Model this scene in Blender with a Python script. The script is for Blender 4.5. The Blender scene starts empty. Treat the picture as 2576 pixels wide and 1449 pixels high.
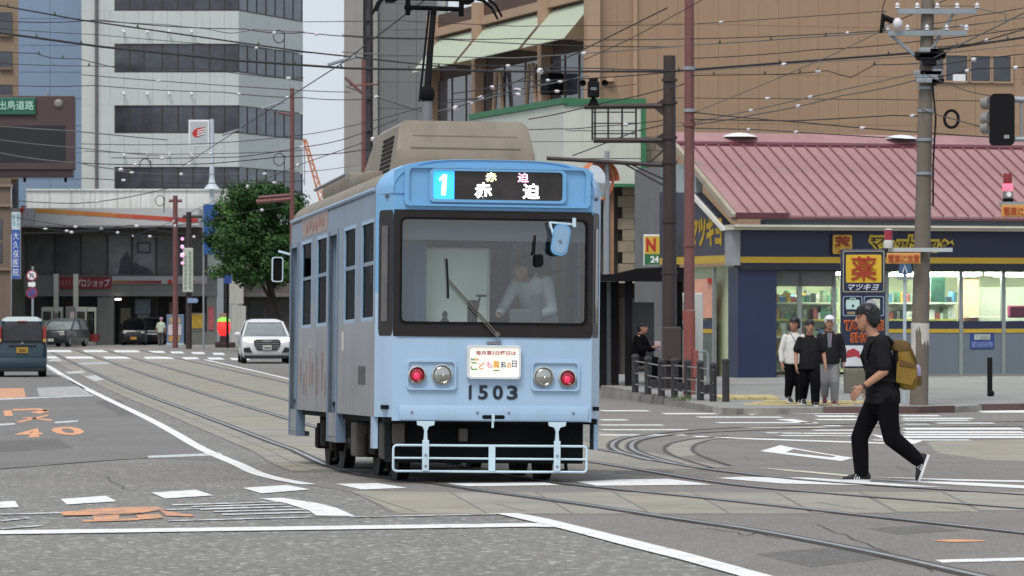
import bpy, bmesh, math, random
from mathutils import Vector, Matrix
from mathutils.geometry import tessellate_polygon
random.seed(7)
R = math.radians
PI = math.pi
SC = bpy.context.scene
COL = SC.collection

# ------------------------------------------------------------------ camera
F = 9800.0            # focal length in units of a 2576 pixel wide picture
HORIZON = 780.0
EYE = 2.0
cam = bpy.data.cameras.new('camera')
cam.sensor_width = 36.0
cam.lens = F / 2576.0 * 36.0
cam.shift_y = (HORIZON - 724.5) / 2576.0
cam.clip_start = 0.5
cam.clip_end = 3000
cam.dof.use_dof = True
cam.dof.focus_distance = 44
cam.dof.aperture_fstop = 9.0
camo = bpy.data.objects.new('camera', cam)
camo.location = (0, 0, EYE)
camo.rotation_euler = (PI / 2, 0, 0)
COL.objects.link(camo)
SC.camera = camo

# ------------------------------------------------------------------ sky and sun (overcast)
SUN_EL, SUN_AZ = 58, 200     # azimuth: 180 is behind the camera
w = bpy.data.worlds.new('World')
SC.world = w
w.use_nodes = True
nt = w.node_tree
bg = nt.nodes['Background']
sky = nt.nodes.new('ShaderNodeTexSky')
sky.sky_type = 'NISHITA'
sky.sun_disc = False
sky.sun_elevation = R(SUN_EL)
sky.sun_rotation = R(SUN_AZ)
sky.air_density = 1.0
sky.dust_density = 4.0
sky.ozone_density = 1.0
mixn = nt.nodes.new('ShaderNodeMix')
mixn.data_type = 'RGBA'
mixn.inputs[0].default_value = 0.8
mixn.inputs[7].default_value = (5.3, 5.75, 6.35, 1)      # even cloud cover
nt.links.new(sky.outputs[0], mixn.inputs[6])
nt.links.new(mixn.outputs[2], bg.inputs[0])
bg.inputs[1].default_value = 0.088
sun = bpy.data.lights.new('sun', 'SUN')
sun.energy = 1.5
sun.angle = R(24)
sun.color = (1, 0.955, 0.89)
suno = bpy.data.objects.new('sun', sun)
az = R(SUN_AZ)
sd = Vector((math.sin(az) * math.cos(R(SUN_EL)), math.cos(az) * math.cos(R(SUN_EL)), math.sin(R(SUN_EL))))
suno.rotation_euler = (-sd).to_track_quat('-Z', 'Y').to_euler()
suno.location = (0, -20, 60)
COL.objects.link(suno)
SC.view_settings.view_transform = 'Standard'
SC.view_settings.look = 'None'
SC.view_settings.exposure = 0.72
SC.view_settings.gamma = 1.0
SC.view_settings.use_curve_mapping = False
SC.cycles.use_denoising = True
SC.cycles.max_bounces = 6
SC.cycles.transparent_max_bounces = 12

# ------------------------------------------------------------------ ground shape and pixel helpers
def sstep(a, b, t):
    t = max(0.0, min(1.0, (t - a) / (b - a)))
    return t * t * (3 - 2 * t)
def zg(Y):                      # the crossing lies a little higher than the streets round it
    return 0.33 * (1 - sstep(30, 60, Y))
def zp(Y):                      # pavement in front of the shops rises gently
    return 0.12 + 0.24 * max(0.0, min(1.0, (Y - 77) / 18.0))
def W(u, v, Y):
    return Vector(((u - 1288) / F * Y, Y, EYE - (v - HORIZON) / F * Y))
def G(u, v, zf=zg):
    lo, hi = 8.0, 900.0
    for _ in range(50):
        m = (lo + hi) / 2
        if EYE - (v - HORIZON) / F * m > zf(m): lo = m
        else: hi = m
    return Vector(((u - 1288) / F * lo, lo, zf(lo)))

# ------------------------------------------------------------------ materials
def lin(h):
    h = h.lstrip('#')
    o = []
    for i in (0, 2, 4):
        c = int(h[i:i + 2], 16) / 255
        o.append(c / 12.92 if c <= 0.04045 else ((c + 0.055) / 1.055) ** 2.4)
    return tuple(o)
MATS = {}
def mat(name, col, rough=0.6, metal=0.0, var=0.12, scale=2.0, bump=0.0, bscale=40.0, spec=0.5, emit=0.0, stretch=(1, 1, 1), streak=0.0, coat=0.0, k=1.0):
    if name in MATS: return MATS[name]
    if isinstance(col, str): col = lin(col)
    col = tuple(c * k for c in col)
    m = bpy.data.materials.new(name)
    m.use_nodes = True
    t = m.node_tree
    b = t.nodes['Principled BSDF']
    b.inputs['Roughness'].default_value = rough
    b.inputs['Metallic'].default_value = metal
    b.inputs['Specular IOR Level'].default_value = spec
    b.inputs['Coat Weight'].default_value = coat
    tc = t.nodes.new('ShaderNodeTexCoord')
    mp = t.nodes.new('ShaderNodeMapping')
    mp.inputs['Scale'].default_value = stretch
    t.links.new(tc.outputs['Object'], mp.inputs[0])
    n = t.nodes.new('ShaderNodeTexNoise')
    n.inputs['Scale'].default_value = scale
    n.inputs['Detail'].default_value = 6
    n.inputs['Roughness'].default_value = 0.65
    t.links.new(mp.outputs[0], n.inputs[0])
    r = t.nodes.new('ShaderNodeValToRGB')
    r.color_ramp.elements[0].position = 0.3
    r.color_ramp.elements[1].position = 0.72
    r.color_ramp.elements[0].color = tuple(c * (1 - var) for c in col) + (1,)
    r.color_ramp.elements[1].color = tuple(min(1, c * (1 + var)) for c in col) + (1,)
    t.links.new(n.outputs[0], r.inputs[0])
    out = r.outputs[0]
    if streak > 0:               # rain streaks and grime running down
        mp2 = t.nodes.new('ShaderNodeMapping')
        mp2.inputs['Scale'].default_value = (3, 3, 0.12)
        t.links.new(tc.outputs['Object'], mp2.inputs[0])
        n2 = t.nodes.new('ShaderNodeTexNoise')
        n2.inputs['Scale'].default_value = 2.2
        n2.inputs['Detail'].default_value = 5
        t.links.new(mp2.outputs[0], n2.inputs[0])
        r2 = t.nodes.new('ShaderNodeValToRGB')
        r2.color_ramp.elements[0].position = 0.5
        r2.color_ramp.elements[1].position = 0.75
        r2.color_ramp.elements[0].color = (0, 0, 0, 1)
        r2.color_ramp.elements[1].color = (streak,) * 3 + (1,)
        t.links.new(n2.outputs[0], r2.inputs[0])
        mx = t.nodes.new('ShaderNodeMix')
        mx.data_type = 'RGBA'
        t.links.new(r2.outputs[0], mx.inputs[0])
        t.links.new(out, mx.inputs[6])
        mx.inputs[7].default_value = tuple(c * 0.45 * q for c, q in zip(col, (1.05, 0.97, 0.86))) + (1,)
        out = mx.outputs[2]
    t.links.new(out, b.inputs['Base Color'])
    if bump > 0:
        n3 = t.nodes.new('ShaderNodeTexNoise')
        n3.inputs['Scale'].default_value = bscale
        n3.inputs['Detail'].default_value = 4
        t.links.new(tc.outputs['Object'], n3.inputs[0])
        bp = t.nodes.new('ShaderNodeBump')
        bp.inputs['Strength'].default_value = bump
        bp.inputs['Distance'].default_value = 0.02
        t.links.new(n3.outputs[0], bp.inputs['Height'])
        t.links.new(bp.outputs[0], b.inputs['Normal'])
    if emit > 0:
        b.inputs['Emission Color'].default_value = tuple(col) + (1,)
        b.inputs['Emission Strength'].default_value = emit
    MATS[name] = m
    return m
def glass(name, tint=(0.75, 0.8, 0.82), refl=0.12, rough=0.02, ior=0.9):
    if name in MATS: return MATS[name]
    m = bpy.data.materials.new(name)
    m.use_nodes = True
    t = m.node_tree
    t.nodes.remove(t.nodes['Principled BSDF'])
    out = t.nodes['Material Output']
    tr = t.nodes.new('ShaderNodeBsdfTransparent')
    tr.inputs[0].default_value = tuple(tint) + (1,)
    gl = t.nodes.new('ShaderNodeBsdfGlossy')
    gl.inputs['Roughness'].default_value = rough
    gl.inputs['Color'].default_value = (1, 1, 1, 1)
    lw = t.nodes.new('ShaderNodeLayerWeight')
    lw.inputs[0].default_value = 0.5
    pw = t.nodes.new('ShaderNodeMath')
    pw.operation = 'POWER'
    pw.inputs[1].default_value = 5
    t.links.new(lw.outputs['Facing'], pw.inputs[0])
    ad = t.nodes.new('ShaderNodeMath')
    ad.operation = 'MULTIPLY_ADD'
    ad.use_clamp = True
    ad.inputs[1].default_value = ior
    ad.inputs[2].default_value = refl
    t.links.new(pw.outputs[0], ad.inputs[0])
    mx = t.nodes.new('ShaderNodeMixShader')
    t.links.new(ad.outputs[0], mx.inputs[0])
    t.links.new(tr.outputs[0], mx.inputs[1])
    t.links.new(gl.outputs[0], mx.inputs[2])
    t.links.new(mx.outputs[0], out.inputs[0])
    MATS[name] = m
    return m

# ------------------------------------------------------------------ mesh builder
class MB:
    def __init__(s):
        s.v = []
        s.f = []
        s.m = []
    def add(s, vs, fs, mi=0):
        o = len(s.v)
        s.v += [tuple(v) for v in vs]
        s.f += [tuple(i + o for i in f) for f in fs]
        s.m += [mi] * len(fs)
        return s
    def hexa(s, p, mi=0):       # 8 points: bottom ring 0-3, top ring 4-7
        return s.add(p, [(3, 2, 1, 0), (4, 5, 6, 7), (0, 1, 5, 4), (1, 2, 6, 5), (2, 3, 7, 6), (3, 0, 4, 7)], mi)
    def box(s, x0, x1, y0, y1, z0, z1, mi=0):
        return s.hexa([(x0, y0, z0), (x1, y0, z0), (x1, y1, z0), (x0, y1, z0), (x0, y0, z1), (x1, y0, z1), (x1, y1, z1), (x0, y1, z1)], mi)
    def bbox(s, x0, x1, y0, y1, z0, z1, b=0.02, mi=0):   # box with bevelled edges
        bm = bmesh.new()
        bmesh.ops.create_cube(bm, size=1)
        for v in bm.verts:
            v.co = Vector(((x0 + x1) / 2 + v.co.x * (x1 - x0), (y0 + y1) / 2 + v.co.y * (y1 - y0), (z0 + z1) / 2 + v.co.z * (z1 - z0)))
        bmesh.ops.bevel(bm, geom=bm.edges[:], offset=b, segments=2, profile=0.5, affect='EDGES')
        bm.verts.index_update()
        s.add([v.co for v in bm.verts], [[v.index for v in f.verts] for f in bm.faces], mi)
        bm.free()
        return s
    def tube(s, pts, r, n=8, mi=0, cap=True):
        pts = [Vector(p) for p in pts]
        k = len(pts)
        rs = r if isinstance(r, (list, tuple)) else [r] * k
        vs, fs = [], []
        prev = None
        for i, p in enumerate(pts):
            d = (pts[min(i + 1, k - 1)] - pts[max(i - 1, 0)]).normalized()
            a = prev if prev is not None else (Vector((0, 0, 1)) if abs(d.z) < 0.9 else Vector((1, 0, 0)))
            a = (a - d * a.dot(d)).normalized()
            prev = a
            b = d.cross(a)
            for j in range(n):
                t = 2 * PI * j / n
                vs.append(p + (a * math.cos(t) + b * math.sin(t)) * rs[i])
        for i in range(k - 1):
            for j in range(n):
                fs.append((i * n + j, i * n + (j + 1) % n, (i + 1) * n + (j + 1) % n, (i + 1) * n + j))
        if cap:
            fs.append(tuple(range(n - 1, -1, -1)))
            fs.append(tuple((k - 1) * n + j for j in range(n)))
        return s.add(vs, fs, mi)
    def cyl(s, x, y, z0, z1, r, n=12, r2=None, mi=0):
        return s.tube([(x, y, z0), (x, y, z1)], [r, r if r2 is None else r2], n, mi)
    def lathe(s, prof, c=(0, 0, 0), axis='z', n=16, mi=0):      # prof: (radius, height)
        vs, fs = [], []
        c = Vector(c)
        for (r, h) in prof:
            for j in range(n):
                t = 2 * PI * j / n
                a, b = r * math.cos(t), r * math.sin(t)
                vs.append(c + (Vector((a, b, h)) if axis == 'z' else Vector((a, -h, b)) if axis == 'y' else Vector((h, a, b))))
        k = len(prof)
        for i in range(k - 1):
            for j in range(n):
                fs.append((i * n + j, i * n + (j + 1) % n, (i + 1) * n + (j + 1) % n, (i + 1) * n + j))
        fs.append(tuple(range(n - 1, -1, -1)))
        fs.append(tuple((k - 1) * n + j for j in range(n)))
        return s.add(vs, fs, mi)
    def ball(s, c, r, n=10, mi=0, sx=1, sy=1, sz=1):
        c = Vector(c)
        vs, fs = [c + Vector((0, 0, -r * sz))], []
        m = max(4, n // 2)
        for i in range(1, m):
            a = -PI / 2 + PI * i / m
            for j in range(n):
                t = 2 * PI * j / n
                vs.append(c + Vector((r * sx * math.cos(a) * math.cos(t), r * sy * math.cos(a) * math.sin(t), r * sz * math.sin(a))))
        vs.append(c + Vector((0, 0, r * sz)))
        for j in range(n):
            fs.append((0, 1 + (j + 1) % n, 1 + j))
            fs.append((len(vs) - 1, 1 + (m - 2) * n + j, 1 + (m - 2) * n + (j + 1) % n))
        for i in range(m - 2):
            for j in range(n):
                fs.append((1 + i * n + j, 1 + i * n + (j + 1) % n, 1 + (i + 1) * n + (j + 1) % n, 1 + (i + 1) * n + j))
        return s.add(vs, fs, mi)
    def prism(s, poly, a0, a1, axis='y', mi=0):     # outline in the plane square to the axis; (x,z) for y, (x,y) for z, (y,z) for x
        n = len(poly)
        def P(p, a): return (p[0], a, p[1]) if axis == 'y' else (p[0], p[1], a) if axis == 'z' else (a, p[0], p[1])
        vs = [P(p, a0) for p in poly] + [P(p, a1) for p in poly]
        fs = [tuple(range(n)), tuple(range(2 * n - 1, n - 1, -1))] + [(i, i + n, (i + 1) % n + n, (i + 1) % n) for i in range(n)]
        return s.add(vs, fs, mi)
    def loft(s, rings, mi=0, cap=True, closed=True):
        n = len(rings[0])
        vs = [p for r in rings for p in r]
        fs = []
        for i in range(len(rings) - 1):
            for j in range(n if closed else n - 1):
                fs.append((i * n + j, i * n + (j + 1) % n, (i + 1) * n + (j + 1) % n, (i + 1) * n + j))
        if cap:
            fs.append(tuple(range(n - 1, -1, -1)))
            fs.append(tuple((len(rings) - 1) * n + j for j in range(n)))
        return s.add(vs, fs, mi)
    def mesh(s, name, mats, smooth=None, fix=True):
        me = bpy.data.meshes.new(name)
        me.from_pydata(s.v, [], s.f)
        if fix:
            bm = bmesh.new()
            bm.from_mesh(me)
            bmesh.ops.recalc_face_normals(bm, faces=bm.faces[:])
            bm.to_mesh(me)
            bm.free()
        for m in (mats if isinstance(mats, (list, tuple)) else [mats]): me.materials.append(m)
        if any(s.m): me.polygons.foreach_set('material_index', s.m)
        if smooth is not None:
            me.polygons.foreach_set('use_smooth', [True] * len(me.polygons))
            me.set_sharp_from_angle(angle=R(smooth))
        me.update()
        return me
    def build(s, name, mats, parent=None, smooth=None, label=None, cat=None, group=None, kind=None, loc=None, fix=True):
        return put(name, s.mesh(name, mats, smooth, fix), parent, label, cat, group, kind, loc)
def tag(o, label=None, cat=None, group=None, kind=None):
    if label: o['label'] = label
    if cat: o['category'] = cat
    if group: o['group'] = group
    if kind: o['kind'] = kind
    return o
def put(name, me, parent=None, label=None, cat=None, group=None, kind=None, loc=None, rot=None, scale=None):
    o = bpy.data.objects.new(name, me)
    COL.objects.link(o)
    if parent: o.parent = parent
    if loc: o.location = loc
    if rot: o.rotation_euler = rot
    if scale: o.scale = scale
    return tag(o, label, cat, group, kind)
def thing(name, label, cat, loc=(0, 0, 0), rz=0.0, group=None, kind=None):
    o = bpy.data.objects.new(name, None)
    o.empty_display_size = 0.2
    COL.objects.link(o)
    o.location = loc
    o.rotation_euler = (0, 0, rz)
    return tag(o, label, cat, group, kind)
def kids(o): return [c for c in COL.objects if c.parent == o]
def copy_tree(o, parent=None):
    ch = kids(o)
    c = o.copy()
    COL.objects.link(c)
    c.parent = parent
    for q in ch: copy_tree(q, c)
    return c
def rrect(x0, x1, z0, z1, r, n=4):          # rounded rectangle outline
    p = []
    for cx, cz, a0 in ((x1 - r, z0 + r, -90), (x1 - r, z1 - r, 0), (x0 + r, z1 - r, 90), (x0 + r, z0 + r, 180)):
        for i in range(n + 1):
            a = R(a0 + 90 * i / n)
            p.append((cx + r * math.cos(a), cz + r * math.sin(a)))
    return p
def ringframe(mb, outer, inner, y0, y1, mi=0):   # frame between two outlines with equal counts, from y0 (front) to y1
    n = len(outer)
    vs = [(p[0], y0, p[1]) for p in outer] + [(p[0], y0, p[1]) for p in inner] + [(p[0], y1, p[1]) for p in outer] + [(p[0], y1, p[1]) for p in inner]
    fs = []
    for i in range(n):
        j = (i + 1) % n
        fs += [(i, j, n + j, n + i), (i, 2 * n + i, 2 * n + j, j), (n + i, n + j, 3 * n + j, 3 * n + i), (2 * n + i, 3 * n + i, 3 * n + j, 2 * n + j)]
    return mb.add(vs, fs, mi)
def glyphs(body, offset=0.0, shear=0.0, extrude=0.0, spacing=1.0, res=3, bold=False):
    c = bpy.data.curves.new('lettering', 'FONT')
    c.body = body
    c.offset = offset
    c.shear = shear
    c.extrude = extrude
    c.space_character = spacing
    c.resolution_u = res
    o = bpy.data.objects.new('lettering', c)
    COL.objects.link(o)
    bpy.context.view_layer.update()
    me = bpy.data.meshes.new_from_object(o.evaluated_get(bpy.context.evaluated_depsgraph_get()))
    bpy.data.objects.remove(o)
    bpy.data.curves.remove(c)
    return me
def text(body, m, parent, x0, x1, z0, z1, y, name='lettering', offset=0.0, shear=0.0, extrude=0.01, vertical=False, face=1, spacing=1.0, label=None):
    """lettering that fills the box x0..x1, z0..z1 in the plane y, readable from -y"""
    if vertical:
        n = len(body)
        h = (z1 - z0) / n
        for i, ch in enumerate(body):
            text(ch, m, parent, x0, x1, z1 - h * (i + 0.93), z1 - h * (i + 0.07), y, name, offset, shear, extrude)
        return
    me = glyphs(body, offset, shear, extrude, spacing)
    xs = [v.co.x for v in me.vertices]
    ys = [v.co.y for v in me.vertices]
    a0, a1, b0, b1 = min(xs), max(xs), min(ys), max(ys)
    for v in me.vertices:
        v.co = Vector((x0 + (v.co.x - a0) / max(1e-6, a1 - a0) * (x1 - x0), y - v.co.z, z0 + (v.co.y - b0) / max(1e-6, b1 - b0) * (z1 - z0)))
    me.materials.clear()
    me.materials.append(m)
    me.update()
    return put(name, me, parent, label)
def strokes(m, parent, x0, x1, z0, z1, y, n, vertical=False, name='faint_print'):
    """print too small to read in the photograph: one cluster of strokes for each character"""
    rs = random.Random(n * 7 + len(parent.name))
    for i in range(n):
        if vertical: a0, a1, b1, b0 = x0, x1, z1 - (z1 - z0) * (i + 0.08) / n, z1 - (z1 - z0) * (i + 0.92) / n
        else: a0, a1, b0, b1 = x0 + (x1 - x0) * (i + 0.08) / n, x0 + (x1 - x0) * (i + 0.9) / n, z0, z1
        w_, h_ = a1 - a0, b1 - b0
        mb = MB()
        for k in range(3):
            zc = b0 + h_ * (0.15 + 0.35 * k)
            mb.box(a0 + w_ * rs.uniform(0, 0.2), a1 - w_ * rs.uniform(0, 0.2), y - 0.004, y, zc - h_ * 0.06, zc + h_ * 0.06)
        xc = a0 + w_ * rs.uniform(0.3, 0.7)
        mb.box(xc - w_ * 0.07, xc + w_ * 0.07, y - 0.0045, y - 0.0003, b0, b1)
        mb.build(name, m, parent)
def drape(name, pts, off, m, parent, zf=zg, step=1.5, label=None, thick=0.0):
    """flat sheet laid on the ground; pts in world XY"""
    bm = bmesh.new()
    vs = [bm.verts.new((p[0], p[1], 0)) for p in pts]
    for tri in tessellate_polygon([[Vector((p[0], p[1], 0)) for p in pts]]):
        if len(set(tri)) == 3:
            try: f = bm.faces.new([vs[i] for i in tri])
            except ValueError: continue
            f.normal_update()
            if f.normal.z < 0: f.normal_flip()
    ya, yb = min(p[1] for p in pts), max(p[1] for p in pts)
    y = math.ceil(max(ya, 26) / step) * step
    while y < min(yb, 98):
        bmesh.ops.bisect_plane(bm, geom=bm.verts[:] + bm.edges[:] + bm.faces[:], plane_co=(0, y, 0), plane_no=(0, 1, 0))
        y += step
    for v in bm.verts: v.co.z = zf(v.co.y) + off
    me = bpy.data.meshes.new(name)
    bm.to_mesh(me)
    bm.free()
    me.materials.append(m)
    return put(name, me, parent, label)
def dpx(name, px, off, m, parent, zf=zg, label=None):
    return drape(name, [G(u, v, zf) for u, v in px], off, m, parent, zf, label=label)
def smooth_path(p, n=6):
    out = []
    for i in range(len(p) - 1):
        a, b, c, d = p[max(i - 1, 0)], p[i], p[i + 1], p[min(i + 2, len(p) - 1)]
        for j in range(n):
            t = j / n
            out.append(tuple(0.5 * (2 * b[k] + (c[k] - a[k]) * t + (2 * a[k] - 5 * b[k] + 4 * c[k] - d[k]) * t * t + (3 * b[k] - a[k] - 3 * c[k] + d[k]) * t ** 3) for k in range(2)))
    out.append(p[-1])
    return out
def ribbon(name, xy, wd, off, m, parent, zf=zg, lift=0.0, side=0.0):
    """strip of width wd along world XY points, side shifts it to its right"""
    fine = []
    for a, b in zip(xy, xy[1:]):
        a, b = Vector(a[:2]), Vector(b[:2])
        k = max(1, math.ceil((b - a).length / 1.2)) if min(a.y, b.y) < 98 else 1
        fine += [a.lerp(b, i / k) for i in range(k)]
    xy = fine + [Vector(xy[-1][:2])]
    n = len(xy)
    vs, fs = [], []
    for i in range(n):
        a, b = Vector(xy[max(i - 1, 0)][:2]), Vector(xy[min(i + 1, n - 1)][:2])
        d = (b - a).normalized()
        q = Vector((d.y, -d.x))
        for k in (-0.5, 0.5):
            p = Vector(xy[i][:2]) + q * (side + k * wd)
            vs.append((p.x, p.y, zf(p.y) + off))
    for i in range(n - 1): fs.append((2 * i, 2 * i + 1, 2 * i + 3, 2 * i + 2))
    me = bpy.data.meshes.new(name)
    me.from_pydata(vs, [], fs)
    me.materials.append(m)
    me.update()
    if me.polygons and sum(p.normal.z for p in me.polygons) < 0: me.flip_normals()
    return put(name, me, parent)
# ================================================================== ground, road, tracks, markings
def asphalt(name, base, speck, amount, cell, patch=0.12, rough=0.85):
    m = bpy.data.materials.new(name)
    m.use_nodes = True
    t = m.node_tree
    b = t.nodes['Principled BSDF']
    b.inputs['Roughness'].default_value = rough
    b.inputs['Specular IOR Level'].default_value = 0.3
    tc = t.nodes.new('ShaderNodeTexCoord')
    vo = t.nodes.new('ShaderNodeTexVoronoi')
    vo.inputs['Scale'].default_value = cell
    vo.inputs['Randomness'].default_value = 1.0
    t.links.new(tc.outputs['Object'], vo.inputs['Vector'])
    sp = t.nodes.new('ShaderNodeSeparateColor')
    t.links.new(vo.outputs['Color'], sp.inputs[0])
    r1 = t.nodes.new('ShaderNodeValToRGB')
    e = r1.color_ramp.elements
    e[0].position = 0.0
    e[0].color = tuple(c * 0.72 for c in base) + (1,)
    e[1].position = 1.0
    e[1].color = tuple(speck) + (1,)
    q = r1.color_ramp.elements.new(0.5)
    q.color = tuple(base) + (1,)
    q = r1.color_ramp.elements.new(1 - amount)
    q.color = tuple(c * 1.12 for c in base) + (1,)
    t.links.new(sp.outputs[0], r1.inputs[0])
    # fine grit over it
    n0 = t.nodes.new('ShaderNodeTexNoise')
    n0.inputs['Scale'].default_value = cell * 2.2
    n0.inputs['Detail'].default_value = 3
    t.links.new(tc.outputs['Object'], n0.inputs[0])
    n1 = t.nodes.new('ShaderNodeTexNoise')
    n1.inputs['Scale'].default_value = 0.35
    n1.inputs['Detail'].default_value = 7
    n1.inputs['Roughness'].default_value = 0.7
    t.links.new(tc.outputs['Object'], n1.inputs[0])
    mr = t.nodes.new('ShaderNodeMapRange')
    mr.inputs[1].default_value = 0.25
    mr.inputs[2].default_value = 0.75
    mr.inputs[3].default_value = 1 - patch
    mr.inputs[4].default_value = 1 + patch
    t.links.new(n1.outputs[0], mr.inputs[0])
    mr2 = t.nodes.new('ShaderNodeMapRange')
    mr2.inputs[1].default_value = 0.3
    mr2.inputs[2].default_value = 0.7
    mr2.inputs[3].default_value = 0.8
    mr2.inputs[4].default_value = 1.2
    t.links.new(n0.outputs[0], mr2.inputs[0])
    mu = t.nodes.new('ShaderNodeMath')
    mu.operation = 'MULTIPLY'
    t.links.new(mr.outputs[0], mu.inputs[0])
    t.links.new(mr2.outputs[0], mu.inputs[1])
    mx = t.nodes.new('ShaderNodeVectorMath')
    mx.operation = 'SCALE'
    t.links.new(r1.outputs[0], mx.inputs[0])
    t.links.new(mu.outputs[0], mx.inputs['Scale'])
    t.links.new(mx.outputs[0], b.inputs['Base Color'])
    bp = t.nodes.new('ShaderNodeBump')
    bp.inputs['Strength'].default_value = 0.2
    bp.inputs['Distance'].default_value = 0.01
    t.links.new(vo.outputs['Distance'], bp.inputs['Height'])
    t.links.new(bp.outputs[0], b.inputs['Normal'])
    MATS[name] = m
    return m
def paint(name, col, wear=0.45, base=(0.16, 0.155, 0.15)):
    """road paint, worn through to the asphalt in patches"""
    m = bpy.data.materials.new(name)
    m.use_nodes = True
    t = m.node_tree
    b = t.nodes['Principled BSDF']
    b.inputs['Roughness'].default_value = 0.7
    tc = t.nodes.new('ShaderNodeTexCoord')
    n = t.nodes.new('ShaderNodeTexNoise')
    n.inputs['Scale'].default_value = 7.0
    n.inputs['Detail'].default_value = 9
    n.inputs['Roughness'].default_value = 0.8
    t.links.new(tc.outputs['Object'], n.inputs[0])
    r = t.nodes.new('ShaderNodeValToRGB')
    e = r.color_ramp.elements
    e[0].position = wear - 0.06
    e[0].color = tuple(base) + (1,)
    e[1].position = wear + 0.06
    e[1].color = tuple(col) + (1,)
    t.links.new(n.outputs[0], r.inputs[0])
    t.links.new(r.outputs[0], b.inputs['Base Color'])
    MATS[name] = m
    return m
A_COARSE = asphalt('coarse_asphalt', (0.185, 0.178, 0.166), (0.48, 0.47, 0.45), 0.11, 26)
A_SMOOTH = asphalt('smooth_asphalt', (0.175, 0.168, 0.158), (0.27, 0.26, 0.25), 0.2, 60, 0.14)
A_CROSS = asphalt('crossing_asphalt', (0.185, 0.172, 0.155), (0.27, 0.255, 0.235), 0.2, 60, 0.18)
A_LEFT = asphalt('lane_asphalt', (0.165, 0.159, 0.153), (0.26, 0.25, 0.24), 0.2, 55, 0.14)
P_WHITE = paint('white_road_paint', (0.72, 0.73, 0.72), 0.40)
P_WORN = paint('worn_white_road_paint', (0.62, 0.64, 0.63), 0.47)
P_ORANGE = paint('orange_road_paint', (0.66, 0.31, 0.15), 0.40)
P_CREAM = paint('yellowed_road_paint', (0.62, 0.58, 0.45), 0.44)
CONC = mat('track_concrete', (0.262, 0.247, 0.21), 0.9, var=0.2, scale=0.9, bump=0.3)
CONC_B = mat('track_concrete_warm', (0.27, 0.25, 0.205), 0.9, var=0.22, scale=1.3, bump=0.3)
STEEL = mat('rail_steel', (0.42, 0.43, 0.43), 0.38, metal=0.8, var=0.2, scale=3)
GROOVE = mat('rail_groove', (0.045, 0.04, 0.037), 0.95, var=0.3)
STAIN = mat('rail_grime', (0.11, 0.1, 0.09), 0.95, var=0.35, scale=4)
JOINT = mat('dark_joint', (0.17, 0.16, 0.135), 0.95, var=0.3)
# ground sheet to the horizon
mb = MB()
ys = [6] + [8 + 1.0 * i for i in range(60)] + [70, 80, 100, 140, 200, 300, 600, 1500]
xs = [-900, -120, -40, -12, 0, 12, 40, 120, 900]
mb.add([(x, y, zg(y)) for y in ys for x in xs], [(j * 9 + i, j * 9 + i + 1, (j + 1) * 9 + i + 1, (j + 1) * 9 + i) for j in range(len(ys) - 1) for i in range(8)])
ground = mb.build('ground', A_COARSE, kind='structure', smooth=60, fix=False)
road = dpx('road', [(-500, 1200), (0, 1179), (380, 1151), (545, 1160), (570, 1150), (205, 973), (112, 915), (60, 893), (150, 872), (-300, 872), (-300, 915)], 0.003, A_LEFT, None)
tag(road, kind='structure')
crossing = dpx('road', [(720, 1305), (1245, 1294), (1400, 1318), (1930, 1449), (2130, 1500), (2950, 1500), (2950, 1012), (1860, 1024), (1500, 990), (1500, 1126), (905, 1205), (760, 1218), (895, 1240), (985, 1292)], 0.003, A_CROSS, None)
tag(crossing, kind='structure')
far_lane = dpx('road', [(515, 905), (520, 880), (1500, 882), (1500, 1020), (760, 960), (720, 950)], 0.003, A_SMOOTH, None)
tag(far_lane, kind='structure')

RAILPX = [
    [(127, 886), (300, 966), (500, 1043), (700, 1119), (760, 1143), (819, 1170), (900, 1193), (1000, 1207), (1099, 1218), (1242, 1240), (1480, 1273), (1717, 1309), (1900, 1336), (2160, 1385), (2451, 1449), (2620, 1487)],
    [(190, 881), (437, 966), (720, 1053), (940, 1118), (1200, 1181), (1345, 1209), (1559, 1233), (1717, 1249), (2151, 1296), (2576, 1343), (2720, 1360)],
    [(263, 881), (567, 966), (900, 1050), (1200, 1113), (1504, 1166), (1801, 1214), (2084, 1243), (2576, 1281), (2720, 1291)],
    [(353, 881), (720, 963), (1100, 1050), (1504, 1131), (1641, 1158), (1814, 1186), (2084, 1214), (2576, 1246), (2720, 1256)]]
RAILS = [smooth_path([tuple(G(u, v)[:2]) for u, v in p], 8) for p in RAILPX]
track = thing('tram_track', None, None, kind='structure')
def xat(rail, Y):
    for a, b in zip(rail, rail[1:]):
        if (a[1] - Y) * (b[1] - Y) <= 0 and a[1] != b[1]:
            t = (Y - a[1]) / (b[1] - a[1])
            return a[0] + t * (b[0] - a[0])
    return rail[0][0] if Y > rail[0][1] else rail[-1][0]
# concrete bed of the left street with single slabs
def bed(x0f, x1f, Ya, Yb, off, m, name, n=1, parent=track):
    k = max(2, int((Yb - Ya) / 1.5))
    L = [(x0f(Ya + (Yb - Ya) * i / k), Ya + (Yb - Ya) * i / k) for i in range(k + 1)]
    Rr = [(x1f(Ya + (Yb - Ya) * i / k), Ya + (Yb - Ya) * i / k) for i in range(k + 1)]
    vs, fs = [], []
    for i in range(k + 1):
        for p in (L[i], Rr[i]): vs.append((p[0], p[1], zg(p[1]) + off))
    for i in range(k): fs.append((2 * i, 2 * i + 1, 2 * i + 3, 2 * i + 2))
    me = bpy.data.meshes.new(name)
    me.from_pydata(vs, [], fs)
    me.materials.append(m)
    me.update()
    if me.polygons[0].normal.z < 0: me.flip_normals()
    return put(name, me, parent)
r1, r2, r3, r4 = [lambda Y, r=r: xat(r, Y) for r in RAILS]
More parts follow.
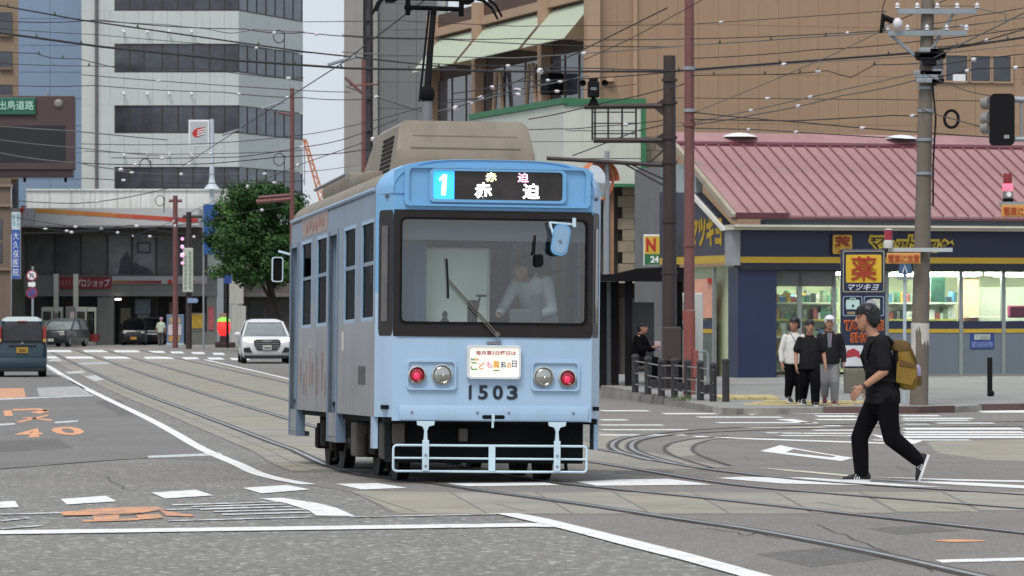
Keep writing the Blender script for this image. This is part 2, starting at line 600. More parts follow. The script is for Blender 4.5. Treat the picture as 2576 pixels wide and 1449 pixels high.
tag(bed(lambda Y: r1(Y) - 0.62, lambda Y: r4(Y) + 0.45, 43.5, 205, 0.0035, JOINT, 'track_bed'), kind='stuff')
strips = [(lambda Y: r1(Y) - 0.60, lambda Y: r1(Y) - 0.36, 1), (lambda Y: r1(Y) - 0.34, lambda Y: r1(Y) - 0.07, 1), (lambda Y: r1(Y) + 0.07, lambda Y: r2(Y) - 0.07, 0), (lambda Y: r2(Y) + 0.07, lambda Y: r3(Y) - 0.07, 0),
          (lambda Y: r3(Y) + 0.07, lambda Y: r4(Y) - 0.07, 0), (lambda Y: r4(Y) + 0.07, lambda Y: r4(Y) + 0.43, 1)]
for si, (a, b, nar) in enumerate(strips):
    y = 44.0 + 0.7 * (si % 3)
    while y < 112:
        ln = (2.0 if nar else 3.6) * random.uniform(0.9, 1.15)
        bed(a, b, y, y + ln - 0.035, 0.0055 + random.uniform(0, 0.0015), CONC if random.random() < 0.6 else CONC_B, 'slab')
        y += ln
    tag(bed(a, b, y, 204, 0.006, CONC, 'far_slab'), kind='stuff')
# band of slabs across the crossing in front of the crosswalk
tb = [880, 1130, 1345, 1540, 1740, 1950, 2160, 2370, 2580, 2800]
for i in range(len(tb) - 1):
    a, b = tb[i] + 3, tb[i + 1] - 3
    sh = 95
    y0a, y0b = (1240 if a < 1900 else 1239), 1239
    lo = 1294 if i < 5 else 1292 - (i - 5) * 3
    if i == 0: q = [(880, 1237), (b, y0b), (b + sh, lo), (1005, 1294)]
    else: q = [(a, y0a), (b, y0b), (b + sh, lo), (a + sh, lo)]
    dpx('slab', q, 0.0055, CONC if i % 3 else CONC_B, track)
# cracks and joints in the slabs
for pts in ([(900, 1243), (980, 1268), (1050, 1290)], [(1250, 1270), (1320, 1287)], [(2056, 1265), (2130, 1277), (2180, 1283)], [(1717, 1280), (1990, 1281)], [(2350, 1275), (2440, 1288)]):
    ribbon('joint', smooth_path([tuple(G(u, v)[:2]) for u, v in pts], 4), 0.02, 0.007, JOINT, track)
def rail(path):
    ribbon('rail_grime', path, 0.19, 0.0085, STAIN, track)
    ribbon('rail_groove', path, 0.05, 0.0105, GROOVE, track, side=0.055)
    ribbon('rail_groove', path, 0.03, 0.0105, GROOVE, track, side=-0.05)
    ribbon('rail', path, 0.06, 0.0125, STEEL, track)
for r in RAILS: rail(r)
CURVES = [
    [(1640, 1160), (1566, 1140), (1540, 1124), (1560, 1106), (1640, 1093), (1798, 1079), (2131, 1068), (2576, 1061), (2750, 1059)],
    [(1700, 1168), (1612, 1142), (1588, 1125), (1608, 1108), (1690, 1095), (1850, 1085), (2131, 1077), (2576, 1073), (2750, 1072)],
    [(1790, 1178), (1705, 1152), (1672, 1133), (1684, 1118), (1740, 1106), (1830, 1097), (2131, 1089), (2576, 1086)],
    [(1835, 1172), (1760, 1146), (1742, 1130), (1764, 1114), (1840, 1104), (2131, 1097), (2576, 1095)]]
for p in CURVES[:2]:
    rail(smooth_path([tuple(G(u, v)[:2]) for u, v in p], 8))
for p in CURVES[2:]:
    ribbon('joint', smooth_path([tuple(G(u, v)[:2]) for u, v in p[:6]], 8), 0.07, 0.009, STAIN, track)
    ribbon('joint', smooth_path([tuple(G(u, v)[:2]) for u, v in p[:6]], 8), 0.02, 0.0105, GROOVE, track)
# concrete between the curved rails
dpx('slab', [(1545, 1122), (1565, 1106), (1645, 1093), (1690, 1095), (1610, 1108), (1590, 1124), (1612, 1141), (1566, 1139)], 0.005, CONC, track)
dpx('slab', [(1676, 1132), (1690, 1117), (1742, 1106), (1838, 1104), (1766, 1114), (1745, 1130), (1760, 1145), (1706, 1151)], 0.005, CONC, track)
dpx('slab', [(1500, 1085), (1570, 1095), (1540, 1110), (1528, 1128), (1560, 1150), (1500, 1138)], 0.0045, CONC_B, track)
dpx('slab', [(2330, 1112), (2576, 1106), (2750, 1112), (2750, 1165), (2480, 1158), (2360, 1140)], 0.0045, CONC_B, track)

# repair patches and cracks in the asphalt
A_PATCH = asphalt('patched_asphalt', (0.125, 0.12, 0.113), (0.2, 0.195, 0.185), 0.15, 40, 0.14)
for q, pr in (([(1900, 1395), (2140, 1372), (2290, 1400), (2040, 1428)], crossing), ([(0, 1110), (150, 1104), (185, 1128), (0, 1138)], road), ([(2180, 1330), (2330, 1322), (2420, 1336), (2260, 1346)], crossing), ([(1560, 1180), (1700, 1186), (1670, 1198), (1540, 1192)], crossing), ([(300, 1005), (240, 1010), (300, 1045), (350, 1042)], road)):
    dpx('repair_patch', q, 0.0042, A_PATCH, pr)
CRACK = mat('crack_tar', (0.05, 0.048, 0.045), 0.9)
rc = random.Random(21)
for u0, v0, u1, v1 in ((2050, 1318, 2350, 1440), (1760, 1330, 1960, 1352), (250, 1195, 330, 1232), (20, 1125, 330, 1090), (2200, 1175, 2560, 1200), (1850, 1150, 2050, 1172), (1010, 1302, 1300, 1306)):
    pts = []
    for k in range(13):
        t = k / 12
        pts.append(tuple(G(u0 + (u1 - u0) * t + rc.gauss(0, 7), v0 + (v1 - v0) * t + rc.gauss(0, 2.5))[:2]))
    ribbon('crack', pts, rc.uniform(0.008, 0.018), 0.005, CRACK, crossing if v0 > 1300 or u0 > 1500 else road)
# ------------------------------------------------------------------ painted markings
def mark(name, px, m=P_WHITE, parent=crossing, off=0.0075): return dpx(name, px, off, m, parent)
def line(name, px, wd, m=P_WHITE, parent=road, off=0.0075):
    return ribbon(name, smooth_path([tuple(G(u, v)[:2]) for u, v in px], 5), wd, off, m, parent)
line('lane_line', [(60, 893), (120, 921), (205, 972), (400, 1068), (565, 1155), (640, 1189), (700, 1206), (775, 1220)], 0.17)
line('lane_line', [(118, 926), (160, 950), (212, 978)], 0.06, P_WORN)
line('lane_line', [(515, 905), (620, 929), (740, 957)], 0.15, P_WHITE, far_lane)
mark('stop_line', [(-60, 1338), (1335, 1318.5), (1395, 1320), (1398, 1329), (1340, 1327.5), (-60, 1347.5)], off=0.009)
mark('edge_line', [(1245, 1294), (1305, 1294), (1379, 1308), (1559, 1352), (1717, 1391), (1930, 1449), (2060, 1486), (1960, 1486), (1850, 1449), (1717, 1412), (1560, 1372), (1425, 1336), (1335, 1314)], off=0.0105)
mark('lane_line', [(880, 1301), (1250, 1294), (1250, 1296), (880, 1303.5)], P_WORN)
mark('lane_curve', [(653, 1256), (710, 1254), (800, 1268), (845, 1279), (893, 1300), (795, 1299), (777, 1286), (717, 1267)])
for q in ([(610, 1229), (723, 1222), (780, 1233), (658, 1243)], [(380, 1241), (493, 1234), (537, 1248), (415, 1256)], [(152, 1257), (267, 1249), (293, 1263), (168, 1271)], [(-67, 1268), (38, 1262), (48, 1278), (-50, 1281)],
          [(845, 1219), (949, 1217), (1025, 1229), (909, 1233)], [(1120, 1218), (1369, 1215), (1409, 1222), (1179, 1225)], [(1449, 1213), (1560, 1208), (1680, 1206), (1791, 1221), (1500, 1223.5)], [(1799, 1204), (1861, 1201), (2030, 1203), (2384, 1228), (2284, 1225), (1967, 1218)]):
    mark('crosswalk_stripe', q)
mark('road_line', [(1899, 1177), (2000, 1184), (2134, 1196), (2134, 1200), (1980, 1186)], P_CREAM)
mark('road_line', [(2190, 1201), (2400, 1207), (2700, 1213), (2700, 1217), (2400, 1211)], P_WHITE)
mark('road_line', [(2200, 1208), (2450, 1216), (2700, 1230), (2700, 1237), (2400, 1221)], P_WHITE)
mark('stop_mark', [(2350, 1411), (2700, 1402), (2700, 1410), (2372, 1418)], P_WHITE)
mark('orange_mark', [(2340, 1362), (2400, 1359), (2470, 1361), (2482, 1364), (2400, 1366)], P_ORANGE)
# hollow diamond
for q in ([(1912, 1136), (1962, 1121), (1997, 1131), (1977, 1139)], [(1962, 1121), (2147, 1153), (2104, 1149), (1997, 1131)], [(2147, 1153), (2117, 1161), (2094, 1152), (2104, 1149)], [(2117, 1161), (1912, 1136), (1977, 1139), (2094, 1152)]):
    mark('diamond_edge', q)
# the far crosswalks, seen almost edge-on
def bar(x0, x1, y, t=2.2, m=P_WHITE, sl=0.0, sk=14, name='crosswalk_stripe'):
    mark(name, [(x0, y), (x1, y + sl), (x1 + sk, y + sl + t), (x0 + sk, y + t)], m)
for a in [(1917, 2147, 1031, 3), (1970, 2147, 1040, 2.4), (2260, 2437, 1029, 3), (2360, 2600, 1031, 4), (2460, 2700, 1035, 4), (2047, 2147, 1046, 4), (2260, 2357, 1045, 3), (2047, 2150, 1055, 3), (2264, 2440, 1052, 3), (2264, 2430, 1057, 2.4),
          (1797, 2050, 1063, 2.4), (2267, 2330, 1067, 2), (2347, 2493, 1064, 2.6), (2267, 2563, 1077, 5), (2040, 2147, 1082, 2.4), (2267, 2570, 1086, 4.5), (1957, 2147, 1090, 2.6), (1920, 2013, 1089, 2), (2267, 2573, 1092.5, 3.5), (1957, 2147, 1096, 2.4), (2264, 2573, 1098, 5),
          (1504, 1625, 1033, 2.6), (1661, 1834, 1040, 3), (1748, 1960, 1049, 2.6), (1504, 1571, 1056, 2.6), (1504, 1661, 1069, 2.4), (1504, 1728, 1081, 2.4), (1504, 1718, 1094, 2.6), (2190, 2433, 1107, 2.2)]:
    bar(*a)
for a in [(1854, 2067, 1075, 2, P_CREAM), (2064, 2110, 1071, 2.2), (1740, 1770, 1098, 3)]: bar(*a)
mark('road_line', [(1838, 1031), (1868, 1031), (1911, 1042), (1890, 1045)])
mark('road_line', [(1950, 1056), (1995, 1055), (2055, 1066), (2030, 1067)])
mark('road_line', [(1728, 1096), (1770, 1099), (2240, 1115), (2240, 1118), (1850, 1105)])
mark('road_line', [(2190, 1093), (2320, 1110), (2300, 1118), (2240, 1112)])
# far crosswalk on the left street
for x0, x1, y in [(115, 175, 883), (208, 265, 883), (285, 345, 883.5), (373, 410, 885), (427, 457, 886.5), (480, 510, 888), (533, 560, 890)]:
    mark('crosswalk_stripe', [(x0, y - 2), (x1, y - 2), (x1 + 8, y + 3), (x0 + 6, y + 3)], parent=road)
for x0, x1, y in [(112, 140, 899), (163, 230, 899.5), (258, 328, 899.5), (360, 430, 900), (457, 493, 901), (520, 556, 902), (577, 620, 903)]:
    mark('crosswalk_stripe', [(x0, y - 2), (x1, y - 2), (x1 + 10, y + 3), (x0 + 8, y + 3)], parent=road)
for q in ([(163, 936), (205, 933), (216, 938), (172, 941)], [(212, 947), (240, 944), (262, 955), (240, 959)], [(195, 913), (275, 911), (290, 916), (200, 918)], [(120, 906), (150, 904), (156, 908), (124, 909)]):
    mark('road_line', q, P_WORN, road)
mark('road_line', [(370, 1148), (555, 1140), (560, 1146), (374, 1154)], P_WORN, road)
mark('road_line', [(0, 1003), (235, 994), (235, 997), (0, 1007)], P_WORN, road)
mark('road_line', [(92, 976), (205, 972), (228, 994), (100, 1000)], paint('very_worn_paint', (0.5, 0.52, 0.52), 0.5), road)
mark('road_line', [(0, 1067), (38, 1065), (38, 1069), (0, 1072)], P_WORN, road)
mark('road_line', [(137, 1062), (196, 1058), (196, 1062), (140, 1066)], P_WORN, road)
line('tar_seam', [(-100, 1186), (0, 1181), (230, 1162), (375, 1153)], 0.05, GROOVE, road, 0.006)
# orange lettering: 40, the turning mark and worn remains
def groundtext(body, quad, m, parent=road):
    me = glyphs(body, 0.03, 0, 0, 1.05)
    xs = [v.co.x for v in me.vertices]
    ys2 = [v.co.y for v in me.vertices]
    a0, a1, b0, b1 = min(xs), max(xs), min(ys2), max(ys2)
    g = [G(u, v) for u, v in quad]     # bottom left, bottom right, top right, top left
    for v in me.vertices:
        s, t = (v.co.x - a0) / (a1 - a0), (v.co.y - b0) / (b1 - b0)
        p = g[0] * (1 - s) * (1 - t) + g[1] * s * (1 - t) + g[2] * s * t + g[3] * (1 - s) * t
        v.co = Vector((p.x, p.y, zg(p.y) + 0.0075))
    me.materials.clear()
    me.materials.append(m)
    put('road_lettering', me, parent)
groundtext('4', [(18, 1102), (112, 1101), (100, 1078), (75, 1079)], P_ORANGE)
groundtext('0', [(150, 1097), (222, 1093), (195, 1073), (117, 1077)], P_ORANGE)
for q in ([(8, 1034), (28, 1033), (33, 1047), (12, 1048)], [(30, 1030), (98, 1028), (122, 1033), (116, 1036), (92, 1032), (32, 1034)], [(74, 1038), (116, 1031), (124, 1036), (100, 1042)], [(40, 1062), (118, 1044), (124, 1046), (50, 1064)], [(52, 1051), (74, 1050), (134, 1057), (128, 1060)]):
    mark('road_symbol', q, P_ORANGE, road)
P_ORW = paint('worn_orange_paint', (0.62, 0.3, 0.15), 0.45)
mark('road_symbol', [(-20, 978), (60, 977), (66, 1001), (-20, 1003)], P_ORW, road)
for q in ([(150, 1290), (270, 1279), (390, 1276), (420, 1283), (330, 1296), (160, 1300)], [(232, 1299), (300, 1297), (300, 1310), (238, 1313)], [(340, 1297), (400, 1295), (412, 1305), (352, 1309)], [(210, 1310), (350, 1305), (350, 1311), (205, 1315)], [(400, 1285), (480, 1296), (490, 1301), (420, 1300)]):
    mark('road_symbol', q, P_ORW)
for x0, x1, y in [(430, 700, 1263), (480, 715, 1269), (500, 730, 1276), (535, 760, 1283), (555, 775, 1291), (0, 620, 1275), (0, 70, 1291), (0, 100, 1311), (420, 780, 1303)]:
    mark('worn_line', [(x0, y + (700 - x0) * 0.028), (x1, y - (x1 - 700) * 0.02), (x1 + 8, y + 2.4 - (x1 - 700) * 0.02), (x0 + 6, y + 2.8 + (700 - x0) * 0.028)], P_WORN)
line('tar_seam', [(125, 1300), (240, 1298), (360, 1293)], 0.05, GROOVE, crossing, 0.0095)

# ------------------------------------------------------------------ pavement at the corner, kerb stones, tactile tiles
PAVE = mat('pavement_grey', (0.235, 0.235, 0.225), 0.9, var=0.14, scale=0.7, bump=0.25)
KERB = mat('kerb_stone', (0.25, 0.235, 0.21), 0.9, var=0.25, scale=2.5, bump=0.4)
KERB_D = mat('kerb_red_brown', (0.10, 0.06, 0.055), 0.9, var=0.3, scale=2)
edge_px = [(1300, 972), (1400, 977), (1510, 987), (1590, 995), (1680, 1005), (1760, 1018), (1806, 1026), (1835, 1029), (1870, 1027), (1960, 1027), (2070, 1025), (2180, 1025), (2310, 1025), (2400, 1023), (2470, 1019), (2600, 1017), (2800, 1015)]
edge = [G(u, v, lambda Y: 0.12) for u, v in edge_px]
back = [Vector((24, 112, 0)), Vector((-6, 112, 0))]
pavement = drape('pavement', [p[:2] for p in edge] + [b[:2] for b in back], 0.0, PAVE, None, zp, 2.0)
tag(pavement, kind='structure')
mb = MB()
for a, b in list(zip(edge, edge[1:])) + [(Vector((-6, 112, 0)), edge[0])]:
    mb.add([(a.x, a.y, -0.02), (b.x, b.y, -0.02), (b.x, b.y, zp(b.y)), (a.x, a.y, zp(a.y))], [(0, 1, 2, 3)])
mb.build('pavement_edge', KERB, pavement)
def stones(pts, m, ln=0.9, h=0.015):
    d = 0.0
    for a, b in zip(pts, pts[1:]):
        L = (b - a).to_2d().length
        n = max(1, round(L / ln))
        t = (b - a).to_2d().normalized()
        q = Vector((-t.y, t.x))
        for i in range(n):
            p0 = a.to_2d() + t * (L * i / n + 0.008)
            p1 = a.to_2d() + t * (L * (i + 1) / n - 0.008)
            o = [p0 - q * 0.03, p1 - q * 0.03, p1 + q * 0.14, p0 + q * 0.14]
            MB().hexa([(p.x, p.y, -0.03) for p in o] + [(p.x, p.y, 0.12 + h + random.uniform(-0.006, 0.006)) for p in o]).build('kerb_stone', m, pavement)
stones(edge[0:8], KERB)
stones(edge[10:14], KERB_D)
stones(edge[14:], KERB_D)
TACT = mat('tactile_yellow', (0.46, 0.38, 0.17), 0.85, var=0.25, scale=3)
c0 = G(1862, 1012, zp)
for i in range(7):
    for j in range(3):
        x, y = c0.x + i * 0.31 + j * 0.25, c0.y - 1.6 + j * 0.9 - i * 0.04
        tl = MB().box(x, x + 0.29, y, y + 0.86, zp(y) + 0.002, zp(y) + 0.014)
        tl.build('tactile_tile', TACT, pavement)
for i in range(4):
    x, y = c0.x + 0.6 - i * 0.31, c0.y + 1.4
    MB().box(x, x + 0.29, y, y + 2.5, zp(y) + 0.002, zp(y + 2.5) + 0.014).build('tactile_tile', TACT, pavement)
# fine joints of the paving in front of the shop
for k in range(5):
    y = 80 + k * 3.2
    ribbon('joint', [(3, y), (9, y + 0.3), (16, y + 0.6)], 0.05, 0.004, JOINT, pavement, zp)
# grass tuft at the foot of the fence
GRASS = mat('grass_blade', (0.09, 0.14, 0.045), 0.8, var=0.4)
g0 = G(1713, 1008, zp)
mb = MB()
for i in range(60):
    x, y = g0.x + random.gauss(0, 0.12), g0.y + random.gauss(0, 0.06)
    h = random.uniform(0.05, 0.16)
    dx = random.gauss(0, 0.05)
    mb.add([(x - 0.008, y, zp(y)), (x + 0.008, y, zp(y)), (x + dx, y, zp(y) + h)], [(0, 1, 2)])
mb.build('grass', GRASS, None, label='small tuft of green grass at the kerb below the bollard fence', cat='grass', kind='stuff', fix=False)
# forecourt of the filling station
fore = drape('forecourt', [G(-400, 872)[:2], G(1200, 872)[:2], (40, 260), (-80, 260)], 0.004, mat('forecourt_concrete', (0.24, 0.235, 0.22), 0.9, var=0.12, scale=0.3), None)
tag(fore, kind='structure')
# ================================================================== the tram
def LX(u): return (u - 1236) / 248.0
def HH(v): return 1.741 - (v - 780) / 251.0
T_PALE = mat('tram_pale_blue', '#a6c3de', 0.32, var=0.05, scale=1.2, coat=0.3, k=0.9, streak=0.12)
T_BLUE = mat('tram_blue', '#70abda', 0.32, var=0.05, scale=1.2, coat=0.3, k=0.9, streak=0.12)
T_TRIM = mat('tram_window_trim', '#86a6c2', 0.35, var=0.08)
T_SIDE = mat('tram_side_dirty', (0.25, 0.257, 0.265), 0.34, metal=0.3, var=0.2, scale=1.5, streak=0.75)  # grime streaks are dirt; the darker grey is side shade put into the colour
T_LETT = mat('tram_letterboard', (0.15, 0.215, 0.3), 0.4, metal=0.1, var=0.1, scale=1.5, streak=0.4)  # blue paint darkened, with the shade of the tram side in the colour
T_DARK = mat('tram_dark_frame', (0.02, 0.017, 0.016), 0.4, var=0.2, scale=3, spec=0.25)
T_BLACK = mat('tram_black', (0.008, 0.008, 0.009), 0.8, var=0.3, spec=0.1)
T_ROOF = mat('tram_roof_beige', (0.225, 0.195, 0.155), 0.75, var=0.12, scale=2, streak=0.35)
T_UNDER = mat('tram_underframe', (0.016, 0.014, 0.012), 0.95, spec=0.2, var=0.4, scale=5, bump=0.3)
T_WHEEL = mat('tram_wheel', (0.02, 0.018, 0.017), 0.8, metal=0.2, var=0.3)
T_GREY = mat('tram_grey_metal', (0.2, 0.21, 0.22), 0.5, metal=0.3)
T_GUARD = mat('tram_guard', '#bcd3e0', 0.4, var=0.06)
CHROME = mat('chrome', (0.6, 0.6, 0.58), 0.15, metal=1.0, var=0.05)
LAMP_RED = mat('lit_red_lamp', (0.9, 0.02, 0.07), 0.2, emit=0.9, var=0.05)
LENS_RED = mat('red_lens', (0.35, 0.01, 0.03), 0.1, var=0.1, coat=0.5)
LENS = mat('headlamp_reflector', (0.5, 0.5, 0.47), 0.12, metal=0.9, var=0.15, scale=14)
G_SCREEN = glass('windscreen_glass', (0.9, 0.93, 0.92), 0.07, 0.01, 0.6)
G_SIDE = glass('side_window_glass', (0.5, 0.51, 0.52), 0.012, 0.01, 0.05)
BOARD = mat('cream_headboard', (0.78, 0.74, 0.63), 0.5, emit=0.32, var=0.03)
LED_W = mat('led_white', (1, 1, 1), 0.5, emit=2.2, var=0.0)
LED_Y = mat('led_yellow', (0.95, 0.95, 0.5), 0.5, emit=1.6, var=0.2, scale=40)
LED_P = mat('led_pink', (1.0, 0.45, 0.75), 0.5, emit=1.5, var=0.3, scale=40)
LED_B = mat('led_blue', (0.03, 0.33, 0.85), 0.5, emit=1.0, var=0.05)
INK = mat('black_lettering', (0.015, 0.017, 0.03), 0.5, var=0.1)

tram = thing('tram', 'pale blue single-car tram numbered 1503 turning across the crossing', 'tram')
th = math.atan(1515 / F)
ay = Vector((-math.sin(th), math.cos(th), -0.016)).normalized()
ax = Vector((math.cos(th), math.sin(th), -0.012))
ax = (ax - ay * ax.dot(ay)).normalized()
azz = ax.cross(ay)
YC = 39.05
XC = (1236 - 1288) / F * YC
TM = Matrix(((ax.x, ay.x, azz.x, XC), (ax.y, ay.y, azz.y, YC), (ax.z, ay.z, azz.z, zg(YC)), (0, 0, 0, 1)))
tram.matrix_world = TM
LEN = 9.35
SPLIT = 1.91
def wallbox(name, m, x, y0, y1, z0, z1, t=0.045, parent=tram, smooth=None):
    s = 1 if x > 0 else -1
    return MB().box(min(x, x - s * t), max(x, x - s * t), y0, y1, z0, z1).build(name, m, parent)
body = MB()
# front apron panel with its two chamfers, pale blue
front = MB()
front.prism([(-1.01, 0.0), (1.01, 0.0), (1.01, 0.05), (-1.01, 0.05)], HH(1060), 1.47, 'z')
front.build('front_panel', T_PALE, tram)
for s in (-1, 1):
    for z0, z1, m, nm in ((0.66, SPLIT, T_PALE, 'corner_panel'), (SPLIT, 2.935, T_BLUE, 'corner_panel')):
        MB().prism([(s * 1.01, 0.0), (s * 1.15, 0.35), (s * 1.10, 0.37), (s * 0.97, 0.05)], z0, z1, 'z').build(nm, m, tram)
    # dark glass that wraps round the corner
    p = []
    for (t, z) in rrect(0.02, 0.80, 1.475, 2.735, 0.09):
        p.append((s * (1.01 + 0.14 * t), 0.35 * t, z))
    nrm = Vector((s * 0.35, -0.14, 0)).normalized() * 0.004
    n = len(p)
    c = MB()
    c.add([Vector(q) + nrm for q in p] + [Vector(q) - nrm for q in p], [tuple(range(n)), tuple(range(2 * n - 1, n - 1, -1))] + [(i, (i + 1) % n, (i + 1) % n + n, i + n) for i in range(n)])
    c.build('corner_window', T_DARK, tram)
    q = MB()
    nr = Vector((s * 0.35, -0.14, 0)).normalized() * 0.009
    for a, b, z0, z1 in ((0.28, 0.62, 1.62, 2.58),):
        q.add([Vector((s * (1.01 + 0.14 * t), 0.35 * t, z)) + nr for t, z in ((a, z0), (b, z0), (b, z1), (a, z1))], [(0, 1, 2, 3)])
    q.build('corner_pane', mat('smoked_glass', (0.06, 0.05, 0.045), 0.05, var=0.5, scale=4, spec=0.8), tram, fix=False)
# windscreen frame and glass
fr = MB()
ringframe(fr, rrect(-1.012, 1.012, 1.47, 2.737, 0.05), rrect(-0.93, 0.944, 1.614, 2.649, 0.05), -0.012, 0.06)
fr.build('windscreen_frame', T_DARK, tram)
seal = MB()
ringframe(seal, rrect(-0.945, 0.958, 1.60, 2.664, 0.06), rrect(-0.925, 0.939, 1.62, 2.644, 0.05), -0.022, 0.03)
seal.build('windscreen_seal', T_BLACK, tram)
MB().prism(rrect(-0.93, 0.944, 1.614, 2.649, 0.05), 0.012, 0.02).build('windscreen', G_SCREEN, tram)
# brow over the windscreen, arched at the top
def arch(x): return 2.93 + 0.315 * max(0.0, 1 - (abs(x) / 1.152) ** 4) ** 0.5
brow = MB()
xs = [-1.01 + 2.02 * i / 16 for i in range(17)]
poly = [(-1.01, 2.739), (1.01, 2.739)] + [(x, arch(x)) for x in reversed(xs)]
brow.prism(poly, 0.0, 0.05)
brow.build('brow_panel', T_BLUE, tram)
cap = MB()
xs2 = [1.15 * math.sin(-PI / 2 + PI * i / 24) for i in range(25)]
def capring(sc, y, dz): return [(x * sc, y, (arch(x) - dz)) for x in xs2] + [(x * sc, y, 2.90) for x in reversed(xs2)]
cap.loft([capring(0.88, 0.004, 0.01), capring(0.885, -0.012, 0.0), capring(0.92, 0.1, -0.012), capring(1.0, 0.35, -0.015), capring(1.0, 0.42, 0.0)])
cap.build('front_roof_cap', T_BLUE, tram, smooth=35)
hs = MB()
ringframe(hs, rrect(LX(1010), LX(1478), HH(520), HH(419), 0.05), rrect(LX(1022), LX(1466), HH(515), HH(425), 0.045), -0.045, 0.02)
hs.build('sign_surround', T_BLUE, tram)
MB().prism(rrect(LX(1021), LX(1467), HH(515.5), HH(424.5), 0.045), -0.012, -0.004).build('sign_panel', T_BLUE, tram)
db = MB()
ringframe(db, rrect(LX(1072), LX(1416), HH(510), HH(426), 0.05), rrect(LX(1081), LX(1407), HH(503), HH(431), 0.035), -0.05, -0.0125)
db.build('display_bezel', T_BLUE, tram)
disp = MB().prism(rrect(LX(1080), LX(1408), HH(504), HH(430), 0.035), -0.022, -0.0125).build('destination_display', mat('led_display_black', (0.025, 0.02, 0.018), 0.15, var=0.5, scale=3), tram)
MB().box(LX(1081.5), LX(1135), -0.026, -0.0225, HH(502.5), HH(431.5)).build('route_square', LED_B, disp)
MB().prism([(LX(1103), HH(492)), (LX(1113), HH(492)), (LX(1116), HH(441)), (LX(1107), HH(441)), (LX(1098), HH(450)), (LX(1097), HH(456)), (LX(1105), HH(453))], -0.029, -0.0275).build('route_number', LED_W, disp)
text('赤', LED_Y, disp, LX(1213), LX(1241), HH(457), HH(433), -0.025, extrude=0.001, offset=0.015)
text('迫', LED_P, disp, LX(1294), LX(1322), HH(457), HH(433), -0.025, extrude=0.001, offset=0.015)
text('赤', LED_W, disp, LX(1186), LX(1230), HH(499), HH(459), -0.025, extrude=0.001, offset=0.02)
text('迫', LED_W, disp, LX(1307), LX(1350), HH(499), HH(460), -0.025, extrude=0.001, offset=0.02)
# lamps
for bx0, bx1, rx, hx, rv, hv in ((1020, 1145, 1046, 1109, 944, 943), (1333, 1455, 1424, 1364, 949, 946)):
    lb = MB()
    ringframe(lb, rrect(LX(bx0), LX(bx1), HH(982), HH(908), 0.04), rrect(LX(bx0 + 5), LX(bx1 - 5), HH(978), HH(912), 0.035), -0.03, 0.01)
    lo = lb.build('lamp_housing', T_PALE, tram)
    MB().prism(rrect(LX(bx0 + 4), LX(bx1 - 4), HH(978.5), HH(911.5), 0.035), -0.006, -0.001).build('housing_back', T_PALE, lo)
    MB().lathe([(0.105, 0.0), (0.105, 0.03), (0.092, 0.034), (0.088, 0.022), (0.088, 0.0)], (LX(hx), -0.006, HH(hv)), 'y', 24).build('lamp_ring', CHROME, lo, smooth=40)
    h = MB().lathe([(0.089, 0.004), (0.088, 0.020), (0.07, 0.030), (0.04, 0.036), (0.0, 0.038)], (LX(hx), -0.006, HH(hv)), 'y', 24).build('headlight', LENS, lo, smooth=60)
    MB().ball((LX(hx) + 0.01, -0.044, HH(hv) - 0.01), 0.016, 8).build('bulb', CHROME, h, smooth=60)
    MB().lathe([(0.092, 0.0), (0.092, 0.04), (0.076, 0.046), (0.073, 0.03), (0.073, 0.0)], (LX(rx), -0.006, HH(rv)), 'y', 24).build('lamp_ring', CHROME, lo, smooth=40)
    MB().lathe([(0.074, 0.004), (0.072, 0.022), (0.05, 0.034), (0.0, 0.038)], (LX(rx), -0.006, HH(rv)), 'y', 24).build('tail_lamp', LENS_RED, lo, smooth=60)
    MB().ball((LX(rx) - 0.004, -0.035, HH(rv) - 0.012), 0.036, 10, sy=0.4).build('lamp_glow', LAMP_RED, lo, smooth=60)
# headboard
hb = MB().prism(rrect(LX(1170), LX(1306), HH(954), HH(868), 0.04), -0.05, -0.001).build('headboard', mat('headboard_case', (0.6, 0.63, 0.65), 0.4), tram, label='backlit white headboard above the number')
hf = MB()
ringframe(hf, rrect(LX(1171), LX(1305), HH(953), HH(869), 0.04), rrect(LX(1177), LX(1300), HH(948), HH(874), 0.03), -0.062, -0.05)
hf.build('board_rim', mat('board_rim_white', (0.62, 0.66, 0.7), 0.4), hb)
MB().prism(rrect(LX(1176), LX(1301), HH(949), HH(873), 0.03), -0.054, -0.0505).build('lit_panel', BOARD, hb)
MB().box(LX(1221), LX(1256), -0.03, -0.002, HH(866), HH(859)).build('board_catch', T_GREY, hb)
Cpink, Cgreen, Corange, Cyel, Cblue = [mat(n, c, 0.6, var=0.05) for n, c in (('ink_rose', '#a8485a'), ('ink_green', '#4f9a4a'), ('ink_orange', '#d98a55'), ('ink_yellow', '#f0a820'), ('ink_slate', '#5b6b85'))]
text('毎月第3日曜日は', Cpink, hb, LX(1192), LX(1293), HH(893), HH(882), -0.0565, extrude=0.001, offset=0.02)
for ch, c, a, b, z0, z1 in (('こ', Cgreen, 1179, 1196, 931, 911), ('ど', Corange, 1200, 1214, 929, 912), ('も', mat('ink_pink', '#e29ab8', 0.6, var=0.05), 1218, 1234, 926, 909), ('無', Cyel, 1236, 1252, 926, 906), ('料', Cblue, 1255, 1268, 926, 909), ('の', Corange, 1270, 1281, 925, 912), ('日', Cblue, 1283, 1295, 923, 906)):
    text(ch, c, hb, LX(a), LX(b), HH(z0), HH(z1), -0.0565, extrude=0.001, offset=0.02)
for i, c in enumerate((Cblue, Cgreen, Cyel, Corange)): MB().box(LX(1180 + i * 5), LX(1184 + i * 5), -0.057, -0.0565, HH(907), HH(902)).build('small_mark', c, hb)
MB().box(LX(1236), LX(1252), -0.057, -0.0565, HH(933), HH(930)).build('small_mark', Cgreen, hb)
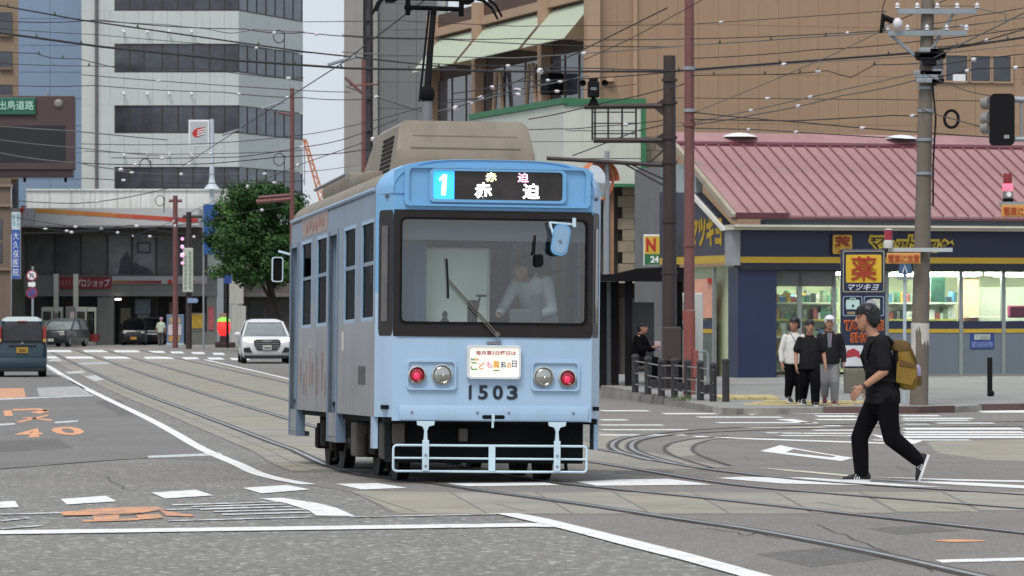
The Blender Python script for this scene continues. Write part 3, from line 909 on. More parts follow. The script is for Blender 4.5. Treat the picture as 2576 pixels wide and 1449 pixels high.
MB().prism([(LX(1177), HH(1005)), (LX(1184), HH(1005)), (LX(1184), HH(969)), (LX(1180), HH(969)), (LX(1177), HH(972))], -0.008, -0.002).build('number', INK, tram)
for ch, a, b in (('5', 1201, 1225), ('0', 1237, 1263), ('3', 1273, 1300)): text(ch, INK, tram, LX(a), LX(b), HH(1005), HH(969), -0.004, name='number', extrude=0.003, offset=0.03)
# bumper beam and its fittings
bp = MB().bbox(LX(1003), LX(1478), -0.035, 0.0, HH(1058), HH(1021), 0.008).build('bumper', T_PALE, tram, smooth=40)
for u in (1034, 1198, 1277, 1440): MB().lathe([(0.014, 0), (0.012, 0.008), (0.0, 0.01)], (LX(u), -0.035, HH(1038)), 'y', 8).build('bolt', T_GREY, bp)
MB().prism(rrect(LX(1210), LX(1267), HH(1054), HH(1044), 0.019), -0.037, -0.0352).build('coupler_slot', T_BLACK, bp)
MB().box(LX(1234), LX(1241), -0.045, -0.0355, HH(1060), HH(1040)).tube([(LX(1237), -0.03, HH(1058)), (LX(1237), -0.03, HH(1076))], 0.012, 8).build('hook', T_GUARD, bp)
# life guard
gd = MB()
loop = [(x, -0.06, z) for x, z in rrect(LX(988), LX(1473), HH(1186), HH(1121), 0.035, 4)]
gd.tube(loop + [loop[0], loop[1]], 0.012, 8, cap=False)
gd.tube([(LX(988), -0.06, HH(1153)), (LX(1473), -0.06, HH(1154))], 0.011, 8)
gdo = gd.build('life_guard', T_GUARD, tram, smooth=50)
for u in (1068, 1234, 1398):
    MB().bbox(LX(u) - 0.034, LX(u) + 0.034, -0.082, -0.072, HH(1185), HH(1119 if u == 1234 else 1108), 0.004).build('guard_bar', T_GUARD, gdo)
    if u != 1234:
        MB().prism([(LX(u) - 0.09, HH(1060)), (LX(u) + 0.09, HH(1060)), (LX(u) + 0.085, HH(1070)), (LX(u) + 0.03, HH(1074)), (LX(u) + 0.013, HH(1085)), (LX(u) + 0.02, HH(1110)), (LX(u) - 0.02, HH(1110)), (LX(u) - 0.013, HH(1085)), (LX(u) - 0.03, HH(1074)), (LX(u) - 0.085, HH(1070))], -0.071, -0.04).build('guard_bracket', T_GUARD, gdo)
        for v in (1145, 1172): MB().lathe([(0.012, 0), (0.012, 0.01)], (LX(u), -0.082, HH(v)), 'y', 8).build('bolt', T_GREY, gdo)
# wiper
wp = MB()
wp.tube([(LX(1246), -0.05, HH(840)), (LX(1122), -0.055, HH(705))], 0.008, 6)
wp.tube([(LX(1240), -0.052, HH(842)), (LX(1121), -0.057, HH(712))], 0.006, 6)
wp.lathe([(0.03, 0), (0.025, 0.05)], (LX(1246), -0.01, HH(841)), 'y', 10)
wpo = wp.build('wiper', mat('wiper_metal', (0.15, 0.135, 0.115), 0.5, metal=0.4), tram, smooth=40)
MB().tube([(LX(1117), -0.035, HH(652)), (LX(1120), -0.04, HH(700)), (LX(1122), -0.035, HH(752))], 0.011, 6).build('wiper_blade', T_BLACK, wpo)
# driver's mirror, light blue on a bracket
mr = MB()
mr.tube([(LX(1373), -0.1, HH(558)), (LX(1440), -0.02, HH(562))], 0.012, 6)
mr.tube([(LX(1373), -0.1, HH(558)), (LX(1382), -0.14, HH(592)), (LX(1390), -0.14, HH(615))], 0.012, 6)
mr.tube([(LX(1438), -0.02, HH(545)), (LX(1438), -0.03, HH(568))], 0.02, 6)
mro = mr.build('mirror_bracket', T_GUARD, tram, smooth=50)
cx, cz = LX(1398), HH(600)
pl = [(cx + p[0] * math.cos(0.16) + p[1] * math.sin(0.16), cz - p[0] * math.sin(0.16) + p[1] * math.cos(0.16)) for p in rrect(-0.085, 0.085, -0.165, 0.15, 0.07, 5)]
MB().prism(pl, -0.19, -0.14).build('mirror_back', T_BLUE, mro, smooth=30)
MB().prism([((x - cx) * 0.8 + cx, (z - cz) * 0.85 + cz) for x, z in pl], -0.196, -0.19).build('mirror_inset', T_TRIM, mro)
MB().lathe([(0.018, 0), (0.015, 0.012)], (cx - 0.01, -0.196, cz - 0.02), 'y', 8).build('mirror_stud', T_GREY, mro)
sm = MB().tube([(LX(1340), -0.02, HH(590)), (LX(1336), -0.06, HH(640))], 0.01, 6)
smo = sm.build('mirror_bracket', T_BLACK, tram)
MB().prism([(LX(1349) + x, HH(655) + z) for x, z in rrect(-0.04, 0.04, -0.06, 0.07, 0.035)], -0.08, -0.05).build('mirror_back', T_BLACK, smo)
# sides: panels, piers, windows, doors
WIN = [(0.47, 1.60), (2.12, 3.23), (4.98, 6.10), (6.68, 7.86)]
DOOR = [(3.86, 4.72), (8.30, 9.12)]
for s in (-1, 1):
    x = s * 1.15
    cuts = sorted([0.36] + [q for wd in WIN for q in wd] + [q for d in DOOR for q in d] + [LEN - 0.2])
    # dirty lower panels between the doors, side shade mixed into their colour
    for y0, y1 in ((0.36, DOOR[0][0]), (DOOR[0][1], DOOR[1][0]), (DOOR[1][1], LEN - 0.2)):
        wallbox('side_panel', T_SIDE, x, y0, y1, 0.66, 1.63)
    wallbox('letterboard', T_LETT, x, 0.36, LEN - 0.2, 2.67, 2.95)
    prev = 0.36
    for kind, y0, y1 in sorted([('w',) + a for a in WIN] + [('d',) + a for a in DOOR], key=lambda a: a[1]):
        if y0 - prev > 0.02:
            wallbox('window_pier', mat('tram_pier_grey', (0.2, 0.235, 0.28), 0.4, var=0.1, streak=0.3), x, prev, y0, 1.63, SPLIT)
            wallbox('window_pier', T_LETT, x, prev, y0, SPLIT, 2.67)
        prev = y1
        if kind == 'w':
            f = MB()
            for a0, a1, z0, z1 in ((y0, y0 + 0.04, 1.63, 2.67), (y1 - 0.04, y1, 1.63, 2.67), (y0 + 0.04, y1 - 0.04, 1.63, 1.67), (y0 + 0.04, y1 - 0.04, 2.63, 2.67)):
                f.box(min(x, x - s * 0.022), max(x, x - s * 0.022), a0, a1, z0, z1)
            fo = f.build('window_frame', T_TRIM, tram)
            MB().box(min(x - s * 0.018, x - s * 0.022), max(x - s * 0.018, x - s * 0.022), y0 + 0.04, y1 - 0.04, 1.67, 2.63).build('pane', G_SIDE, fo)
            MB().box(min(x - s * 0.012, x - s * 0.03), max(x - s * 0.012, x - s * 0.03), y0 + 0.04, y1 - 0.04, 2.2, 2.24).build('sash_bar', T_LETT, fo)
        else:
            d = MB().box(x - s * 0.09 - 0.012, x - s * 0.09 + 0.012, y0, y1, 0.40, 1.45)
            for a, b in ((y0, y0 + 0.1), (y1 - 0.1, y1), ((y0 + y1) / 2 - 0.05, (y0 + y1) / 2 + 0.05)): d.box(x - s * 0.09 - 0.012, x - s * 0.09 + 0.012, a, b, 1.45, 2.62)
            d.box(x - s * 0.09 - 0.012, x - s * 0.09 + 0.012, y0 + 0.1, y1 - 0.1, 2.55, 2.62)
            do = d.build('door', mat('tram_door_cream', (0.42, 0.40, 0.33), 0.5, var=0.2, scale=3, streak=0.4), tram)
            for a, b in ((y0 + 0.1, (y0 + y1) / 2 - 0.05), ((y0 + y1) / 2 + 0.05, y1 - 0.1)):
                MB().box(x - s * 0.09 - 0.004, x - s * 0.09 + 0.004, a, b, 1.45, 2.55).build('door_pane', G_SIDE, do)
            for a in (y0 - 0.06, y1):
                MB().box(min(x + s * 0.012, x - s * 0.1), max(x + s * 0.012, x - s * 0.1), a, a + 0.06, 0.34, 2.68).build('door_post', T_LETT, do)
            wallbox('door_apron', T_SIDE, x, y0 + 0.003, y1 - 0.003, 0.40, 0.66, 0.02, do)
            MB().box(min(x, x - s * 0.16), max(x, x - s * 0.16), y0, y1, 0.34, 0.395).build('door_step', T_GREY, do)
            wallbox('door_head', T_LETT, x, y0, y1, 2.63, 2.67)
    if LEN - 0.2 - prev > 0.02: wallbox('window_pier', T_LETT, x, prev, LEN - 0.2, 1.63, 2.67)
    wallbox('skirt', T_PALE, x, 0.38, 0.62, 0.34, 0.66)
    # little plate and hatch on the dirty, shade-toned panel
    MB().box(min(x, x + s * 0.006), max(x, x + s * 0.006), 1.15, 1.75, 0.98, 1.17).build('side_plate', mat('dark_plate', (0.06, 0.06, 0.055), 0.6, var=0.6, scale=14), tram)
    MB().box(min(x, x + s * 0.006), max(x, x + s * 0.006), 3.18, 3.36, 1.34, 1.55).build('side_notice', mat('notice_white', (0.5, 0.5, 0.47), 0.6), tram)
    MB().box(min(x, x + s * 0.004), max(x, x + s * 0.004), 4.9, 7.8, 2.71, 2.93).build('advert_panel', mat('advert_cream', (0.33, 0.25, 0.22), 0.6, var=0.12, scale=3), tram)
    adv = MB()
    for i in range(6): adv.ball((x + s * 0.005, 5.4 + i * 0.36, 2.82 + 0.02 * math.sin(i * 2)), 0.13, 8, sx=0.04, sy=1.0, sz=0.5)
    adv.build('advert_print', mat('advert_rose', (0.3, 0.13, 0.12), 0.6, var=0.3, scale=6), tram)
M_WP = mat('worn_red_print', (0.24, 0.15, 0.14), 0.5, var=0.4, scale=3, streak=0.6)
rp = random.Random(4)
for k in range(9):
    y0 = 5.0 + k * 0.34 + rp.uniform(-0.06, 0.06)
    z0 = rp.uniform(0.82, 1.0)
    MB().box(-1.1525, -1.1502, y0, y0 + rp.uniform(0.07, 0.2), z0, z0 + rp.uniform(0.2, 0.5)).build('worn_print', M_WP, tram)
# rear end
rear = MB().prism([(-1.15, LEN - 0.2), (-1.01, LEN), (1.01, LEN), (1.15, LEN - 0.2), (1.10, LEN - 0.22), (0.98, LEN - 0.05), (-0.98, LEN - 0.05), (-1.10, LEN - 0.22)], 0.6, 2.93, 'z')
rear.build('rear_panel', T_PALE, tram)
# roof with its rounded edges
rf = MB()
def rring(y, sc=1.0, dz=0.0):
    return [(x * sc, y, arch(x) + 0.004 - dz) for x in xs2] + [(x * sc, y, 2.91) for x in reversed(xs2)]
rf.loft([rring(0.425), rring(4), rring(LEN - 0.3), rring(LEN - 0.1, 0.97, 0.02), rring(LEN, 0.9, 0.06)])
rf.build('roof', T_ROOF, tram, smooth=35)
for s in (-1, 1): MB().tube([(s * 1.155, 0.4, 2.955), (s * 1.155, LEN - 0.25, 2.955), (s * 1.06, LEN - 0.02, 2.95)], 0.022, 6).build('rain_gutter', T_TRIM, tram, smooth=60)
# air conditioner
ac = MB()
def acr(y, hw, z0, z1, hw1): return [(-hw, y, z0), (hw, y, z0), (hw1, y, z1 - 0.06), (hw1 - 0.07, y, z1), (-hw1 + 0.07, y, z1), (-hw1, y, z1 - 0.06)]
ac.loft([acr(2.05, 0.77, 3.17, 3.3, 0.755), acr(2.06, 0.77, 3.17, 3.5, 0.735), acr(2.22, 0.77, 3.17, 3.78, 0.69), acr(4.3, 0.77, 3.17, 3.78, 0.69), acr(5.0, 0.77, 3.17, 3.42, 0.74)])
aco = ac.build('air_conditioner', T_ROOF, tram, smooth=30)
for i, z in enumerate((3.36, 3.48, 3.61)):
    y = 2.055 + max(0, z - 3.5) * 0.6
    MB().box(-0.62 + i * 0.03, 0.62 - i * 0.03, y - 0.012 + 0.01, y + 0.05, z, z + 0.012).build('rib', T_ROOF, aco)
vent = MB()
for i in range(8):
    z = 3.25 + i * 0.05
    x = -0.775 + (z - 3.17) * 0.13
    vent.hexa([(x, 2.5, z), (x + 0.05, 2.5, z), (x + 0.05, 3.4, z), (x, 3.4, z), (x + 0.004, 2.5, z + 0.03), (x + 0.054, 2.5, z + 0.03), (x + 0.054, 3.4, z + 0.03), (x + 0.004, 3.4, z + 0.03)])
vent.build('vent_grille', T_UNDER, aco)
MB().bbox(-0.8, 0.8, 6.0, 8.9, 3.18, 3.42, 0.05).build('roof_box', T_ROOF, tram, smooth=40)
MB().bbox(-0.95, -0.75, 3.0, 4.6, 3.14, 3.28, 0.03).build('roof_box', T_ROOF, tram, smooth=40)
MB().tube([(-0.9, 5.3, 3.3), (-0.9, 5.3, 3.36), (-0.9, 8.8, 3.34)], 0.02, 6).build('roof_conduit', T_GREY, tram)
# pantograph
PY = 5.2
pn = MB()
pn.cyl(0.0, PY, 3.5, 4.28, 0.062, 12, 0.055)
pno = pn.build('pantograph_mast', T_GREY, tram, smooth=40)
MB().lathe([(0.065, 4.2), (0.085, 4.25), (0.085, 4.31), (0.06, 4.36), (0.04, 4.37)], (0, PY, 0), 'z', 12).build('pantograph_hinge', T_BLACK, pno, smooth=40)
arm = MB().tube([(0.0, PY, 4.33), (0.06, PY + 0.25, 4.8), (0.13, PY + 0.5, 5.3)], [0.04, 0.037, 0.034], 8)
arm.tube([(-0.09, PY, 4.2), (0.075, PY + 0.5, 5.27)], 0.014, 6)
arm.build('pantograph_arm', T_BLACK, pno, smooth=50)
hd = MB()
hy = PY + 0.5
hd.tube([(-0.21, hy, 5.21), (0.47, hy, 5.20)], 0.028, 8)
for x in (-0.17, 0.45): hd.tube([(x, hy, 5.12), (x, hy, 5.30)], 0.03, 6)
hd.box(-0.40, 0.56, hy - 0.16, hy - 0.10, 5.28, 5.31)
for y in (hy - 0.16, hy + 0.16):
    hd.tube([(-0.56, y, 5.14), (-0.5, y, 5.27), (-0.38, y, 5.36), (0.0, y, 5.385), (0.55, y, 5.37), (0.72, y, 5.33), (0.83, y, 5.24), (0.9, y, 5.11)], [0.014, 0.018, 0.024, 0.027, 0.027, 0.022, 0.016, 0.013], 8)
for x in (-0.36, 0.52): hd.bbox(x - 0.06, x + 0.06, hy - 0.18, hy + 0.18, 5.27, 5.39, 0.02)
hd.build('pantograph_head', T_BLACK, pno, smooth=50, loc=(0, 0, 0.1))
# underframe, bogies
MB().box(-1.08, 1.08, 0.06, LEN - 0.1, 0.60, 0.655).build('floor_frame', T_BLACK, tram)
MB().box(-0.98, 0.98, 0.3, 0.9, 0.2, 0.6).build('underframe_box', T_BLACK, tram)
MB().box(-0.80, 0.8, 4.2, 6.0, 0.24, 0.6).build('underframe_box', T_UNDER, tram)
for u, w2, z0, z1 in ((1172, 0.09, HH(1112), HH(1078)), (1010, 0.12, HH(1120), HH(1066))):
    MB().bbox(LX(u) - w2 / 2, LX(u) + w2 / 2, 0.2, 0.34, z0, z1, 0.015).build('equipment_box', mat('underframe_bracket', (0.09, 0.08, 0.07), 0.8, var=0.3), tram)
for by in (2.15, 7.1):
    bf = MB()
    for s in (-1, 1):
        x = s * 0.86
        bf.prism([(by - 1.15, 0.34), (by - 0.95, 0.25), (by - 0.5, 0.33), (by + 0.5, 0.33), (by + 0.95, 0.25), (by + 1.15, 0.34), (by + 1.1, 0.5), (by + 0.4, 0.42), (by - 0.4, 0.42), (by - 1.1, 0.5)], x - 0.05, x + 0.05, 'x')
        for q in (-0.8, 0.8):
            bf.bbox(x - 0.09, x + 0.09, by + q - 0.16, by + q + 0.16, 0.2, 0.46, 0.03)
            bf.cyl(x, by + q * 0.72, 0.4, 0.6, 0.07, 10)
        bf.bbox(x - 0.1, x + 0.1, by - 0.28, by + 0.28, 0.24, 0.56, 0.03)
        bf.tube([(x + s * 0.06, by - 1.1, 0.3), (x + s * 0.06, by - 1.2, 0.12), (x + s * 0.06, by - 0.9, 0.1)], 0.02, 6)
    bf.box(-0.8, 0.8, by - 0.25, by + 0.25, 0.3, 0.55)
    bo = bf.build('bogie', T_UNDER, tram, smooth=30)
    for q in (-0.8, 0.8):
        MB().tube([(-0.7, by + q, 0.325), (0.7, by + q, 0.325)], 0.07, 8).build('axle', T_WHEEL, bo)
        for s in (-1, 1):
            wh = MB().lathe([(0.1, -0.06), (0.1, 0.05), (0.26, 0.035), (0.29, 0.06), (0.325, 0.06), (0.33, -0.04), (0.36, -0.05), (0.36, -0.07), (0.1, -0.07)], (s * 0.74, by + q, 0.335), 'x', 24)
            wh.build('wheel', T_WHEEL, bo, smooth=40)
for q in ((-1.0, -0.88, 0.75, 1.2, 0.22, 0.62, 0.03), (-1.04, -0.9, 2.9, 3.4, 0.2, 0.58, 0.03)): MB().bbox(*q).build('equipment_box', mat('underframe_bracket', (0.09, 0.08, 0.07), 0.8), tram, smooth=40)
# cab and saloon inside
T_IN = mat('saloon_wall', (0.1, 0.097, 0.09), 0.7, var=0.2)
T_ADDED_LIN = mat('saloon_lining', (0.055, 0.05, 0.047), 0.8, var=0.3, scale=2)  # lining added in a dark tone so the saloon looks dim through the windows
MB().box(-0.97, 0.97, LEN - 0.09, LEN - 0.055, 0.78, 2.86).build('rear_lining', T_ADDED_LIN, tram)  # added dark lining, makes the saloon look dim
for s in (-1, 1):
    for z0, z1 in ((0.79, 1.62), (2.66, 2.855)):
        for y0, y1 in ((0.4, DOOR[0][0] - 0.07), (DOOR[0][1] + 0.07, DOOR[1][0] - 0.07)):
            MB().box(s * 1.09 - 0.008, s * 1.09 + 0.008, y0, y1, z0, z1).build('side_lining', T_ADDED_LIN, tram)  # added dark lining, makes the saloon look dim through the windows
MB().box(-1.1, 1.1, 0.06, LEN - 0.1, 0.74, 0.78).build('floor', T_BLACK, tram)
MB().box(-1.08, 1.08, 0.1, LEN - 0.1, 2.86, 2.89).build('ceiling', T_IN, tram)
MB().box(-0.90, 0.90, 0.10, 0.42, 1.50, 1.60).build('dashboard', mat('dash_grey', (0.07, 0.08, 0.085), 0.6, var=0.2), tram)
MB().box(-0.93, 0.945, 0.05, 0.07, HH(605), 2.655).build('sun_blind', mat('blind_slate', (0.075, 0.08, 0.105), 0.8, var=0.1), tram)
MB().box(-0.93, LX(1078), 0.30, 0.33, 1.6, HH(605)).build('curtain', mat('curtain_blue', (0.075, 0.1, 0.18), 0.9, var=0.3, scale=6, stretch=(6, 1, 0.3)), tram)
MB().bbox(LX(1080), LX(1245), 0.55, 0.60, 1.55, HH(622), 0.01).build('cab_screen', mat('screen_pale_green', (0.7, 0.78, 0.71), 0.5, var=0.1, scale=2), tram)
fs = MB()
ringframe(fs, rrect(LX(1078), LX(1247), 1.54, HH(620), 0.02), rrect(LX(1083), LX(1242), 1.56, HH(625), 0.015), 0.53, 0.545)
fs.build('screen_frame', mat('screen_frame_pale', (0.45, 0.48, 0.42), 0.5), tram)
for x0, x1, z1, c in ((LX(1250), LX(1290), 2.45, (0.15, 0.15, 0.12)), (LX(1295), LX(1345), 2.5, (0.18, 0.16, 0.12)), (LX(1400), LX(1455), 2.4, (0.14, 0.135, 0.15))):
    MB().bbox(x0, x1, 2.3, 2.36, 1.4, z1, 0.01).build('cab_partition', mat('partition_%d' % int(z1 * 100), c, 0.6, var=0.4, scale=4), tram)
MB().lathe([(0.03, 1.6), (0.05, 1.62), (0.022, 1.66), (0.03, 1.70), (0.012, 1.73)], (LX(1122), 0.2, 0), 'z', 10).build('control_knob', T_BLACK, tram, smooth=50)
MB().bbox(LX(1180), LX(1205), 0.2, 0.25, 1.6, HH(754), 0.015).tube([(LX(1196), 0.2, 1.6), (LX(1210), 0.2, HH(744))], 0.012, 6).bbox(LX(1200), LX(1226), 0.18, 0.22, HH(746), HH(740), 0.008).build('console', T_BLACK, tram)
st = MB()
loop = [(0.47 + 0.16 * math.cos(a), 0.38 + 0.05 * math.sin(a), 1.66 + 0.11 * math.sin(a)) for a in [2 * PI * i / 20 for i in range(21)]]
for q in ((LX(1345), LX(1372), 0.3, 0.36, 1.58, HH(735), 0.02), (LX(1290), LX(1350), 0.3, 0.4, 1.58, HH(775), 0.02)): MB().bbox(*q).build('console', mat('console_grey', (0.1, 0.11, 0.115), 0.5), tram)
for y in (2.6, 4.0, 5.4, 6.8, 8.2):
    MB().tube([(-0.6, y, 0.8), (-0.6, y, 2.9)], 0.016, 6).build('grab_pole', CHROME, tram)
MB().bbox(0.55, 1.05, 2.6, 8.4, 0.95, 1.2, 0.05).build('bench', mat('seat_moquette', (0.12, 0.03, 0.04), 0.9), tram)
MB().bbox(-1.05, -0.6, 5.0, 8.2, 0.95, 1.2, 0.05).build('bench', mat('seat_moquette', (0.12, 0.03, 0.04), 0.9), tram)
# mirror at the far end
fm = MB()
# 
fm.tube([(-1.12, LEN - 0.15, 2.55), (-1.3, LEN - 0.1, 2.6)], 0.015, 6)
ringframe(fm, [(-1.30 + x, z) for x, z in rrect(-0.08, 0.06, 2.22, 2.53, 0.03)], [(-1.30 + x, z) for x, z in rrect(-0.066, 0.046, 2.234, 2.516, 0.025)], LEN - 0.13, LEN - 0.07)
fmo = fm.build('rear_mirror', T_GUARD, tram)
MB().box(-1.366, -1.254, LEN - 0.11, LEN - 0.09, 2.234, 2.516).build('mirror_back', T_BLACK, fmo)
# ================================================================== buildings
PHI = math.atan(0.295)
E1 = Vector((math.cos(PHI), math.sin(PHI), 0))       # along the shop fronts of the right-hand block
E2 = Vector((-math.sin(PHI), math.cos(PHI), 0))      # into that block
def grime(name, col, **k): return mat(name, col, **k)
WALL_W = mat('office_white_panel', '#b9c0be', 0.75, var=0.05, scale=0.25, streak=0.16)
GAP = mat('panel_gap', (0.33, 0.34, 0.33), 0.9)
GLASS_D = mat('dark_office_glass', (0.05, 0.057, 0.07), 0.06, var=0.7, scale=0.35, spec=0.6)
GLASS_D2 = mat('blue_office_glass', (0.075, 0.095, 0.12), 0.06, var=0.5, scale=0.5, spec=0.6)
FRAME_D = mat('dark_window_frame', (0.03, 0.028, 0.032), 0.5)
# ---- white office tower on the left: local x along the front, y into it
OY = 250.0
S0 = F / OY
ox = W(205, 0, OY).x
office = thing('office_building', 'tall off-white office building with dark ribbon windows behind the filling station', 'building', (ox, OY, 0))
def ou(u): return (u - 205) / S0
def oz(v): return EYE - (v - HORIZON) / S0
wf = ou(600)
sidev = Vector((0.358, 1, 0)).normalized()
side_len = 10.6
TOP = oz(-90)
core = MB().prism([(0.05, 0.15), (wf - 0.05, 0.15), (wf + sidev.x * side_len - 0.2, sidev.y * side_len), (0.05, 12)], 0.0, TOP, 'z')
core.build('core_wall', GAP, office)
bands = [(27, -70), (182, 110), (335, 265), (475, 420)]      # bottom and top of the window ribbons
rows = [(420, 335), (265, 182), (110, 27)]
def panel(x0, x1, z0, z1, parent, m, d=0.0, name='wall_panel'):
    return MB().box(x0, x1, -0.02 + d, 0.16, z0, z1).build(name, m, parent)
nfront = 11
for (b, t) in rows:
    z0, z1 = oz(b), oz(t)
    for i in range(nfront):
        a, c = wf * i / nfront, wf * (i + 1) / nfront
        panel(a + 0.006, c - 0.006, z0 + 0.006, z1 - 0.006, office, WALL_W, random.uniform(-0.004, 0.004))
panel(0, wf, oz(560), oz(475) - 0.006, office, WALL_W)
for (b, t) in bands:
    for a, c in ((0, ou(246)), (ou(246) + 0.01, ou(288))): panel(a + 0.006, c - 0.006, oz(b), oz(t), office, WALL_W)
    # ribbon window: panes between mullions, set back
    cutp = [288, 326, 362, 408, 448, 486, 527, 565, 600]
    for p, q in zip(cutp, cutp[1:]):
        MB().box(ou(p) + 0.05, ou(q) - 0.05, 0.07, 0.13, oz(b) + 0.08, oz(t) - 0.04).build('window_pane', GLASS_D, office)
        MB().box(ou(q) - 0.05, ou(q) + 0.05, 0.062, 0.149, oz(b) + 0.08, oz(t) - 0.04).build('mullion', FRAME_D, office)
    MB().box(ou(288), wf, -0.03, 0.149, oz(b), oz(b) + 0.08).build('sill', FRAME_D, office)
# side face turning away
def sd_pt(t, out, z):
    p = Vector((wf, 0, 0)) + sidev * t + Vector((sidev.y, -sidev.x, 0)) * out
    return (p.x, p.y, z)
def sbox(t0, t1, o0, o1, z0, z1, name, m):
    MB().hexa([sd_pt(t0, o0, z0), sd_pt(t0, o1, z0), sd_pt(t1, o1, z0), sd_pt(t1, o0, z0), sd_pt(t0, o0, z1), sd_pt(t0, o1, z1), sd_pt(t1, o1, z1), sd_pt(t1, o0, z1)]).build(name, m, office)
for (b, t) in rows:
    for i in range(5): sbox(side_len * i / 5 + 0.01, side_len * (i + 1) / 5 - 0.01, -0.1, 0.03, oz(b) + 0.006, oz(t) - 0.006, 'wall_panel', WALL_W)
sbox(0.01, side_len, -0.1, 0.03, oz(560), oz(475) - 0.01, 'wall_panel', WALL_W)
for (b, t) in bands:
    for i in range(7):
        a, c = side_len * i / 7, side_len * (i + 1) / 7
        sbox(a + 0.06, c - 0.06, -0.1, -0.04, oz(b) + 0.08, oz(t) - 0.04, 'window_pane', GLASS_D2)
        sbox(c - 0.06, c + 0.06, -0.1, -0.01, oz(b) + 0.08, oz(t) - 0.04, 'mullion', FRAME_D)
    sbox(0.01, side_len, -0.1, 0.04, oz(b), oz(b) + 0.08, 'sill', FRAME_D)
MB().cyl(ou(243), -0.14, 0, TOP, 0.1, 10).build('downpipe', mat('pipe_grey_brown', (0.13, 0.125, 0.115), 0.6), office, smooth=50)
SPOT = mat('spotlight_white', (0.6, 0.62, 0.64), 0.4)
for v in (80, 236, 390):
    for u in (311, 370, 425, 481): MB().tube([(ou(u), -0.02, oz(v)), (ou(u), -0.3, oz(v - 4)), (ou(u) + 0.1, -0.38, oz(v + 3))], [0.03, 0.05, 0.09], 8).build('spotlight', SPOT, office, smooth=50)
# ---- blue-grey building left of it
bx0, bx1 = W(46, 0, 262).x, W(206, 0, 262).x
blue = thing('building', 'blue-grey windowless building beside the white office tower', 'building', (bx0, 262, 0))
M_BG = mat('blue_grey_cladding', '#788da6', 0.7, var=0.08, scale=0.15, streak=0.1)
MB().box(0.02, bx1 - bx0, 0.1, 10, 0, 26).build('core_wall', GAP, blue)
for k in range(14):
    for j in range(2):
        wv = (bx1 - bx0) / 2
        MB().box(j * wv + 0.01, (j + 1) * wv - 0.01, -0.02, 0.12, k * 1.8 + 0.015, (k + 1) * 1.8 - 0.015).build('cladding_panel', M_BG, blue)
# ---- brown building at the left edge
BY = 208.0
sB = F / BY
def bl(u): return (u - 28) / sB
def bz(v): return EYE - (v - HORIZON) / sB
brown = thing('building', 'brown building at the far left with a clinic sign on its corner', 'building', (W(28, 0, BY).x, BY, 0))
M_BR = mat('brown_render', '#6e6055', 0.85, var=0.12, scale=0.3, streak=0.3)
M_BR2 = mat('tan_render', '#85725f', 0.85, var=0.1, scale=0.3, streak=0.2)
def bback(u, d): return (u - 1288) / F * (BY + d) - W(28, 0, BY).x
MB().prism([(-9, 0), (0, 0), (bback(28, 9) - 0.1, 9), (-9, 9)], 0, bz(446), 'z').build('wall', M_BR, brown)
MB().prism([(-9, 3), (bback(46, 3), 3), (bback(46, 12) - 0.1, 12), (-9, 12)], bz(446) + 0.02, bz(-60), 'z').build('upper_wall', M_BR2, brown)
for v0, v1 in ((20, 75), (120, 160), (205, 232)):
    MB().box(bl(-20), bl(12), 2.9, 2.99, bz(v1), bz(v0)).build('window', GLASS_D, brown)
    MB().box(bl(-20), bl(14), 2.8, 2.995, bz(v1) - 0.15, bz(v1)).build('sill', M_BR, brown)
for v in (470, 520, 680): MB().box(-9, 0.1, -0.15, 0.02, bz(v), bz(v - 6)).build('ledge', M_BR2, brown)
MB().box(bl(-30), bl(-4), -0.05, 0.0, bz(860), bz(720)).build('door', FRAME_D, brown)
for v0, v1 in ((550, 600), (610, 660)): MB().box(bl(-40), bl(6), -0.04, 0.0, bz(v1), bz(v0)).build('window', GLASS_D, brown)
# clinic sign standing out from the corner
cs = thing('clinic_sign', 'tall narrow blue and white vertical clinic sign at the left edge', 'sign', W(41, 702, 203))
s2 = F / 203
hgt = (702 - 533) / s2
MB().box(-11 / s2, 11 / s2, -0.15, 0.15, 0, hgt).build('sign_case', mat('sign_case_grey', (0.35, 0.36, 0.37), 0.5), cs)
MB().box(-10 / s2, 10 / s2, -0.17, -0.152, 0.03, hgt * 0.73).build('blue_face', mat('clinic_blue', '#1f4f9c', 0.5), cs)
MB().box(-10 / s2, 10 / s2, -0.17, -0.152, hgt * 0.735, hgt - 0.03).build('white_face', mat('clinic_white', '#b7c6cf', 0.5), cs)
SW = mat('sign_white', (0.72, 0.75, 0.78), 0.5, var=0.03)
text('大久保医院', SW, cs, -7 / s2, 7 / s2, 0.12, hgt * 0.71, -0.176, vertical=True, offset=0.0)
strokes(mat('clinic_teal', '#2d7f86', 0.5), cs, -9 / s2, -1 / s2, hgt * 0.78, hgt * 0.97, -0.172, 2, True)
strokes(mat('clinic_teal', '#2d7f86', 0.5), cs, 2 / s2, 9 / s2, hgt * 0.78, hgt * 0.98, -0.172, 3, True)
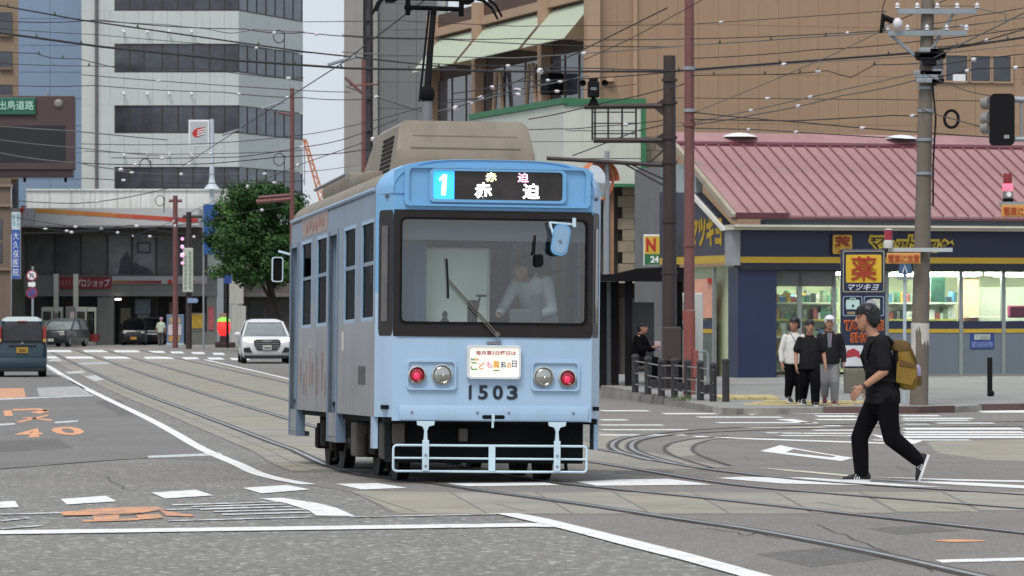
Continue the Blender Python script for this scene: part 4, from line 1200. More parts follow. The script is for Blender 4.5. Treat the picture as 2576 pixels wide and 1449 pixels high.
# ---- filling station
GY = 224.0
sG = F / GY
gx = W(30, 0, GY).x
def gu(u): return (u - 30) / sG
def gz(v): return EYE - (v - HORIZON) / sG
gas = thing('filling_station', 'filling station with white parapet, striped canopy fascia and glazed upper floor', 'filling station', (gx, GY, 0))
M_PAR = mat('parapet_white', '#d3d6d3', 0.8, var=0.07, scale=0.6, streak=0.5)
M_FAS = mat('fascia_grey', '#a8abae', 0.6, var=0.05, scale=0.5, streak=0.15)
M_GREY = mat('station_grey', '#6f716f', 0.75, var=0.1, scale=0.5, streak=0.2)
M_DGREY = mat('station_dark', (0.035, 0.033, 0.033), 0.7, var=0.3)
npar = 9
for i in range(npar):
    a, b = gu(33) + (gu(566) - gu(33)) * i / npar, gu(33) + (gu(566) - gu(33)) * (i + 1) / npar
    MB().box(a + 0.01, b - 0.01, 6, 6.3, gz(545), gz(471)).build('parapet_panel', M_PAR, gas)
MB().box(gu(33), gu(568), 5.9, 6.4, gz(471), gz(467)).build('parapet_cap', M_PAR, gas)
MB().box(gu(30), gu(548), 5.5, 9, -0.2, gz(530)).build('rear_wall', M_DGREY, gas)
# canopy with the coloured stripe
MB().box(gu(30), gu(512), -3.0, 5.4, gz(574), gz(527)).build('canopy', M_FAS, gas)
for a, b, m in ((30, 72, M_FAS), (73, 104, M_FAS)):
    MB().box(gu(a) + 0.02, gu(b) - 0.02, -3.05, -3.002, gz(570), gz(531)).build('fascia_panel', m, gas)
cols = ['#c08a45', '#c4823f', '#bf7440', '#b9603d', '#b34c3b', '#ad3c38', '#a83636']
for i in range(10):
    a, b = 105 + i * 40.4, 105 + (i + 1) * 40.4
    MB().box(gu(a), gu(b), -3.05, -3.002, gz(570), gz(528)).build('fascia_panel', mat('fascia_light', '#b3b6b8', 0.6, var=0.04), gas)
    y0 = 527 + i * 2.6
    MB().hexa([(gu(a), -3.07, gz(y0 + 11.0)), (gu(b), -3.07, gz(y0 + 12.6)), (gu(b), -3.052, gz(y0 + 12.6)), (gu(a), -3.052, gz(y0 + 11.0)), (gu(a), -3.07, gz(y0)), (gu(b), -3.07, gz(y0 + 2.6)), (gu(b), -3.052, gz(y0 + 2.6)), (gu(a), -3.052, gz(y0))]).build('fascia_stripe', mat('stripe_%d' % i, cols[min(6, i * 7 // 10)], 0.5, var=0.05), gas)
M_RED = mat('logo_red', '#b5302a', 0.5, var=0.05)
text('E', M_RED, gas, gu(66), gu(82), gz(537), gz(522), -3.07, shear=0.3, offset=0.05)
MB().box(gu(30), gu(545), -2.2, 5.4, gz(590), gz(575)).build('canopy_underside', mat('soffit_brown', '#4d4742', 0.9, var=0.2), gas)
# glazed upper floor with posters behind
posts = [61, 136, 201, 268, 330, 391, 455, 520]
POST = [('poster_a', (0.09, 0.1, 0.1)), ('poster_b', (0.075, 0.08, 0.085)), ('poster_c', (0.1, 0.105, 0.1)), ('poster_d', (0.18, 0.2, 0.21)), ('poster_e', (0.16, 0.18, 0.2)), ('poster_f', (0.1, 0.1, 0.1)), ('poster_g', (0.085, 0.085, 0.08))]
for i, (a, b) in enumerate(zip(posts, posts[1:])):
    MB().box(gu(a) + 0.04, gu(b) - 0.04, 0.6, 0.64, gz(691), gz(590)).build('window_pane', mat(POST[i][0], POST[i][1], 0.25, var=0.5, scale=0.6), gas)
    MB().box(gu(b) - 0.04, gu(b) + 0.04, 0.5, 0.7, gz(691), gz(590)).build('mullion', FRAME_D, gas)
M_PF = mat('poster_figure', (0.06, 0.075, 0.1), 0.5, var=0.5, scale=1.2)
MB().prism([(gu(295), gz(690)), (gu(300), gz(655)), (gu(316), gz(632)), (gu(326), gz(648)), (gu(328), gz(690))], 0.57, 0.598).build('poster_print', M_PF, gas)
MB().prism([(gu(332), gz(690)), (gu(334), gz(660)), (gu(356), gz(668)), (gu(380), gz(680)), (gu(384), gz(690))], 0.57, 0.598).build('poster_print', M_PF, gas)
ps = MB()
ringframe(ps, rrect(gu(342), gu(377), gz(637), gz(608), 0.1), rrect(gu(346), gu(373), gz(633), gz(612), 0.08), 0.56, 0.598)
ps.build('poster_print', M_PF, gas)
MB().box(gu(290), gu(328), 0.59, 0.599, gz(625), gz(600)).build('poster_print', mat('poster_pale', (0.25, 0.28, 0.28), 0.5, var=0.3, scale=2), gas)
MB().box(gu(30), gu(60), 0.45, 0.9, gz(870), gz(585)).build('corner_wall', mat('station_olive', '#5b5c55', 0.8), gas)
MB().box(gu(521), gu(545), 0.3, 5.4, gz(860), gz(560)).build('corner_wall', mat('white_corner', '#b9bdba', 0.8, var=0.06, streak=0.3), gas)
# band between the floors, red banner, light fascia with stripe
MB().box(gu(60), gu(545), 0.0, 0.55, gz(745), gz(692)).build('floor_band', M_GREY, gas)
bn = MB().box(gu(140), gu(280), -0.12, -0.003, gz(726), gz(696)).build('red_banner', mat('banner_red', '#7d2f34', 0.7, var=0.1), gas)
text('プロショップ', mat('banner_white', '#c9b6bd', 0.6), bn, gu(192), gu(277), gz(722), gz(701), -0.14, offset=0.02, shear=0.15)
strokes(mat('banner_rose', '#a06a70', 0.6), bn, gu(146), gu(188), gz(718), gz(705), -0.125, 5)
MB().box(gu(282), gu(521), -0.1, -0.003, gz(714), gz(695)).build('light_fascia', M_FAS, gas)
for i in range(6):
    a, b = 284 + i * 20.5, 284 + (i + 1) * 20.5
    MB().box(gu(a), gu(b), -0.12, -0.102, gz(713), gz(706)).build('fascia_stripe', mat('stripe_l%d' % i, cols[min(6, i + 1)], 0.5, k=0.6), gas)
strokes(mat('faded_red', '#a9797a', 0.6), gas, gu(450), gu(520), gz(713), gz(704), -0.105, 8)
MB().lathe([(0.14, 0), (0.1, 0.02)], (gu(428), -0.1, gz(709)), 'y', 10).build('logo_disc', M_RED, gas)
# ground floor: bays, pillars, shop interior
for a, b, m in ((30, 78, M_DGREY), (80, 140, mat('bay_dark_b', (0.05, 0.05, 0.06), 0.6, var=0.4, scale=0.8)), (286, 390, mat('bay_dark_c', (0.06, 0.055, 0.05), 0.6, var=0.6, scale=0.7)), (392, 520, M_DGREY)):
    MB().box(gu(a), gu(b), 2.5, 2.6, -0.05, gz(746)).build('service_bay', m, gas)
MB().box(gu(245), gu(285), 0.1, 1.0, -0.05, gz(746)).build('pier', M_GREY, gas)
MB().box(gu(520), gu(544), 0.05, 0.29, -0.05, gz(715)).build('pier', M_GREY, gas)
for u in (154, 203): MB().box(gu(u) - 0.13, gu(u) + 0.13, -2.6, -2.3, -0.05, gz(690)).build('canopy_column', mat('column_pale', '#a9aea4', 0.6), gas)
MB().box(gu(290), gu(306), -0.3, -0.2, gz(755), gz(751)).build('tube_light', mat('tube_light_warm', (1, 0.85, 0.75), 0.5, emit=2.5), gas)
for a, b, v0, v1, c in ((332, 371, 752, 790, '#8f9cae'), (338, 368, 792, 810, '#9aa3a6'), (338, 371, 812, 836, '#3f6d9a'), (295, 320, 775, 815, '#8c8a72'), (418, 442, 760, 800, '#8d7b6a'), (300, 325, 845, 860, '#8f7a3a'), (100, 145, 742, 756, '#2f3c57'), (155, 188, 745, 758, '#3a4560'), (155, 188, 759, 770, '#7a4145')):
    MB().box(gu(a), gu(b), 1.9, 2.0, gz(v1), gz(v0)).build('shop_poster', mat('poster_%s' % c[1:], c, 0.6, var=0.2, scale=2, k=0.8), gas)
MB().box(gu(480), gu(516), 0.1, 0.2, gz(834), gz(787)).build('display_case', M_GREY, gas)
MB().box(gu(483), gu(513), 0.05, 0.098, gz(826), gz(790)).build('display_poster', mat('poster_yellow', '#b39433', 0.5, var=0.4, scale=2), gas)
MB().box(gu(524), gu(538), 0.0, 0.049, gz(830), gz(772)).build('red_strip_banner', mat('strip_red', '#a8555a', 0.6, var=0.4, scale=3), gas)
MB().box(gu(481), gu(520), 0.12, 0.3, -0.05, gz(835)).build('low_wall', M_GREY, gas)
# fuel pumps on an island
island = MB().bbox(gu(165), gu(260), -4.2, -3.0, 0, 0.22, 0.04).build('pump_island', mat('island_kerb', '#8a8a85', 0.9), gas)
def pump(u, label):
    p = thing('fuel_pump', label, 'fuel pump', W(u, 0, GY - 3.6) * Vector((1, 1, 0)) + Vector((0, 0, 0.22)), 0, 'fuel pumps')
    MB().bbox(-0.55, 0.1, -0.3, 0.3, 0, 1.95, 0.03).build('cabinet', mat('pump_pale', '#a6ada0', 0.5, var=0.08), p)
    for x in (0.2, 0.3, 0.4): MB().tube([(x, -0.2, 1.6), (x + 0.03, -0.35, 1.2), (x, -0.25, 0.5), (x - 0.02, -0.2, 0.9)], 0.03, 6).build('hose', M_DGREY, p)
    MB().box(0.12, 0.62, -0.28, 0.28, 1.7, 1.95).build('hose_head', mat('pump_pale', '#a6ada0', 0.5), p)
    MB().box(0.54, 0.62, -0.28, 0.28, 0.0, 1.7).build('frame_post', mat('pump_pale', '#a6ada0', 0.5), p)
    MB().box(-0.45, 0.0, -0.31, -0.302, 1.2, 1.7).build('display', M_DGREY, p)
pump(215, 'pale fuel pump on the island beside the red bucket')
pump(130, 'pale fuel pump behind the dark parked car')
bk = MB().lathe([(0.22, 0), (0.3, 0.42), (0.28, 0.42), (0.2, 0.04)], (0, 0, 0), 'z', 14)
o = bk.build('bucket', mat('bucket_red', '#8c2f30', 0.5), None, 40, 'red bucket on the pump island', 'bucket')
o.location = W(238, 0, GY - 4.0) * Vector((1, 1, 0)) + Vector((0, 0, 0.22))
st = thing('standing_sign', 'grey standing price sign with a pale poster beside the island', 'sign', W(178, 0, GY - 5) * Vector((1, 1, 0)))
MB().bbox(-0.28, 0.28, -0.12, 0.12, 0, 2.2, 0.03).build('case', M_GREY, st)
MB().box(-0.02, 0.2, -0.13, -0.122, 0.5, 1.9).build('poster', mat('poster_pale_rose', '#b9a7a2', 0.6, var=0.35, scale=3), st)
st = thing('standing_sign', 'blue and white poster board standing by the dark brown pole', 'sign', W(441, 0, GY - 6) * Vector((1, 1, 0)))
MB().bbox(-0.5, 0.5, -0.25, 0.25, 0, 0.15, 0.03).build('foot', mat('foot_white', '#aab2bb', 0.6), st)
MB().bbox(-0.48, 0.48, -0.1, 0.1, 0.15, 1.75, 0.03).build('board', mat('board_blue', '#5f7692', 0.5), st)
MB().box(-0.38, 0.35, -0.112, -0.102, 0.6, 1.2).build('poster', mat('poster_white_red', '#c2b6ba', 0.6, var=0.25, scale=4), st)
MB().box(-0.32, 0.3, -0.112, -0.102, 1.25, 1.6).build('poster', mat('poster_tan', '#a58f6a', 0.6, var=0.3, scale=4), st)
MB().box(-0.36, 0.25, -0.112, -0.102, 0.25, 0.55).build('poster', mat('poster_gold', '#b98f45', 0.6, var=0.3, scale=4), st)
# the station's tall sign on a pole
ss = thing('filling_station_sign', 'square white sign with a red winged mark on a white pole', 'sign', W(533, 472, 229))
s3 = F / 229
MB().tube([(0, 0, -2), (0, 0, (472 - 300) / s3)], [0.16, 0.13], 10).lathe([(0.5, 0), (0.2, 0.35), (0.15, 0.7)], (0, 0, -0.1), 'z', 10).build('pole', mat('pole_white', '#b8c2cc', 0.5), ss, smooth=40)
def su(u): return (u - 533) / s3
def sz(v): return (472 - v) / s3
MB().bbox(su(475), su(527), -0.2, 0.2, sz(368), sz(302), 0.03).build('sign_case', SW, ss)
MB().box(su(479), su(523), -0.212, -0.202, sz(364), sz(306)).build('sign_face', mat('sign_face_grey', '#aeb4b8', 0.5, var=0.03), ss)
MB().prism([(su(484), sz(335)), (su(490), sz(326)), (su(500), sz(322)), (su(517), sz(320)), (su(512), sz(326)), (su(514), sz(331)), (su(508), sz(335)), (su(509), sz(340)), (su(502), sz(345)), (su(492), sz(346)), (su(486), sz(341))], -0.225, -0.213).build('winged_mark', M_RED, ss)
for v in (327, 333, 339): MB().tube([(su(497), -0.23, sz(v + 4)), (su(505), -0.23, sz(v)), (su(516), -0.23, sz(v - 2))], 0.035, 5).build('mark_line', SW, ss)
# ---- grey concrete tower in the middle
TY = 190.0
sT = F / TY
tx = W(865, 0, TY).x
def tu(u): return (u - 865) / sT
def tz(v): return EYE - (v - HORIZON) / sT
tow = thing('building', 'grey concrete tower block between the strip of sky and the brown building', 'building', (tx, TY, 0))
M_T1 = mat('tower_light', '#8d8b86', 0.85, var=0.05, scale=0.3, streak=0.15)
M_T2 = mat('tower_grey', '#6c6d6f', 0.85, var=0.06, scale=0.4, streak=0.1)
MB().box(0, tu(913), 0.2, 9, 0, tz(-60)).build('light_wing', M_T1, tow)
MB().box(tu(913) + 0.003, tu(945), 0.8, 9, 0, tz(-60)).build('recess_wall', mat('tower_recess', '#55575b', 0.8, var=0.1), tow)
MB().box(tu(938), tu(950), 0.1, 0.79, 0, tz(-60)).build('corner_column', M_T1, tow)
MB().box(tu(952), tu(1120), 0.5, 9, 0, tz(-60)).build('core_wall', GAP, tow)
for k in range(13):
    for j in range(3):
        a = 951 + j * 48
        MB().box(tu(a) + 0.008, tu(a + 48) - 0.008, 0.3, 0.49, tz(800 - k * 66) + 0.008, tz(734 - k * 66) - 0.008).build('wall_panel', M_T2, tow)
MB().cyl(tu(933), 0.6, 0, tz(-60), 0.06, 8).build('downpipe', FRAME_D, tow)
for v in (20, 60, 140, 220, 300, 380): MB().box(tu(918), tu(930), 0.7, 0.79, tz(v + 28), tz(v)).build('window', GLASS_D, tow)
# ---- crane far beyond in the gap
cr = thing('crane', 'orange lattice boom of a distant crane in the strip of sky', 'crane', W(836, 500, 420))
s4 = F / 420
bm_ = MB()
a, b = Vector((0, 0, -4)), Vector(((766 - 836) / s4, 0, (500 - 350) / s4))
for dx, dy in ((-0.35, -0.35), (0.35, -0.35), (0.35, 0.35), (-0.35, 0.35)):
    bm_.tube([a + Vector((dx, dy, 0)), b + Vector((dx * 0.4, dy * 0.4, 0))], 0.09, 5)
for i in range(14):
    t0, t1 = i / 14, (i + 1) / 14
    k0, k1 = 1 - 0.6 * t0, 1 - 0.6 * t1
    sgn = 1 if i % 2 else -1
    bm_.tube([a.lerp(b, t0) + Vector((-0.35 * sgn * k0, -0.35 * k0, 0)), a.lerp(b, t1) + Vector((0.35 * sgn * k1, -0.35 * k1, 0))], 0.06, 4)
bm_.build('boom', mat('crane_orange', '#c07a50', 0.6), cr)
MB().bbox(-2, 2, -1.5, 1.5, -9.5, -4, 0.1).build('crane_body', mat('crane_orange', '#c07a50', 0.6), cr)
MB().tube([b, b + Vector((0, 0, -5))], 0.04, 5).build('hoist_rope', FRAME_D, cr)
# ---- far low white wall piece right of the station (entry posts)
for u0, u1, v0, v1, lb in ((578, 612, 700, 765, 'cream sign panel standing behind the red lantern'), (583, 618, 770, 868, 'plain grey-white wall end beside the red lantern')):
    p = W(u0, v1, 214)
    q = W(u1, v0, 214)
    MB().bbox(0, q.x - p.x, 0, 0.3, 0, q.z - p.z, 0.02).build('wall_panel' if v0 == 700 else 'gate_wall', mat('wall_cream', '#a9aaa4', 0.8, var=0.06, streak=0.3), None, label=lb, cat='wall', loc=(p.x, p.y, max(0, p.z) if v1 > 800 else p.z))
# dark hedge and wall behind the tree
hedge = thing('building', 'dim low house behind the street tree', 'building', (W(610, 0, 235).x, 235, 0))
MB().box(0, W(880, 0, 235).x - W(610, 0, 235).x, 0, 6, 0, 6.5).build('wall', mat('dim_wall', '#57514f', 0.9, var=0.35, scale=0.8), hedge)
for i in range(5): MB().box(0.4 + i * 1.25, 1.25 + i * 1.25, -0.06, 0, 0.2, 2.6).build('window', mat('dim_window', (0.03, 0.035, 0.03), 0.3, var=0.6), hedge)
MB().box(-0.2, 6.6, -1.2, 0.02, 2.8, 3.05).build('awning', mat('dim_awning', '#6b6664', 0.8), hedge)
# ---- brown and tan building of the right-hand block
# its corner stands at picture x 1500; the street side recedes to the left, the other front faces us
CY = 112.0
corner = Vector(((1500 - 1288) / F * CY, CY, 0))
tan = thing('building', 'large tan building with pale green awnings rising behind the drugstore', 'building', corner)
GAP_T = mat('tan_gap', '#957b63', 0.9)
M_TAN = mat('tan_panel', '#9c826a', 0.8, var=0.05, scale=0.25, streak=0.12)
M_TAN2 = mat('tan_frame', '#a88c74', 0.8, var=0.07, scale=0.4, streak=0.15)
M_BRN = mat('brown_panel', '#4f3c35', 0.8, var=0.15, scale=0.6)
M_AWN = mat('awning_green', '#a9b39e', 0.8, var=0.05, scale=1, stretch=(1, 1, 1))
def fpt(t, out, z):       # t metres to the right of the corner along the front, out towards us
    p = E1 * t - E2 * out
    return (p.x, p.y, z)
def lpt(t, out, z):       # t metres back along the street side, out to the left
    p = E2 * t - E1 * out
    return (p.x, p.y, z)
def pbox(fn, t0, t1, o0, o1, z0, z1, name, m, parent, zz=None):
    return MB().hexa([fn(t0, o0, z0), fn(t1, o0, z0), fn(t1, o1, z0), fn(t0, o1, z0), fn(t0, o0, z1), fn(t1, o0, z1), fn(t1, o1, z1), fn(t0, o1, z1)]).build(name, m, parent)
sC = F / CY
def cz_(v): return EYE - (v - HORIZON) / sC
HT = cz_(-70)
pbox(fpt, 0.1, 19, -0.02, -9, 0, HT, 'core_wall', GAP_T, tan)
FW = 0.62
nrow = 4
zs = [cz_(430) + (HT - cz_(430)) * i / nrow for i in range(nrow + 1)]
for j in range(nrow):
    for i in range(27):
        t0, t1 = i * FW, (i + 1) * FW
        if 10.0 < t1 and t0 < 12.4 and 1 < 0: continue
        pbox(fpt, t0 + 0.004, t1 - 0.004, 0.0 + random.uniform(-0.004, 0.004), -0.019, zs[j] + 0.004, zs[j + 1] - 0.004, 'wall_panel', M_TAN, tan)
pbox(fpt, 0.0, 17, 0.0, -0.019, 0.0, cz_(430) - 0.006, 'lower_wall', M_TAN, tan)
def t_at(u, fn_dir=E1):   # where the line of sight of picture column u meets the front
    k = (u - 1288) / F
    return (k * corner.y - corner.x) / (fn_dir.x - k * fn_dir.y)
for u0, u1, v0, v1 in ((2345, 2372, 132, 196), (2378, 2432, 130, 195), (2441, 2489, 130, 195), (2497, 2541, 130, 195), (2580, 2620, 130, 195)):
    t0, t1 = t_at(u0), t_at(u1)
    wi = pbox(fpt, t0, t1, 0.03, 0.012, cz_(v1) * 1.01, cz_(v0) * 1.01, 'window', GLASS_D, tan)
    for a, b, z0, z1 in ((t0 - 0.08, t0, v1 + 3, v0 - 3), (t1, t1 + 0.08, v1 + 3, v0 - 3), (t0, t1, v1 + 4, v1), (t0, t1, v0, v0 - 4)):
        pbox(fpt, a, b, 0.06, 0.011, cz_(z0) * 1.01, cz_(z1) * 1.01, 'window_frame', M_TAN2, wi)
t0 = t_at(2384)
pbox(fpt, t0 + 0.15, t0 + 0.55, 0.045, 0.032, cz_(193), cz_(170), 'paper_notice', SW, tan)
pbox(fpt, t_at(1590), t_at(1600), 0.12, 0.006, 0, HT, 'pilaster', M_TAN2, tan)
MB().lathe([(0.16, 0), (0.14, 0.1), (0.0, 0.12)], fpt(t_at(1590) - 0.7, 0.06, cz_(205)), 'z', 10).build('wall_lamp', M_TAN2, tan)
# street side: posts, awnings, dark windows, balcony
SIDE = 17.5
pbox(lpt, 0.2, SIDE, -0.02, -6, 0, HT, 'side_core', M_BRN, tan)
def s_at(u):
    k = (u - 1288) / F
    return (k * corner.y - corner.x) / (E2.x - k * E2.y)
pu = [1503, 1385, 1217, 1102]
ps_ = [s_at(u) for u in pu]
def sz_(v, t): return EYE - (v - HORIZON) / F * (corner.y + E2.y * t)
for t in ps_:
    pbox(lpt, t - 0.2, t + 0.2, 0.35, -0.019, 0, HT, 'facade_post', M_TAN2, tan)
# levels: height of the awning top edge from its pixel at the near end
ztop, zbot = sz_(2, ps_[0]), sz_(98, ps_[0])
zt2, zb2 = sz_(74, ps_[2] + 1), sz_(150, ps_[2] + 1)
for a, b in zip(ps_, ps_[1:]):
    t0, t1 = a + 0.21, b - 0.21
    n = 14
    aw = thing('awning', None, None)
    aw.parent = tan
    for i in range(n):
        x0, x1 = t0 + (t1 - t0) * i / n, t0 + (t1 - t0) * (i + 1) / n
        q0, q1 = lpt(x0 + 0.008, 0.02, ztop), lpt(x1 - 0.008, 0.02, ztop)
        r0, r1 = lpt(x0 + 0.008, 0.95, zbot), lpt(x1 - 0.008, 0.95, zbot)
        up = Vector((0, 0, 0.03))
        MB().hexa([r0, r1, q1, q0] + [tuple(Vector(p) + up) for p in (r0, r1, q1, q0)]).build('awning_slat', M_AWN, aw)
    MB().add([lpt(t0 - 0.01, 0.02, ztop), lpt(t0 - 0.01, 0.95, zbot), lpt(t0 - 0.01, 0.02, zbot - 0.1), lpt(t0 + 0.03, 0.02, ztop), lpt(t0 + 0.03, 0.95, zbot), lpt(t0 + 0.03, 0.02, zbot - 0.1)], [(0, 1, 2), (5, 4, 3), (0, 3, 4, 1), (1, 4, 5, 2), (2, 5, 3, 0)]).build('awning_side', mat('awning_side_olive', '#6a5a45', 0.8), aw)
    # rail band above and window band below
    pbox(lpt, t0, t1, 0.16, -0.019, ztop + 0.12, ztop + 0.38, 'cornice', M_TAN2, tan)
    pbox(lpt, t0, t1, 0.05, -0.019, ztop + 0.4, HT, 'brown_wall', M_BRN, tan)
    wz0, wz1 = zbot - 3.0, zbot - 0.15
    k = 3
    for i in range(k):
        x0, x1 = t0 + (t1 - t0) * i / k, t0 + (t1 - t0) * (i + 1) / k
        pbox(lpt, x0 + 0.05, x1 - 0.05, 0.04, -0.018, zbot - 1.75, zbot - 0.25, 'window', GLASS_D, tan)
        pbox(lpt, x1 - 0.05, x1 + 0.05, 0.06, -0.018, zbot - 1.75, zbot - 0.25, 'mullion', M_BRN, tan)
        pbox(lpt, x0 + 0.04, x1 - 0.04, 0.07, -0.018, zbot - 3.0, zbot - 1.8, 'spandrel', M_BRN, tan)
    pbox(lpt, t0, t1, 0.2, -0.018, zbot - 3.25, zbot - 3.05, 'ledge', M_TAN2, tan)
    pbox(lpt, t0, t1, 0.1, -0.018, zbot - 5.0, zbot - 3.3, 'lower_band', M_TAN2, tan)
# A-shaped braces in the middle bay
for u in (1268, 1350):
    t = s_at(u)
    for d in (-0.55, 0.55):
        MB().tube([lpt(t + d, 0.18, zbot - 1.8), lpt(t + d * 0.35, 0.18, zbot - 0.35)], 0.07, 6).build('brace', M_TAN2, tan)
# balcony rail below
for i in range(18):
    t = ps_[1] + (ps_[3] - ps_[1]) * i / 17
    MB().tube([lpt(t, 0.5, zbot - 4.9), lpt(t, 0.5, zbot - 3.5)], 0.03, 5).build('baluster', M_T2, tan)
MB().tube([lpt(ps_[1], 0.5, zbot - 3.5), lpt(ps_[3], 0.5, zbot - 3.5)], 0.04, 5).build('rail', M_T2, tan)
pbox(lpt, t_at(1420, E2), t_at(1400, E2), 0.5, 0.07, zbot - 1.4, zbot - 0.8, 'ac_unit', T_BLACK, tan)
# ---- white box sign with green edging wrapped round the lower corner
WY = 103.0
wcorner = Vector(((1418 - 1288) / F * WY, WY, 0))
sW = F / WY
def wz(v, Y=WY): return EYE - (v - HORIZON) / F * Y
wsg = thing('shop_building', 'low white shop front with green edging between the tram and the dark pole', 'shop', wcorner)
M_WS = mat('shop_white', '#b9beb4', 0.7, var=0.05, scale=0.6, streak=0.2)
M_GRN = mat('shop_green', '#2f6b49', 0.6, var=0.08)
M_STONE = mat('shop_stone', '#8d8272', 0.9, var=0.2, scale=1.6, bump=0.4)
wr = (1612 - 1418) / sW
for z0, z1 in ((wz(462), wz(400)), (wz(398), wz(330)), (wz(328), wz(266))): MB().box(0, wr, 0, 3, z0, z1).build('white_panel', M_WS, wsg)
MB().box(0, wr + 0.14, -0.06, 3, wz(266) + 0.003, wz(248)).build('green_edge', M_GRN, wsg)
MB().box(wr + 0.003, wr + 0.14, -0.06, 3, wz(470), wz(266)).build('green_edge', M_GRN, wsg)
MB().box(0.9, wr, -0.06, 0.5, wz(470), wz(462) - 0.003).build('green_edge', M_GRN, wsg)
q = Vector((-0.295, 1, 0)).normalized()
pn_ = Vector((-q.y, q.x, 0))
def wq(t, o, z):
    p = q * t + pn_ * o
    return (p.x, p.y, z)
MB().hexa([wq(0, 0, wz(462)), wq(9, 0, wz(462)), wq(9, -0.3, wz(462)), wq(0, -0.3, wz(462)), wq(0, 0, wz(262)), wq(9, 0, wz(262)), wq(9, -0.3, wz(262)), wq(0, -0.3, wz(262))]).build('white_side', M_WS, wsg)
MB().hexa([wq(-0.1, 0.06, wz(262) + 0.01), wq(9, 0.06, wz(262) + 0.01), wq(9, -0.3, wz(262) + 0.01), wq(-0.1, -0.3, wz(262) + 0.01), wq(-0.1, 0.06, wz(246)), wq(9, 0.06, wz(246)), wq(9, -0.3, wz(246)), wq(-0.1, -0.3, wz(246))]).build('green_edge', M_GRN, wsg)
MB().box(-1.2, wr + 0.9, 1.0, 4, 0.3, wz(462) - 0.01).build('recess_wall', mat('shop_recess', '#4a4440', 0.9, var=0.3), wsg)
# stone blocks of the wall below
import itertools
bw, bh = 0.62, 0.3
for r_ in range(12):
    z = wz(690) + r_ * bh
    for c in range(3):
        x = (1556 - 1418) / sW + c * bw * 0.7 + (0.12 if r_ % 2 else 0)
        MB().box(x, x + bw * 0.7 - 0.012, 0.55 + random.uniform(-0.012, 0.012), 0.99, z, z + bh - 0.012).build('stone_block', M_STONE, wsg)
for u0, u1, c in ((1536, 1545, '#8a6650'), (1519, 1530, '#8a9296')): MB().box((u0 - 1418) / sW, (u1 - 1418) / sW, 0.3, 0.45, 0.3, wz(462) - 0.02).build('column', mat('column_' + c[1:], c, 0.7), wsg)
MB().box((1490 - 1418) / sW, (1665 - 1418) / sW, -0.7, 0.9, wz(712), wz(700)).build('canopy_slab', mat('canopy_pale', '#a7a596', 0.8), wsg)
MB().bbox((1590 - 1418) / sW, (1660 - 1418) / sW, 0.3, 0.5, 0.3, wz(750), 0.03).build('grey_wall', mat('porch_grey', '#6c6a66', 0.9, var=0.1), wsg)
MB().box((1643 - 1418) / sW, (1652 - 1418) / sW, 0.1, 0.25, 0.3, wz(705)).build('drain_column', mat('column_red', '#6e3b33', 0.7), wsg)
# small hanging sign N / 24
ns = thing('shop_sign', 'small sign with a red N on yellow above a white 24 on green', 'sign', W(1637, 668, 99))
s5 = F / 99
MB().bbox(-18 / s5, 22 / s5, -0.06, 0.06, 0, 78 / s5, 0.01).build('case', SW, ns)
MB().box(-16 / s5, 22 / s5, -0.068, -0.062, 29 / s5, 74 / s5).build('yellow_face', mat('sign_yellow', '#c9a93a', 0.5), ns)
MB().box(-16 / s5, 22 / s5, -0.068, -0.062, 2 / s5, 28.5 / s5).build('green_face', mat('sign_green', '#2b6b43', 0.5), ns)
text('N', mat('sign_red', '#b02a2a', 0.5), ns, -12 / s5, 12 / s5, 36 / s5, 69 / s5, -0.075, offset=0.04)
text('24', SW, ns, -1 / s5, 20 / s5, 7 / s5, 24 / s5, -0.075, offset=0.04)

# ================================================================== drugstore
DY = 95.0
dc = Vector(((1852 - 1288) / F * DY, DY, 0.36))
drug = thing('drugstore', 'corner drugstore with pinkish red standing seam roof and navy fascia', 'drugstore', dc)
drug.rotation_euler = (0, 0, PHI)
M_NAVY = mat('navy_fascia', '#1b2440', 0.45, var=0.08, scale=0.8, coat=0.1)
M_YEL = mat('yellow_stripe', '#b99a2c', 0.5, var=0.06)
M_ROOF = mat('roof_dusty_rose', '#987476', 0.68, var=0.14, scale=0.8, streak=0.25, stretch=(1, 0.3, 1))
M_SEAM = mat('roof_seam', '#7f595b', 0.6, var=0.15)
M_CRE = mat('store_cream', '#c9c3b2', 0.7, var=0.08, streak=0.2)
M_GUT = mat('gutter_slate', '#4f5660', 0.5, var=0.1)
sD = F / DY
def dz(v): return EYE - (v - HORIZON) / sD - dc.z
LW = 12.5
# local: x along the front, y into the shop, z up from the pavement
def du(u):   # local x of picture column u on the front plane
    k = (u - 1288) / F
    return (k * dc.y - dc.x) / (E1.x - k * E1.y)
def dui(u, y):   # the same for a plane y metres inside
    k = (u - 1288) / F
    return (k * (dc.y + E2.y * y) - dc.x - E2.x * y) / (E1.x - k * E1.y)
fz0, fz1 = dz(648), dz(580)
MB().box(0.0, LW, -0.25, 0.0, fz0, fz1).build('front_fascia', M_NAVY, drug)
MB().box(-0.02, LW, -0.29, -0.252, dz(661), dz(646)).build('front_stripe', M_YEL, drug)
MB().box(-0.02, LW, -0.3, 0.1, dz(679), dz(661) - 0.003).build('front_soffit', mat('soffit_navy', '#20242f', 0.7), drug)
MB().box(-0.25, -0.02, -0.35, 0.12, dz(668), dz(568)).build('corner_post', mat('corner_grey', '#8b8f92', 0.6), drug)
